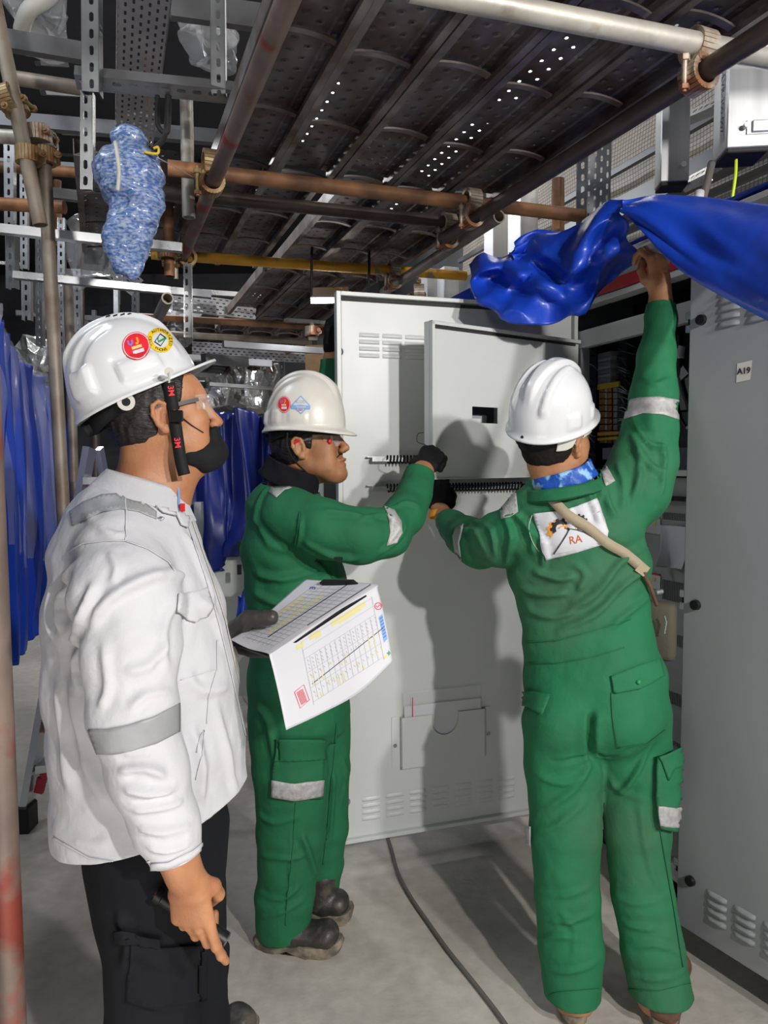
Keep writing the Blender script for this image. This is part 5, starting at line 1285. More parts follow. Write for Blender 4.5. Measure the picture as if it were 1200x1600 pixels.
def ringband(name, H, rings, mat, parent, th=.003, n=36, gap=None, wob=.0):
    """rings: list of (f0, ra, rb, u, tilt) ellipses round the neck in frame H"""
    bm = new(); rows = []
    for f0, ra, rb, u, tl in rings:
        row = []
        for k in range(n):
            ph = 2*PI*k/n; c, s_ = math.cos(ph), math.sin(ph); w_ = wob*math.sin(7*ph+u*90)+wob*.6*math.sin(13*ph+u*50)
            row.append(bm.verts.new(H(f0+(ra+w_)*c, (rb+w_)*s_, u+tl*c)))
        rows.append(row)
    for r0, r1 in zip(rows, rows[1:]):
        for k in range(n):
            if gap and (k < gap or k >= n-gap): continue
            bm.faces.new((r0[k], r0[(k+1) % n], r1[(k+1) % n], r1[k]))
    bmesh.ops.delete(bm, geom=[v for v in bm.verts if not v.link_faces], context='VERTS')
    o = build(name, bm, mat, parent, smooth=True); m = o.modifiers.new('thickness', 'SOLIDIFY'); m.thickness = th; m.offset = 0
    m = o.modifiers.new('smooth', 'SUBSURF'); m.levels = 1; m.render_levels = 1
    return o
def boot(name, heel, toe, h=.13, mat='boot', sole='sole', parent=None, w=.048):
    """work boot standing on the floor, heel and toe on the ground plane"""
    heel = Vector((heel[0], heel[1], 0)); toe = Vector((toe[0], toe[1], 0)); F = (toe-heel); Ln = F.length; F.normalize(); L_ = V(0, 0, 1).cross(F)
    G = lambda f, l, u: heel+F*f+L_*l+V(0, 0, u)
    p = [t_(G(.04, 0, .055), G(Ln*.45, 0, .052), L_, (.038, .042), (.046, .036), .02), t_(G(Ln*.45, 0, .052), G(Ln-.045, 0, .05), L_, (.046, .038), (.047, .03), .02),
         c_(G(Ln-.05, .008, .055), G(Ln-.05, -.008, .055), .036, None, .015), t_(G(.055, 0, .06), G(.06, 0, h), L_, (.037, .045), (.041, .048), .02), t_(G(Ln*.42, 0, .07), G(.085, 0, h), L_, (.03, .03), (.036, .03), .03)]
    up = sdf_obj(name, p, M[mat], parent, h=.006, clip=[((0, 0, .028), (0, 0, -1))], disp=lambda q, n: q+n*(.0016*vnoise(q, (40, 40, 40), 3))[:, None])
    # sole
    bm = new(); out = []
    for t in np.linspace(0, 2*PI, 40, endpoint=False):
        c, s_ = math.cos(t), math.sin(t); f = Ln/2+Ln/2*math.copysign(abs(c)**.8, c); wd = (.050 if c > 0 else .042)*math.copysign(abs(s_)**.75, s_)*(1-.12*math.exp(-((f/Ln-.42)/.14)**2)); out.append((f, wd))
    lv = [(0, .96), (.012, 1.0), (.024, 1.03), (.036, .98)]; rows = []
    for z, k in lv:
        row = []
        for i, (f, l) in enumerate(out):
            notch = (.007 if (i % 4 == 0 and z < .02) else 0); arch = .012*math.exp(-((f/Ln-.4)/.07)**2) if z < .01 else 0
            tu = .014*max(0, (f/Ln-.82)/.18)**2
            cx = Ln/2; row.append(bm.verts.new(G(cx+(f-cx)*(k-notch*4), l*(k-notch*9), z+arch+tu)))
        rows.append(row)
    for a, b in zip(rows, rows[1:]):
        for i in range(len(a)): bm.faces.new((a[i], a[(i+1) % len(a)], b[(i+1) % len(b)], b[i]))
    bm.faces.new(rows[0][::-1]); bm.faces.new(rows[-1])
    build('sole', bm, M[sole], up, auto=50)
    for k in range(4):
        bm = new(); f = Ln*.40-.02*k+.01; u = .105+.012*k-.006; add_tube(bm, [G(f+.03, .022, u-.012), G(f+.035, 0, u), G(f+.03, -.022, u-.012)], .0025, 6); build('lace', bm, M['strap'], up)
    return up
# ================================================================ man in white, nearest
H = None
FA = V(.94, .34, .19); LA = V(-.34, .94, 0).normalized()
HA = HF(P(257, 652, 1.40)+LA*.077, FA, 0, .955)
bfA = V(.90, .43, 0).normalized(); blA = V(-.43, .90, 0)
hpA = head_prims(HA)
neckA = [t_(HA(-.030, 0, -.045), P(226, 800, 1.47), HA.L, (.058, .060), (.070, .066), .03), c_(HA(.03, 0, -.085), P(262, 800, 1.46), .035, .04, .04)]
def S(px, py, Y, r): return P(px, py, Y), r
jt = [(214, 768, 1.46, .070, .13), (205, 815, 1.46, .115, .185), (200, 870, 1.46, .145, .205), (212, 960, 1.45, .172, .215), (222, 1060, 1.44, .185, .21), (234, 1160, 1.44, .188, .205), (242, 1260, 1.43, .192, .20), (243, 1350, 1.43, .19, .20)]
jack = []
for a, b in zip(jt, jt[1:]): jack.append(t_(P(*a[:3]), P(*b[:3]), bfA, a[3:], b[3:], .03))
ra = [(186, 862, 1.30, .080), (195, 930, 1.245, .090), (204, 1020, 1.215, .082), (208, 1115, 1.195, .074), (232, 1200, 1.19, .066), (262, 1290, 1.195, .054), (286, 1362, 1.20, .043)]
for a, b in zip(ra, ra[1:]): jack.append(c_(P(*a[:3]), P(*b[:3]), a[3], b[3], .022))
la = [(238, 850, 1.66, .078), (275, 960, 1.72, .068), (300, 1040, 1.72, .060), (345, 1015, 1.62, .048), (362, 1002, 1.56, .044)]
for a, b in zip(la, la[1:]): jack.append(c_(P(*a[:3]), P(*b[:3]), a[3], b[3], .02))
wristA = P(290, 1372, 1.205)
handA = hand_prims(P(291, 1372, 1.205), P(306, 1462, 1.215)-P(291, 1372, 1.205), (-.18, -1, .05), True,
                   [(4, 12, 8), (22, 78, 45), (28, 84, 45), (34, 88, 45)], [(.030, .036, -.020), (.058, .034, -.036), (.078, .016, -.044)], 1.03, .075, 1.0)
foreA = [c_(P(262, 1290, 1.195), P(291, 1372, 1.205), .034, .027, .02)]
gA = P(372, 990, 1.545)
gl = [c_(P(340, 1012, 1.60), P(368, 996, 1.55), .034, .032, .02), c_(P(368, 990, 1.54), P(388, 968, 1.50), .026, .019, .012), c_(P(388, 968, 1.50), P(424, 965, 1.46), .0175, .0145, .006),
      c_(P(366, 1004, 1.56), P(392, 1016, 1.52), .020, .014, .01), c_(P(392, 1016, 1.52), P(415, 1019, 1.50), .0135, .011, .004), c_(P(372, 1000, 1.60), P(400, 1012, 1.58), .018, .013, .01), c_(P(400, 1012, 1.58), P(422, 1015, 1.57), .0125, .010, .004),
      c_(P(372, 996, 1.64), P(402, 1006, 1.63), .018, .012, .01), c_(P(402, 1006, 1.63), P(424, 1010, 1.62), .012, .010, .004), c_(P(372, 992, 1.67), P(398, 1002, 1.67), .016, .011, .01), c_(P(398, 1002, 1.67), P(415, 1006, 1.67), .011, .009, .004)]
floorR = V(P(240, 1600, 1.40).x, 1.40, 0); footL = PH(372, 1600, 0)
trA = [t_(P(243, 1290, 1.43), P(248, 1400, 1.44), bfA, (.150, .165), (.135, .155), .03)]
kR = P(238, 1600, 1.36); kL = P(300, 1600, 1.53)
aR = V(kR.x-.01, 1.40, .10); aL = V(footL.x-.12, 1.66, .10)
trA += [c_(P(232, 1385, 1.37), kR, .098, .088, .03), c_(kR, aR, .088, .075, .02), c_(P(286, 1390, 1.52), kL, .092, .080, .03), c_(kL, aL, .080, .072, .02)]
limbs = scaled(jack, .68)+scaled(trA, .68)+[c_(aR, aR-V(0, 0, .04), .04, .04, .02), c_(aR-V(0, 0, .04), aR+V(.13, .04, -.06), .035, .03, .02), c_(aL-V(0, 0, .02), aL+V(.1, .07, -.06), .035, .028, .02)]
mA = body_mesh('person', limbs, [hpA+neckA, handA+foreA, scaled(gl, .85)], M['skin'], .0029)
tag(mA, 'man in white jacket, white helmet and black trousers holding papers and watching', 'person')
treeA = bvh_of(mA)
# ---- jacket
fo = [([(300, 905), (240, 900), (170, 935), (135, 985)], .010, .013), ([(120, 880), (100, 930), (95, 990)], .012, .014), ([(150, 905), (128, 960), (118, 1030), (125, 1090)], .011, .013), ([(85, 905), (78, 950), (85, 1000)], .009, .013),
      ([(262, 1000), (235, 1040), (190, 1050)], .005, .012), ([(270, 1080), (230, 1085), (200, 1110)], .005, .010), ([(275, 930), (255, 990), (262, 1050)], .005, .013), ([(160, 1000), (165, 1070), (150, 1110)], .005, .012),
      ([(182, 1205), (225, 1200), (262, 1215)], .009, .010), ([(190, 1228), (230, 1240), (275, 1235)], .008, .010), ([(205, 1262), (250, 1262), (290, 1248)], .007, .010), ([(215, 1290), (250, 1300), (300, 1290)], .006, .009), ([(190, 1180), (240, 1175)], .005, .009), ([(228, 1320), (260, 1330), (300, 1318)], .005, .008),
      ([(105, 1040), (115, 1120), (135, 1190), (170, 1260)], .008, .018), ([(85, 1060), (95, 1150), (115, 1240)], .006, .018), ([(300, 940), (335, 960), (350, 1010)], .006, .014), ([(290, 1050), (320, 1080), (360, 1070)], .005, .014), ([(300, 1130), (318, 1200), (315, 1260)], .007, .014), ([(340, 1100), (360, 1180), (375, 1240)], .005, .014),
      ([(285, 830), (310, 880), (335, 950)], .005, .012), ([(130, 800), (165, 830), (200, 835)], .005, .012), ([(170, 860), (182, 885), (172, 915)], .005, .010), ([(90, 1290), (150, 1320), (220, 1330)], .004, .014)]
cu = P(287, 1366, 1.20); cud = (P(287, 1366, 1.20)-P(262, 1290, 1.195)).normalized()
hm = P(243, 1300, 1.43)
jA = garment('jacket', jack, M['jacket'], mA, .0052, fo, ((.006, 7, 1), (.0028, 20, 2), (.0012, 45, 3)),
             cuts=[(cu+cud*.006, cud+V(.12, 0, 0), cu, .10), (P(245, 1318, 1.25)+V(0, 0, -.0), V(.235, .05, -1), hm+V(0, 0, -.12), .40), (P(214, 775, 1.46), V(.35, .1, 1), P(220, 760, 1.46), .16)])
tjA = bvh_of(jA)
pw = lambda nm, poly, m, lift=.0018, th=.0012, par=None: pxpatch(nm, poly_bm(poly), tjA, M[m], par or jA, lift, th)
pw('reflective_band', [(109, 800), (130, 785), (160, 773), (190, 771), (218, 780), (244, 800), (244, 812), (215, 800), (188, 796), (160, 801), (135, 812), (113, 822)], 'reflect')
pw('reflective_band', [(138, 1140), (165, 1139), (200, 1132), (240, 1119), (280, 1098), (280, 1143), (245, 1161), (205, 1174), (178, 1178), (152, 1178)], 'reflect')
for pts, wd in (([(108, 862), (130, 850), (165, 846), (196, 846), (230, 858), (262, 878), (272, 892)], 2.0), ([(196, 846), (197, 800), (195, 765)], 1.6), ([(236, 1352), (262, 1348), (300, 1330), (322, 1312)], 2.2), ([(84, 1308), (140, 1340), (200, 1350), (235, 1345)], 1.6),
                ([(300, 815), (330, 900), (352, 970), (372, 1060), (392, 1140), (402, 1205)], 2.4), ([(292, 818), (320, 900), (342, 975), (362, 1060), (383, 1150)], 1.4), ([(308, 1175), (312, 1150), (318, 1140), (316, 1180), (306, 1218)], 1.5), ([(338, 1000), (338, 1045), (282, 1062)], 1.2), ([(338, 1045), (325, 1090), (322, 1130)], 1.2)):
    pxpatch('seam', pxline(pts, wd), tjA, M['offwhite' if wd > 2.1 else 'jacket'], jA, .0022, .0012)
pw('pocket_flap', [(276, 928), (300, 925), (322, 918), (330, 950), (322, 962), (302, 972), (290, 968), (274, 955)], 'jacket', .005, .003)
pw('hip_cuff', [(236, 1348), (262, 1346), (300, 1328), (322, 1310), (326, 1350), (300, 1375), (258, 1392), (243, 1390)], 'jacket', .003, .002)
bm = new(); pb_ = hitpx(tjA, 249, 812, .004); add_sphere(bm, pb_, (.007, .003, .004)); build('snap_button', bm, M['galv'], jA, smooth=True)
for (x, y) in ((297, 968), (404, 1228)):
    q = hitpx(tjA, x, y, .002)
    if q: bm = new(); add_sphere(bm, q, .004); build('snap_button', bm, M['offwhite'], jA, smooth=True)
pw('collar', [(173, 716), (186, 713), (215, 738), (244, 772), (266, 790), (272, 808), (252, 803), (222, 777), (192, 750), (166, 738), (158, 741)], 'jacket', .007, .004)
pw('lapel', [(268, 795), (276, 778), (292, 812), (290, 826), (280, 822)], 'jacket', .006, .003)
# collar: folded, open at the front
HN = HF(P(222, 772, 1.465), V(.92, .38, -.30), 0, 1)
ringband('collar', HN, [(0, .098, .092, -.028, -.0), (0, .088, .084, .010, -.0), (-.002, .074, .073, .034, 0), (0, .080, .078, .030, 0), (.006, .108, .101, -.012, 0), (.010, .118, .110, -.026, 0)], M['jacket'], jA, .0025, 44, gap=3)
pxpatch('undershirt_edge', pxline([(272, 775), (280, 800), (284, 815)], 5), treeA, M['offwhite'], mA, .004, .002)
# lanyard with red tab
bm = new(); add_tube(bm, catmull([P(276, 748, 1.44), P(279, 770, 1.43), P(281, 800, 1.41), P(297, 880, 1.36)], 6), .0028, 6); lz = build('lanyard', bm, M['paleblue'], mA, smooth=True)
bm = new(); add_box(bm, P(285, 793, 1.41), (.010, .006, .016), bev=.001); build('red_tab', bm, M['redthread'], lz)
# ---- trousers
tr = garment('trousers', trA, M['trousers'], mA, .0065, [([(180, 1420), (200, 1470), (190, 1520)], .008, .014), ([(300, 1390), (330, 1430), (335, 1500)], .007, .014), ([(185, 1480), (250, 1500), (330, 1490)], .005, .014), ([(340, 1420), (352, 1480), (345, 1560)], .006, .014), ([(215, 1560), (260, 1575), (320, 1560)], .005, .014)], ((.006, 8, 4), (.003, 20, 5)))
ttr = bvh_of(tr)
pxpatch('cargo_pocket', poly_bm([(203, 1470), (248, 1478), (322, 1474), (322, 1560), (245, 1574), (200, 1562)]), ttr, M['trousers'], tr, .006, .003)
pxpatch('pocket_flap', poly_bm([(183, 1450), (250, 1462), (250, 1478), (186, 1470)]), ttr, M['trousers'], tr, .010, .003)
boot('boot', aR+V(-.09, -.03, 0), aR+V(.20, .07, 0), .12, 'boot', 'sole', mA); tp = PH(398, 1606, 0); d_ = V(.62, .78, 0); boot('boot', tp-d_*.29, tp, .12, 'boot', 'sole', mA)
# ---- glove on the far hand
gg = sdf_obj('glove', gl, M['leather'], mA, h=.0035, inflate=.0015, disp=lambda q, n: q+n*(.0012*vnoise(q, (70, 70, 70), 3))[:, None])
# ---- hair, ear strap, glasses, mask, helmet
hair_obj(HA, M['hair'], mA, -.070, .03, .009)
glA = glasses(HA, mA, 'black', None)
HL = HF(P(214, 611, 1.475), V(.94*.915, .34*.915, .40), 0, 1)
hatA = helmet(HL, M['helmet'], mA, .1285, .104, .148, .037, 'single', .006, side=((-150, -124, .70, .93, .011), (-100, -62, .80, .95, .009), (124, 150, .70, .93, .011), (62, 100, .80, .95, .009), (-42, -34, .72, .9, .003)))
sunder(HL, hatA, .112, .088)
thA = bvh_of(hatA)
for x in np.linspace(169, 203, 4):
    pxpatch('vent_slot', poly_bm([(x-3.6, 492.2-(x-169)*.12+2), (x+3.4, 490.4-(x-169)*.12+1.6), (x+3.4, 492.6-(x-169)*.12+2), (x-3.6, 494.4-(x-169)*.12+2.2)]), thA, M['ink'], hatA, .0008)
# round red sticker
def sticker_red(tree, par, cx, cy, r, rx_, ang_, parts=True):
    ca, sa = math.cos(ang_), math.sin(ang_); mp = lambda b: pxmap(b, (cx, cy), (ca*rx_, -sa*rx_), (-sa, -ca))
    s_ = pxpatch('round_sticker', mp(poly_bm(ring_pts(r, 40))), tree, M['stickred'], par, .0012)
    pxpatch('sticker_ring', mp(ring_bm(r*.88, r*.94)), tree, M['white'], par, .0018); 
    pxpatch('sticker_bar', mp(poly_bm(rect_pts(-r*.36, -r*.56, r*.44, -r*.28))), tree, M['white'], par, .0018)
    pxpatch('sticker_bar', mp(poly_bm(rect_pts(-r*.36, -r*.18, r*.36, r*.02))), tree, M['goldink'], par, .0018)
    def mkU(pts, w): return pxmap(pxline(pts, w), (cx, cy), (ca*rx_, -sa*rx_), (-sa, -ca))
    pxpatch('sticker_mark', mkU([(-r*.48, r*.52), (-r*.48, r*.28), (-r*.34, r*.16), (-r*.2, r*.28), (-r*.2, r*.5)], r*.14), tree, M['purple'], par, .0018)
    pxpatch('sticker_mark', mkU([(0, r*.18), (r*.12, r*.14), (r*.2, r*.26), (r*.2, r*.56)], r*.14), tree, M['orangeink'], par, .0018)
sticker_red(thA, hatA, 213, 541, 22, 1.0, .3)
cx, cy = 250, 532; ca, sa = math.cos(-.62), math.sin(-.62)
def mpy(b): return pxmap(b, (cx, cy), (ca*.95, -sa*.95), (-sa*.82, -ca*.82))
pxpatch('round_sticker', mpy(poly_bm(ring_pts(22, 40))), thA, M['stickyel'], hatA, .0012)
pxpatch('sticker_centre', mpy(poly_bm(ring_pts(13.5, 32))), thA, M['white'], hatA, .0016)
pxpatch('phone_mark', mpy(merge([poly_bm(rect_pts(-6, 8, 6, 10)), poly_bm(rect_pts(-6, -10, 6, -8)), poly_bm(rect_pts(-6.5, -10, -5.2, 10)), poly_bm(rect_pts(5.2, -10, 6.5, 10))])), thA, M['ink'], hatA, .002)
pxpatch('tick_mark', mpy(pxline([(-6, 1), (-1, -5), (6, 9)], 3.6)), thA, M['greenink'], hatA, .0024)
def ringtext(word, a0, a1, rr, size, flip=1):
    out = []
    for i, ch in enumerate(word):
        if ch == ' ': continue
        t = a0+(a1-a0)*(i+.5)/len(word); b = text_bm(ch, size, .0)
        rot = t-PI/2 if flip > 0 else t+PI/2; cr, sr = math.cos(rot), math.sin(rot)
        for v in b.verts: x, y = v.co.x, v.co.y; v.co = Vector((rr*math.cos(t)+x*cr-y*sr, rr*math.sin(t)+x*sr+y*cr, 0))
        out.append(b)
    return merge(out)
pxpatch('sticker_text', mpy(ringtext('AUTHORIZED', PI*.98, PI*.02, 17.8, 7.0)), thA, M['ink'], hatA, .0022, maxlen=3)
pxpatch('sticker_text', mpy(ringtext('CELL PHONE', PI*1.1, PI*1.9, 17.8, 7.0, -1)), thA, M['ink'], hatA, .0022, maxlen=3)
# chin strap with lettering
def strip(name, pts, w, mat, par, Ys, th=.0022):
    """webbing strip through (px,py,Y)"""
    bm = new(); pr = None; q = catmull([P(*p) for p in pts], 5); L_ = []
    for i, p in enumerate(q):
        t = (q[min(i+1, len(q)-1)]-q[max(i-1, 0)]).normalized(); s_ = t.cross((p-CAM).normalized()).normalized()*w/2
        a, b = bm.verts.new(p-s_), bm.verts.new(p+s_)
        if pr: bm.faces.new((pr[0], a, b, pr[1]))
        pr = (a, b)
    o = build(name, bm, mat, par, smooth=True); m = o.modifiers.new('thickness', 'SOLIDIFY'); m.thickness = th; m.offset = 0; return o
def yon(tree, x, y, l):
    h = hitpx(tree, x, y, 0); return (h.y-l) if h is not None else 1.38
sp = [(264, 598), (268, 625), (273, 655), (278, 690), (283, 722), (288, 742)]
st = strip('chin_strap', [(x, y, min(yon(treeA, x, y, .006), 1.40)) for x, y in sp], .0235, M['strap'], hatA, None)
tst = bvh_of(st)
for (x, y) in ((267, 611), (276, 648), (277, 692)):
    b = text_bm('3M', 13, .25); pxpatch('strap_lettering', pxmap(b, (x, y), (.12, 1.0), (1.0, -.12)), tst, M['stickred'], hatA, .003, maxlen=4)
bm = new(); bk = P(275, 650, min(yon(treeA, 275, 650, .009), 1.39)); add_box(bm, bk, (.028, .006, .022), frame(V(.1, 0, -1)).transposed() if False else None, .002); 
build('strap_buckle', bm, M['black'], hatA)
bm = new(); add_cyl(bm, P(264, 581, 1.365), P(264, 581, 1.372), .0085, 20); add_tube(bm, [P(264, 583, 1.363), P(265, 592, 1.368), P(264, 598, 1.37)], .0016, 6); add_cyl(bm, P(197, 628, 1.372), P(197, 628, 1.38), .0165, 24); build('strap_hook', bm, M['offwhite'], hatA, auto=40)
bm = new(); add_cyl(bm, P(197, 628, 1.3715), P(197, 628, 1.3725), .008, 20); build('hook_hole', bm, M['strap'], hatA)
# black mask pulled under the nose, with its ear loop
mp_ = [e_(HA(.070, 0, -.088), (.052, .054, .040), HA.R, .01), t_(HA(.098, 0, -.040), HA(.088, 0, -.095), HA.L, (.036, .016), (.036, .02), .012), c_(HA(.035, -.045, -.085), HA(.065, -.03, -.095), .020, .028, .02), c_(HA(.035, .045, -.085), HA(.065, .03, -.095), .022, .028, .02)]
sdf_obj('face_mask', mp_, M['mask'], mA, h=.003, clip=[(HA(.05, 0, -.060), HA.U-HA.F*.55), (HA(.0, 0, -.032), HA.U)], disp=lambda q, n: q+n*(.0022*vnoise(q, (45, 45, 90), 3))[:, None])
bm = new(); add_tube(bm, catmull([hitpx(treeA, 317, 676, .002) or P(317, 676, 1.42), hitpx(treeA, 300, 665, .002) or P(300, 665, 1.4), hitpx(treeA, 284, 652, .003) or P(284, 652, 1.4)], 4), .0012, 6); build('mask_loop', bm, M['strap'], mA)
eyes(HA, mA)
# ---- torch in the right hand
o = empty('hand_torch', P(296, 1432, 1.25), 'black hand torch held in the bare right hand of the man in white', 'torch')
ta, tb_ = P(243, 1396, 1.255), P(350, 1470, 1.255); td = (tb_-ta).normalized()
bm = new(); add_tube(bm, [ta, ta+td*.012, ta+td*.014, ta+td*.105, ta+td*.125, tb_], [.0135, .0145, .012, .012, .017, .017], 24); build('torch_body', bm, M['black'], o, auto=40)
bm = new(); add_cyl(bm, ta-td*.0008, ta, .007, 20); build('end_button', bm, M['rust'], o); bm = new(); add_tube(bm, [tb_, tb_+td*.003], [.0175, .0165], 24); build('lens_ring', bm, M['galvd'], o, auto=40)
# ---- clipboard and papers
cb = empty('clipboard', P(470, 960, 1.5), 'black clipboard held out by the man in white under his papers', 'clipboard')
cA, cB, cC, cD = P(362, 1004, 1.47), P(482, 910, 1.72), P(588, 916, 1.60), P(422, 1024, 1.34)
bm = new(); q = [cA, cB, cC, cD]; n_ = (cB-cA).cross(cD-cA).normalized(); n_ = n_ if n_.z > 0 else -n_
a = [bm.verts.new(p-n_*.004) for p in q]; b = [bm.verts.new(p-n_*.008) for p in q]; bm.faces.new(a); bm.faces.new(b[::-1])
for i in range(4): bm.faces.new((a[i], b[i], b[(i+1) % 4], a[(i+1) % 4]))
build('board', bm, M['black'], cb)
bm = new(); k0, k1 = P(503, 914, 1.665), P(556, 915, 1.625); add_bar(bm, k0+V(0, 0, .005), k1+V(0, 0, .005), .012, .006, n_, .001); add_tube(bm, [k0+V(-.004, 0, .003), k0+V(.006, .0, .011), k1+V(-.006, 0, .011), k1+V(.004, 0, .003)], .0035, 8); build('clip', bm, M['black'], cb)
g = [[P(360, 999, 1.46), P(400, 972, 1.55), P(440, 940, 1.64), P(478, 906, 1.72)], [P(388, 1012, 1.40), P(430, 975, 1.49), P(490, 938, 1.60), P(535, 909, 1.66)], [P(418, 1019, 1.335), P(470, 985, 1.43), P(530, 948, 1.53), P(586, 912, 1.60)],
     [P(424, 1030, 1.325), P(477, 997, 1.42), P(538, 962, 1.52), P(592, 925, 1.59)], [P(436, 1082, 1.32), P(490, 1052, 1.40), P(550, 1015, 1.49), P(604, 975, 1.56)], [P(447, 1139, 1.315), P(505, 1112, 1.39), P(562, 1080, 1.47), P(613, 1032, 1.53)]]
pap = tag(sheet('printed_sheets', g, M['white'], None, n=10, th=.0012, fn=lambda u, v: .0025*math.sin(u*6+v*3)), 'printed white data sheets folded over the clipboard', 'papers')
g2 = [[p+V(-.001, .004, -.004) for p in r] for r in g[3:]]
sheet('under_sheet', [[p+V(0, .004, -.001) for p in r] for r in g2], M['white'], pap, n=8, th=.001)
tp_ = bvh_of(pap)
def q2(u, v):   # hanging face: u along the row 0..1, v down 0..1
    a = Vector((424, 1030)).lerp(Vector((592, 925)), u); b = Vector((447, 1139)).lerp(Vector((613, 1032)), u); p = a.lerp(b, v); return (p.x, p.y)
def qt(u, v):   # top face
    a = Vector((360, 999)).lerp(Vector((478, 906)), u); b = Vector((418, 1019)).lerp(Vector((586, 912)), u); p = a.lerp(b, v); return (p.x, p.y)
def pl(name, mp, segs, w, mat, lift=.0012):
    pxpatch(name, merge([pxline([mp(*a), mp(*b)], w) for a, b in segs]), tp_, M[mat], pap, lift, maxlen=14)
pl('table_lines', q2, [((.27, v), (.93, v)) for v in (.02, .14, .26, .46, .68, .88)]+[((u, .26), (u, .88)) for u in np.linspace(.27, .93, 15)], .6, 'inkline')
pl('table_lines', q2, [((.27, .02), (.27, .92)), ((.93, .0), (.93, .92))], .8, 'inkline')
pl('bold_line', q2, [((.29, .64), (.98, .50))], 1.1, 'ink')
random.seed(3)
pxpatch('highlighted_cells', merge([poly_bm([q2(u, v), q2(u+w_, v), q2(u+w_, v+h_), q2(u, v+h_)]) for u, v, w_, h_ in ((.22, .02, .07, .07), (.40, .02, .05, .08), (.35, -.0, .08, .07), (.55, .0, .32, .07), (.62, .06, .2, .03))]), tp_, M['highlight'], pap, .0011)
pl('written_ticks', q2, [((u, v), (u+.008, v+random.uniform(.04, .10))) for u in np.linspace(.30, .92, 15) for v in (.50, .60, .72, .80) if random.random() < .5], 1.6, 'highlight', .0014)
pl('small_print', q2, [((u, v), (u+.012, v+.035)) for u in np.linspace(.29, .92, 16) for v in (.29, .35, .40, .50, .74)], .9, 'inkline', .0014)
pxpatch('red_stamp', merge([pxline([q2(.13, .60), q2(.22, .58), q2(.24, .82), q2(.15, .85), q2(.13, .60)], 1.0)]+[pxline([q2(.15+.01*k, .62), q2(.168+.01*k, .82)], .9) for k in range(6)]), tp_, M['stickred'], pap, .0014)
c0 = q2(.97, .18); pxpatch('round_stamp', pxmap(ring_bm(4.6, 5.8), c0, (1, 0), (0, 1)), tp_, M['stickred'], pap, .0014, maxlen=4); pxpatch('stamp_letter', pxmap(text_bm('S', 9), c0, (.3, 1), (1, -.3)), tp_, M['stickred'], pap, .0014, maxlen=4)
pxpatch('logo_block', poly_bm([q2(.955, .33), q2(.99, .31), q2(.992, .68), q2(.958, .70)]), tp_, M['paleblue'], pap, .0012)
pxpatch('logo_bars', merge([pxline([q2(.962, .36+k*.045), q2(.988, .352+k*.045)], 1.3) for k in range(7)]), tp_, M['blueink'], pap, .0018, maxlen=4)
pxpatch('star_mark', pxmap(poly_bm([(4.5*math.cos(k*PI/5)*(1 if k % 2 else .5), 4.5*math.sin(k*PI/5)*(1 if k % 2 else .5)) for k in range(10)]), q2(.985, .88), (1, 0), (0, 1)), tp_, M['greenink'], pap, .0014, maxlen=4)
pxpatch('dot_mark', pxmap(poly_bm(ring_pts(2.4, 14)), q2(.945, .90), (1, 0), (0, 1)), tp_, M['stickyel'], pap, .0014)
pxpatch('logo_lettering', pxmap(text_bm('m', 13, .3), (489, 919), (.95, .05), (.3, -.6)), tp_, M['blueink'], pap, .0014, maxlen=4)
pl('table_lines', qt, [((.08+.05*k, .25), (.08+.05*k, .95)) for k in range(17)]+[((.05, v), (.92, v)) for v in (.22, .34, .46, .60, .72, .82, .95)], .6, 'inkline')
pl('bold_line', qt, [((.15, .63), (.98, .66)), ((.38, .98), (.98, .97))], 1.2, 'ink', .0014)
pxpatch('highlighted_cells', merge([poly_bm([qt(u, v), qt(u+w_, v), qt(u+w_, v+h_), qt(u, v+h_)]) for u, v, w_, h_ in ((.25, .24, .5, .05), (.3, .30, .12, .05), (.2, .50, .6, .05), (.5, .36, .2, .04))]), tp_, M['highlight'], pap, .0011)
# ================================================================ middle man in green, reaching to the panel edge
FB = V(.966, -.22, .225); LB = V(0, 0, 1).cross(FB).normalized()
HB = HF(P(470, 700, 2.06)+LB*.077, FB, 0, .975)
hpB = head_prims(HB)
neckB = [t_(HB(-.030, 0, -.045), P(452, 765, 2.14), HB.L, (.058, .060), (.068, .066), .03)]
bf = V(.97, -.10, 0).normalized(); bl = V(.10, .97, 0).normalized()
jt = [(452, 762, 2.14, .07, .10), (447, 792, 2.14, .105, .18), (455, 850, 2.14, .135, .20), (465, 920, 2.14, .146, .185), (468, 990, 2.14, .146, .178), (468, 1060, 2.14, .150, .175), (470, 1110, 2.14, .152, .175)]
sb_ = []
for a, b in zip(jt, jt[1:]): sb_.append(t_(P(*a[:3]), P(*b[:3]), bf, a[3:], b[3:], .03))
ra = [(450, 806, 1.985, .082), (500, 826, 1.95, .084), (560, 834, 1.955, .078), (604, 832, 1.99, .068), (630, 806, 2.05, .059), (646, 773, 2.12, .051), (656, 742, 2.175, .046)]
for a, b in zip(ra, ra[1:]): sb_.append(c_(P(*a[:3]), P(*b[:3]), a[3], b[3], .018))
la = [(458, 800, 2.30, .075), (462, 880, 2.36, .066), (468, 960, 2.34, .055), (480, 1040, 2.32, .045)]
for a, b in zip(la, la[1:]): sb_.append(c_(P(*a[:3]), P(*b[:3]), a[3], b[3], .02))
an = PH(440, 1484, .10); af = PH(512, 1440, .10)
lg = [(448, 1120, 2.07, .118), (454, 1200, 2.07, .112), (455, 1300, 2.08, .104), (446, 1400, 2.08, .088), (443, 1452, 2.085, .080)]
for a, b in zip(lg, lg[1:]): sb_.append(t_(P(*a[:3]), P(*b[:3]), bf, (a[3], a[3]*.9), (b[3], b[3]*.9), .018))
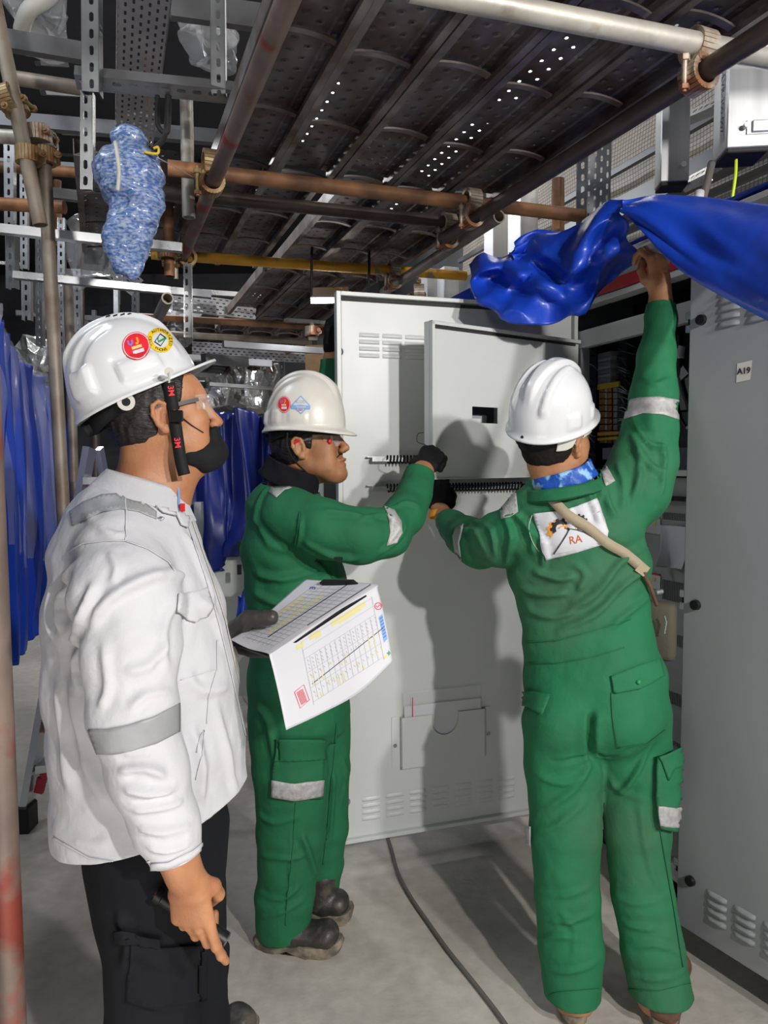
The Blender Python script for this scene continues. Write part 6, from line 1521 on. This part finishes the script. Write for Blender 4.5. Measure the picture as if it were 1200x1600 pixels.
lf2 = [(492, 1120, 2.20, .108), (500, 1200, 2.22, .098), (502, 1290, 2.24, .084), (500, 1350, 2.25, .072), (498, 1388, 2.26, .064)]
for a, b in zip(lf2, lf2[1:]): sb_.append(t_(P(*a[:3]), P(*b[:3]), bf, (a[3], a[3]*.95), (b[3], b[3]*.95), .014))
hB = hand_prims(P(660, 738, 2.18), P(686, 690, 2.25)-P(660, 738, 2.18), (-.25, -.9, .5), True, [(50, 60, 35), (55, 65, 35), (60, 65, 35), (62, 65, 35)], [(.032, .044, -.012), (.060, .046, -.026), (.082, .036, -.036)], .98, .05, 1.05)
hBl = hand_prims(P(482, 1055, 2.32), V(.05, -.05, -1), (0, 1, 0), False, [(30, 35, 20)]*4, None, .95)
foreB = [c_(P(646, 775, 2.12), P(660, 738, 2.18), .036, .029, .02)]
shoeb = lambda c, d=V(.13, -.01, -.05): [c_(c+V(0, 0, .05), c, .045, .04, .02), c_(c, c+d, .034, .024, .02)]
mB = body_mesh('person', scaled(sb_, .7)+shoeb(P(443, 1440, 2.10))+shoeb(P(500, 1398, 2.27), V(.03, 0, -.03)), [hpB+neckB, hB+foreB, hBl], M['skin2'], .0033)
tag(mB, 'man in green overalls and scuffed white helmet facing the open grey door in profile', 'person')
treeB = bvh_of(mB)
fo = [([(400, 800), (420, 850), (460, 862)], .006, .014), ([(398, 895), (440, 905), (500, 890), (540, 880)], .011, .014), ([(396, 925), (440, 945), (500, 940), (545, 915)], .010, .014), ([(402, 960), (450, 985), (520, 975)], .008, .014), ([(410, 990), (440, 1012), (500, 1015)], .007, .012),
      ([(470, 858), (500, 885), (520, 915)], .008, .012), ([(475, 845), (520, 868), (560, 872)], .009, .012), ([(500, 800), (540, 800), (590, 812)], .007, .012), ([(560, 812), (600, 802), (620, 815)], .008, .010), ([(590, 865), (620, 845), (636, 815)], .008, .010), ([(600, 795), (630, 785), (655, 790)], .006, .009), ([(470, 805), (470, 835), (462, 858)], .006, .008),
      ([(400, 1100), (420, 1130), (430, 1200)], .008, .014), ([(520, 1120), (522, 1220), (512, 1330)], .008, .010), ([(405, 1330), (440, 1340), (480, 1335)], .005, .011), ([(403, 1390), (440, 1405), (470, 1380)], .006, .011), ([(470, 1300), (485, 1340), (492, 1370)], .009, .012), ([(405, 1430), (440, 1425), (480, 1400)], .005, .010), ([(404, 1270), (430, 1285), (470, 1270)], .005, .012), ([(530, 1130), (540, 1200), (535, 1260)], .005, .010),
      ([(455, 1290), (453, 1360), (448, 1430)], .003, .006), ([(420, 760), (405, 790), (400, 830)], .006, .012)]
wd = (P(658, 741, 2.18)-P(646, 775, 2.12)).normalized()
ovB = garment('overalls', sb_, M['greencloth'], mB, .0062, fo, ((.006, 7, 11), (.003, 20, 12), (.0012, 40, 13)),
              cuts=[(P(657, 740, 2.178), wd, P(657, 740, 2.178), .085), (P(443, 1452, 2.085)-V(0, 0, .012), V(.12, 0, -1), P(443, 1452, 2.085), .14), (P(498, 1388, 2.26)-V(0, 0, .01), V(0, 0, -1), P(498, 1388, 2.26), .10), (P(452, 762, 2.14), V(.2, 0, 1), P(452, 745, 2.14), .12)])
tB = bvh_of(ovB)
pw2 = lambda nm, poly, m, lift=.002, th=.0015, par=None, tr_=None: pxpatch(nm, poly_bm(poly), tr_ or tB, M[m], par or ovB, lift, th)
pw2('reflective_band', [(600, 791), (616, 797), (627, 815), (629, 833), (620, 848), (603, 854), (609, 832), (607, 810)], 'reflect2')
pw2('reflective_band', [(420, 769), (430, 752), (450, 750), (478, 755), (468, 760), (445, 766), (432, 778)], 'reflect2')
pk = pw2('cargo_pocket', [(430, 1153), (503, 1152), (500, 1246), (427, 1243)], 'greencloth', .010, .006)
tpk = bvh_of(pk)
pw2('pocket_flap', [(429, 1152), (504, 1152), (503, 1186), (429, 1186)], 'greencloth', .015, .003)
pw2('reflective_band', [(428, 1217), (460, 1222), (501, 1216), (499, 1241), (460, 1247), (427, 1241)], 'reflect2', .0155, .0015)
for pts, wd_ in (([(469, 800), (466, 830), (460, 862)], 1.4), ([(462, 1255), (458, 1320), (450, 1400), (446, 1445)], 1.5), ([(525, 1130), (520, 1200), (512, 1290), (505, 1350)], 1.2)):
    pxpatch('seam', pxline(pts, wd_), tB, M['greencloth'], ovB, .0025, .0015)
bm = new(); q = hitpx(tB, 529, 872, .003)
if q: add_box(bm, q, (.022, .004, .008)); build('name_strip', bm, M['black'], ovB)
# neck tube, hair, glasses, helmet, glove
NB = HF(P(456, 742, 2.12), V(.86, -.2, -.42), 0, 1)
ringband('neck_tube', NB, [(-.004, .094, .082, -.034, 0), (0, .092, .080, -.018, 0), (0, .086, .076, .0, 0), (-.002, .082, .074, .02, 0), (-.004, .083, .075, .032, .004)], M['snood'], mB, .004, 36, wob=.0022)
hair_obj(HB, M['hair'], mB, -.072, .03, .012)
glasses(HB, mB, 'lens', None, 0, 'red'); eyes(HB, mB)
pxpatch('lip_shade', poly_bm([(533, 713), (539, 711), (539, 716), (534, 718)]), treeB, M['lip'], mB, .0008); pxpatch('lip_shade', poly_bm([(533, 719), (539, 718), (537, 726), (531, 726)]), treeB, M['lip'], mB, .0008)
pxpatch('moustache', pxline([(526, 715), (531, 710), (538, 708)], 1.8), treeB, M['hairshort'], mB, .001)
HLB = HF(P(477, 668, 2.12), V(.966, -.22, -.035), 0, 1)
hatB = helmet(HLB, M['helmetold'], mB, .121, .106, .158, .027, 'single', -.012, side=((-128, -112, .84, .98, .005), (-97, -72, .86, .97, .003), (72, 97, .86, .97, .003), (-150, -140, .85, .99, .007)))
sunder(HLB, hatB, .104, .086); thB = bvh_of(hatB)
sticker_red(thB, hatB, 444, 632, 13, .78, .0)
def mpb(b): return pxmap(b, (470, 633), (.95, .02), (0, -1))
pxpatch('diamond_sticker', mpb(poly_bm([(-15, 0), (0, 15), (15, 0), (0, -15)])), thB, M['paleblue'], hatB, .0012)
pxpatch('diamond_centre', mpb(poly_bm([(-12.6, 0), (0, 12.6), (12.6, 0), (0, -12.6)])), thB, M['white'], hatB, .0018)
pxpatch('ribbon', mpb(poly_bm([(-15, -6.4), (15, -6.4), (16, -1.2), (0, .2), (-16, -1.2)])), thB, M['paleblue'], hatB, .0024)
pxpatch('sticker_text', mpb(pxmap(text_bm('ICOD', 6.5), (0, 4.6), (1, 0), (0, 1))), thB, M['inkline'], hatB, .003, maxlen=3)
pxpatch('sticker_text', mpb(pxmap(text_bm('TRAINER', 4.4, .1), (0, -3.4), (1, 0), (0, 1))), thB, M['white'], hatB, .0032, maxlen=3)
pxpatch('sticker_text', mpb(pxmap(text_bm('2022', 3.6, .1), (0, -8.2), (1, 0), (0, 1))), thB, M['stickred'], hatB, .003, maxlen=3)
bm = new(); add_tube(bm, catmull([P(449, 676, 2.03), P(449, 700, 2.03), P(462, 722, 2.05), P(490, 748, 2.08)], 6), .0028, 6); build('chin_cord', bm, M['strap'], hatB, smooth=True)
sdf_obj('glove', hB, M['glove'], mB, h=.0034, inflate=.0032, disp=lambda q, n: q+n*(.0015*vnoise(q, (60, 60, 60), 3))[:, None])
sdf_obj('glove', hBl, M['glove'], mB, h=.005, inflate=.003)
bm = new(); add_tube(bm, catmull([P(665, 695, 2.24), P(652, 690, 2.24), P(653, 678, 2.25), P(662, 676, 2.27)], 5), .0012, 6); tag(build('thin_wire', bm, M['strap'], smooth=True), 'thin black wire looping above the black glove at the panel edge', 'wire')
dB = V(.97, -.24, 0); hn = PH(398, 1476, 0); boot('boot', hn, PH(536, 1488, 0), .10, 'boot', 'sole', mB)
hn2 = PH(448, 1425, 0); b2_ = boot('boot', PH(470, 1432, 0), PH(552, 1436, 0), .14, 'boot', 'sole', mB)

# ================================================================ right man in green, back to the camera
FC = V(.74, .62, .20); LC = V(0, 0, 1).cross(FC).normalized()
HC = HF(P(903, 690, 1.925)+LC*.077, FC, rad(8), 1.0)
hpC = head_prims(HC)
neckC = [t_(HC(-.030, 0, -.045), P(880, 765, 2.0), HC.L, (.058, .062), (.072, .078), .03)]
cf = V(.30, .95, 0).normalized(); cl = V(.95, -.30, 0)
jt = [(882, 752, 2.0, .10, .062), (885, 785, 2.0, .17, .095), (893, 830, 2.01, .190, .118), (905, 890, 2.02, .192, .128), (912, 950, 2.01, .176, .122), (916, 1000, 1.99, .172, .122), (926, 1060, 1.97, .190, .132), (931, 1110, 1.96, .198, .136)]
cb_ = []
for a, b in zip(jt, jt[1:]): cb_.append(t_(P(*a[:3]), P(*b[:3]), cl, a[3:], b[3:], .03))
cb_ += [e_(P(882, 1130, 1.90), (.095, .085, .10), None, .04), e_(P(972, 1125, 1.88), (.095, .085, .10), None, .04)]
La = [(812, 830, 2.03, .076), (782, 842, 2.08, .074), (748, 850, 2.16, .068), (728, 838, 2.24, .058), (708, 822, 2.33, .047), (696, 812, 2.38, .042)]
for a, b in zip(La, La[1:]): cb_.append(c_(P(*a[:3]), P(*b[:3]), a[3], b[3], .018))
Ra = [(958, 800, 2.0, .090), (992, 765, 2.0, .096), (1008, 720, 2.02, .086), (1016, 670, 2.04, .074), (1021, 620, 2.06, .064), (1026, 555, 2.10, .052), (1031, 500, 2.13, .043), (1033, 474, 2.14, .040)]
for a, b in zip(Ra, Ra[1:]): cb_.append(c_(P(*a[:3]), P(*b[:3]), a[3], b[3], .02))
lL = [(880, 1130, 1.95, .115), (881, 1200, 1.93, .107), (883, 1300, 1.895, .092), (887, 1400, 1.86, .085), (893, 1480, 1.83, .084), (897, 1562, 1.80, .075)]
lR = [(980, 1130, 1.945, .115), (990, 1200, 1.92, .103), (998, 1300, 1.885, .086), (1004, 1400, 1.85, .081), (1018, 1480, 1.82, .082), (1030, 1560, 1.79, .082)]
for lg in (lL, lR):
    for a, b in zip(lg, lg[1:]): cb_.append(t_(P(*a[:3]), P(*b[:3]), cl, (a[3], a[3]*.95), (b[3], b[3]*1.0), .016))
hCr = hand_prims(P(1032, 452, 2.14), P(1026, 385, 2.13)-P(1032, 452, 2.14), (.35, -.9, .1), True, [(48, 62, 40), (50, 66, 40), (54, 66, 40), (58, 66, 40)], [(.034, .040, -.016), (.062, .038, -.030), (.086, .022, -.040)], 1.0, .03, 1.05)
# thumb side points to the upper left in the photo
foreCr = [c_(P(1031, 510, 2.13), P(1032, 455, 2.14), .036, .030, .02)]
hCl = hand_prims(P(687, 800, 2.42), P(684, 764, 2.44)-P(687, 800, 2.42), (-.1, -1, 0), False, [(25, 40, 25)]*4, [(.030, .040, -.008), (.056, .048, -.02), (.078, .044, -.03)], .98, .04, 1.05)
foreCl = [c_(P(708, 822, 2.34), P(688, 801, 2.41), .034, .028, .02)]
mC = body_mesh('person', scaled(cb_, .72)+shoeb(V(P(893, 1575, 1.82).x, 1.82, .09), V(.0, .03, -.03))+shoeb(V(P(1028, 1575, 1.80).x, 1.81, .09), V(.0, .03, -.03)), [hpC+neckC, hCr+foreCr, hCl+foreCl], M['skin2'], .0033)
tag(mC, 'man in green overalls seen from behind, raising one arm to the blue tarpaulin', 'person')
treeC = bvh_of(mC)
fo = [([(800, 800), (830, 830), (835, 870)], .010, .014), ([(790, 805), (800, 840), (790, 880)], .010, .012), ([(820, 820), (850, 850), (845, 890)], .008, .012), ([(740, 815), (770, 830), (775, 870)], .007, .010), ([(715, 830), (745, 830), (760, 860)], .006, .010), ([(760, 800), (790, 810), (820, 800)], .006, .010),
      ([(870, 780), (890, 800), (895, 830)], .008, .010), ([(910, 760), (930, 790), (940, 820)], .010, .012), ([(945, 745), (950, 780), (965, 810)], .010, .012), ([(925, 735), (940, 760), (935, 800)], .007, .010),
      ([(1010, 850), (970, 880), (930, 930), (880, 955)], .010, .014), ([(1010, 890), (975, 915), (930, 960), (870, 985)], .009, .013), ([(830, 890), (870, 905), (900, 900)], .009, .013), ([(815, 920), (855, 930), (890, 925)], .009, .013), ([(820, 950), (860, 965), (905, 955)], .008, .012), ([(1015, 930), (985, 955), (950, 985)], .007, .012), ([(895, 880), (915, 900), (900, 930)], .006, .012),
      ([(985, 640), (1010, 690), (1045, 700)], .008, .012), ([(985, 670), (1010, 720), (1040, 740)], .009, .014), ([(995, 690), (1000, 740), (985, 790)], .008, .013), ([(1030, 690), (1040, 720), (1030, 780)], .008, .012), ([(1000, 590), (1025, 600), (1048, 590)], .004, .010), ([(965, 720), (975, 760), (975, 800)], .007, .012),
      ([(925, 1110), (922, 1150), (925, 1190)], -.020, .012), ([(930, 1170), (950, 1180), (985, 1165)], -.007, .008), ([(920, 1175), (900, 1185), (860, 1190)], -.006, .008), ([(925, 1185), (900, 1230), (850, 1265)], .007, .013), ([(930, 1190), (960, 1230), (1010, 1250)], .006, .012), ([(935, 1260), (980, 1230), (1020, 1160)], .009, .010), ([(840, 1210), (880, 1225), (910, 1210)], .006, .012), ([(835, 1300), (870, 1290), (915, 1250)], .006, .013),
      ([(838, 1390), (880, 1400), (925, 1385)], .005, .010), ([(842, 1430), (885, 1440), (930, 1425)], .006, .010), ([(846, 1470), (880, 1462), (935, 1475)], .006, .010), ([(850, 1510), (890, 1518), (935, 1500)], .006, .010), ([(960, 1400), (1000, 1412), (1050, 1395)], .005, .010), ([(970, 1440), (1010, 1450), (1060, 1435)], .006, .010), ([(975, 1480), (1020, 1475), (1066, 1490)], .006, .010), ([(980, 1520), (1025, 1530), (1070, 1515)], .006, .010), ([(1000, 1250), (1010, 1330), (1035, 1400)], .004, .012), ([(870, 1420), (900, 1455), (895, 1500)], .004, .012)]
wr = (P(1033, 474, 2.14)-P(1031, 500, 2.13)).normalized(); wl = (P(696, 812, 2.38)-P(708, 822, 2.33)).normalized()
ovC = garment('overalls', cb_, M['greenseat'], mC, .0062, fo, ((.006, 7, 21), (.003, 20, 22), (.0012, 40, 23)),
              cuts=[(P(1033, 478, 2.14), wr, P(1033, 470, 2.14), .075), (P(697, 812, 2.375), wl, P(696, 810, 2.38), .06), (P(897, 1556, 1.80), V(0, -.12, -1), P(897, 1562, 1.80), .13), (P(1030, 1552, 1.79), V(0.05, -.12, -1), P(1030, 1562, 1.79), .13), (P(882, 750, 2.0), V(.2, .2, 1), P(876, 735, 1.99), .105)])
tC = bvh_of(ovC)
pw3 = lambda nm, poly, m, lift=.002, th=.0015, par=None: pxpatch(nm, poly_bm(poly), tC, M[m], par or ovC, lift, th)
pw3('reflective_band', [(981, 625), (1000, 621), (1030, 620), (1060, 625), (1060, 656), (1035, 648), (1005, 646), (976, 655)], 'reflect2')
pw3('reflective_band', [(781, 786), (792, 776), (807, 771), (810, 800), (800, 806), (784, 811)], 'reflect2')
pw3('reflective_band', [(933, 722), (942, 716), (952, 735), (961, 752), (946, 760), (940, 740)], 'reflect2')
pw3('reflective_band', [(708, 838), (712, 825), (725, 818), (722, 832), (718, 848), (722, 878), (712, 868)], 'reflect')
# waistband and pockets
for pts, wd_ in (([(822, 1003), (870, 1001), (930, 985), (985, 968)], 1.5), ([(826, 1036), (870, 1036), (930, 1026), (975, 1012)], 1.5), ([(955, 1082), (957, 1120), (965, 1168)], 1.3), ([(965, 1168), (1010, 1162), (1038, 1140)], 1.0), ([(846, 1560), (870, 1550), (935, 1544)], 1.2), ([(982, 1545), (1030, 1548), (1078, 1536)], 1.2),
                 ([(1022, 1240), (1036, 1330), (1052, 1420), (1066, 1510)], 1.2)):
    pxpatch('seam', pxline(pts, wd_), tC, M['greencloth'], ovC, .0028, .0018)
pw3('pocket_flap', [(954, 1056), (1000, 1038), (1028, 1030), (1035, 1056), (1000, 1076), (964, 1084), (958, 1082)], 'greenseat', .008, .003)
pw3('pocket_flap', [(815, 1079), (838, 1082), (862, 1088), (850, 1118), (830, 1106), (812, 1104)], 'greenseat', .010, .003)
cpk = pw3('cargo_pocket', [(1022, 1180), (1040, 1175), (1056, 1190), (1066, 1260), (1066, 1288), (1046, 1297), (1026, 1290), (1020, 1240)], 'greenseat', .016, .012)
pw3('pocket_flap', [(1022, 1178), (1050, 1165), (1060, 1195), (1042, 1200), (1034, 1215)], 'greenseat', .026, .004)
pw3('reflective_band', [(1022, 1254), (1044, 1258), (1066, 1252), (1064, 1284), (1046, 1290), (1024, 1284)], 'reflect2', .024, .002)
pw3('reflective_band', [(835, 1292), (828, 1290), (824, 1318), (834, 1322)], 'reflect2', .012, .002)
bm = new(); q = hitpx(tC, 994, 1066, .013); add_sphere(bm, q, .006) if q else None; build('button', bm, M['greenink'], ovC)
# back patch with its mark
pt = pw3('back_patch', [(834, 802), (884, 797), (932, 779), (940, 805), (950, 830), (946, 849), (900, 863), (852, 875), (846, 850)], 'white', .004, .0015)
tpt = tC
def gear(cx, cy, r, th0, th1, teeth, ri, sx=1.0, sk=0.0):
    out = []; n = 60
    def pt_(t, rr): return (cx+sx*rr*math.cos(t), cy-rr*math.sin(t)+sk*rr*math.cos(t))
    o_ = [pt_(th0+(th1-th0)*i/n, r*(1.0 if (int((i/n)*teeth*2) % 2 == 0) else .82)) for i in range(n+1)]; i_ = [pt_(th0+(th1-th0)*i/n, ri) for i in range(n+1)]
    bm = new(); pr = None
    for a, b in zip(o_, i_):
        va, vb = bm.verts.new((*a, 0)), bm.verts.new((*b, 0))
        if pr: bm.faces.new((pr[0], va, vb, pr[1]))
        pr = (va, vb)
    return bm
pxpatch('patch_mark', gear(872, 829, 17.5, PI*.35, PI*1.25, 5, 10, .95), tpt, M['orangeink'], pt, .0062, maxlen=4)
pxpatch('patch_mark', gear(876, 826, 16, -.15, PI*1.2, 6, 7, .95), tpt, M['ink'], pt, .0068, maxlen=4)
pxpatch('patch_mark', gear(880, 828, 8, .2, PI*.9, 1, 4.5, 1), tpt, M['orangeink'], pt, .0074, maxlen=4)
pxpatch('patch_mark', gear(906, 818, 15, -.9, PI*1.05, 7, 6.5, .8), tpt, M['ink'], pt, .0062, maxlen=4)
pxpatch('patch_mark', poly_bm([(900, 815), (906, 814), (905, 826), (898, 825)]), tpt, M['orangeink'], pt, .0072); pxpatch('patch_mark', poly_bm([(916, 827), (922, 826), (922, 836), (915, 833)]), tpt, M['orangeink'], pt, .0072)
pxpatch('patch_peak', poly_bm([(868, 864), (879, 846), (892, 826), (900, 829), (912, 833), (936, 846), (900, 858)]), tpt, M['white'], pt, .0078)
pxpatch('patch_line', pxline([(867, 864), (880, 844), (892, 825)], 1.6), tpt, M['ink'], pt, .0082); pxpatch('patch_line', pxline([(892, 825), (912, 832), (935, 845)], 1.6), tpt, M['ink'], pt, .0082)
pxpatch('patch_lettering', pxmap(text_bm('RA', 16, .1), (899, 843), (.97, -.18), (-.15, -1)), tpt, M['rust'], pt, .0086, maxlen=4)
bm = new(); add_tube(bm, catmull([hitpx(tC, x, y, .002) for x, y in ((832, 804), (826, 825), (832, 846), (843, 862))], 5), .0009, 5); build('loose_thread', bm, M['offwhite'], ovC)
# head gear
hair_obj(HC, M['hairshort'], mC, -.078, .034, .004)
ringband('neck_tube', HF(P(878, 742, 1.985), V(.55, .62, .24), rad(-10), 1), [(0, .092, .092, -.026, 0), (0, .090, .090, -.010, 0), (0, .084, .084, .008, 0), (0, .080, .081, .022, 0)], M['bluesnood'], mC, .006, 40, wob=.003)
ringband('collar', HF(P(880, 756, 1.99), V(.45, .8, .12), rad(-8), 1), [(0, .122, .112, -.030, 0), (0, .112, .104, -.008, 0), (0, .102, .100, .006, 0), (0, .108, .106, .002, 0), (0, .124, .118, -.028, 0)], M['greencloth'], ovC, .003, 44, wob=.002)
glasses(HC, mC, 'offwhite', 'offwhite'); eyes(HC, mC)
HLC = HF(P(860, 656, 1.958), V(.74, .60, .34), rad(17), 1)
hatC = helmet(HLC, M['helmet'], mC, .126, .106, .156, .034, 'triple', 0, side=((-118, -96, .82, .97, .005), (-70, -50, .84, .97, .0045), (96, 118, .82, .97, .005), (50, 70, .84, .97, .0045)))
sunder(HLC, hatC, .108, .088); thC = bvh_of(hatC)
pxpatch('vent_hole', poly_bm(ring_pts(2.4, 14, 816, 683)), thC, M['ink'], hatC, .0008)
bm = new(); r_ = [HC(.012-.02*t, -.083-.002*t, .055-.055*t) for t in np.linspace(0, 1, 4)]; 
g = [[HC(-.018, -.088, .045), HC(-.045, -.084, .045), HC(-.075, -.070, .045)], [HC(-.026, -.088, .022), HC(-.05, -.082, .018), HC(-.078, -.066, .016)], [HC(-.04, -.085, .004), HC(-.058, -.077, -.002), HC(-.080, -.063, -.002)]]
sheet('ear_flap', g, M['offwhite'], hatC, n=5, th=.003); bm.free()
# gloves
g1 = sdf_obj('glove', hCl, M['glove'], mC, h=.0036, inflate=.0034, disp=lambda q, n: q+n*(.0015*vnoise(q, (60, 60, 60), 3))[:, None])
cw = P(687, 803, 2.415); cd_ = (P(684, 764, 2.44)-P(687, 800, 2.42)).normalized()
bm = new(); R = frame(cd_, (1, 0, 0)); n_ = 28
for (z0, z1, r0, r1) in ((-.012, .012, .036, .034),): add_tube(bm, [cw+cd_*z0, cw+cd_*(z0*.3), cw+cd_*z1], [.0365, .039, .036], 28, caps=False)
cfo = build('glove_cuff', bm, M['orange'], g1, smooth=True); m = cfo.modifiers.new('thickness', 'SOLIDIFY'); m.thickness = .003
# shoulder strap and bag
sp2 = [(842, 760), (852, 770), (868, 784), (890, 803), (915, 823), (945, 846), (975, 868), (1000, 888)]
pr = None; bm = new()
q = [hitpx(tC, x, y, .010) for x, y in sp2]; q = catmull([a for a in q if a], 4)
for i, p in enumerate(q):
    t = (q[min(i+1, len(q)-1)]-q[max(i-1, 0)]).normalized(); s_ = t.cross((p-CAM).normalized()).normalized()*.0135; a, b = bm.verts.new(p-s_), bm.verts.new(p+s_)
    if pr: bm.faces.new((pr[0], a, b, pr[1]))
    pr = (a, b)
bag = empty('shoulder_bag', P(1032, 975, 2.0), 'small khaki bag worn on a strap across the green back', 'bag')
st = build('strap', bm, M['khaki'], bag, smooth=True); m = st.modifiers.new('thickness', 'SOLIDIFY'); m.thickness = .0025; m.offset = 0
e0 = q[-1]; e1 = P(1014, 912, e0.y+.02); e2 = P(1026, 945, e0.y+.07)
bm = new(); add_bar(bm, e0-V(.012, 0, -.006), e0+V(.012, 0, -.012), .030, .006, (.6, 0, .8), .001); build('buckle', bm, M['khaki'], bag)
bm = new(); add_tube(bm, catmull([e0+V(.006, 0, -.01), P(1008, 902, e0.y+.005), e1, P(1020, 928, e0.y+.04), e2], 6), .0055, 8); build('brown_cord', bm, M['bootbrown'], bag, smooth=True)
bm = new(); bc = P(1028, 985, e0.y+.13); add_box(bm, bc, (.10, .06, .17), Matrix.Rotation(-.5, 3, 'Z'), .02, 3); build('bag_body', bm, M['khakibag'], bag, smooth=True)
bm = new(); add_cyl(bm, P(1024, 926, e0.y+.06), P(1034, 924, e0.y+.07), .007, 12); build('zip_end', bm, M['galv'], bag)
bm = new(); add_tube(bm, [P(1038, 962, e0.y+.07), P(1041, 972, e0.y+.07), P(1038, 990, e0.y+.07)], .003, 6); build('metal_clip', bm, M['galv'], bag)
# boots
hb = PH(888, 1618, 0); boot('boot', hb+V(.022, 0.01, 0), hb+V(.06, .28, 0), .105, 'bootbrown', 'sole', mC)
hb = PH(1032, 1624, 0); bt = boot('boot', hb, hb+V(.14, .25, 0), .10, 'bootbrown', 'sole', mC)
bm = new(); add_tube(bm, [hb+V(.03, .055, .09), hb+V(.03, .055, .135)], [.046, .042], 20, caps=False); build('sock', bm, M['strap'], mC, smooth=True)

# ================================================================ the man behind the door: only a gloved hand and sleeve show
db = V(P(505, 520, 2.62).x, 2.95, 0)+V(.36, .1, 0)
fd = [t_(db+V(0, 0, 1.45), db+V(0, 0, 1.38), (1, 0, 0), (.08, .08), (.19, .11), .03), t_(db+V(0, 0, 1.38), db+V(0, 0, 1.0), (1, 0, 0), (.19, .12), (.16, .11), .03), t_(db+V(0, 0, 1.0), db+V(0, 0, .85), (1, 0, 0), (.16, .11), (.18, .12), .03),
      t_(db+V(-.09, 0, .85), db+V(-.10, 0, .12), (1, 0, 0), (.09, .09), (.07, .07), .02), t_(db+V(.09, 0, .85), db+V(.10, 0, .12), (1, 0, 0), (.09, .09), (.07, .07), .02),
      c_(db+V(.19, 0, 1.36), db+V(.25, -.02, 1.08), .065, .055, .02), c_(db+V(.25, -.02, 1.08), db+V(.22, -.16, .9), .052, .042, .02)]
wD = P(516, 560, 2.60); eD = P(512, 655, 2.66)
fd += [c_(db+V(-.17, 0, 1.38), db+V(-.26, -.05, 1.40), .07, .062, .02), c_(db+V(-.26, -.05, 1.40), eD, .062, .052, .02), c_(eD, wD, .048, .036, .02)]
HD = HF(db+V(0, -.01, 1.62), V(-.3, -.95, 0), 0, 1)
hD = hand_prims(P(515, 545, 2.60), P(514, 500, 2.56)-P(515, 545, 2.60), (-1, .1, 0), True, [(45, 60, 40)]*4, [(.03, .04, -.01), (.055, .046, -.02), (.075, .04, -.03)], .95, .03, 1.0)
hDl = hand_prims(db+V(.22, -.16, .9), V(0, -.2, -1), (1, 0, 0), True, [(30, 35, 20)]*4, None, .95)
mD = body_mesh('person', scaled(fd, .75)+shoeb(db+V(-.1, 0, .10), V(0, -.12, -.05))+shoeb(db+V(.1, 0, .10), V(0, -.12, -.05)), [head_prims(HD)+[t_(HD(-.03, 0, -.045), db+V(0, .02, 1.42), HD.L, (.058, .06), (.066, .064), .03)], hD, hDl], M['skin2'], .006)
tag(mD, 'person mostly hidden behind the grey door, one black gloved hand on its edge', 'person')
garment('overalls', fd, M['greencloth'], mD, .008, [], cuts=[(P(516, 562, 2.60), V(0, 0, 1), wD, .06), (db+V(0, 0, 1.44), V(0, 0, 1), db+V(0, 0, 1.50), .12)])
hg_ = hD; sdf_obj('glove', hD, M['glove'], mD, h=.004, inflate=.004); sdf_obj('glove', hDl, M['glove'], mD, h=.006, inflate=.004)
HLD = HF(HD(.0, 0, .055), V(-.3, -.95, .1), 0, 1); hatD = helmet(HLD, M['helmet'], mD, .124, .104, .150, .036, 'single'); sunder(HLD, hatD)
for sx in (-.1, .1): boot('boot', db+V(sx, .08, 0), db+V(sx-.02, -.20, 0), .13, 'boot', 'sole', mD)
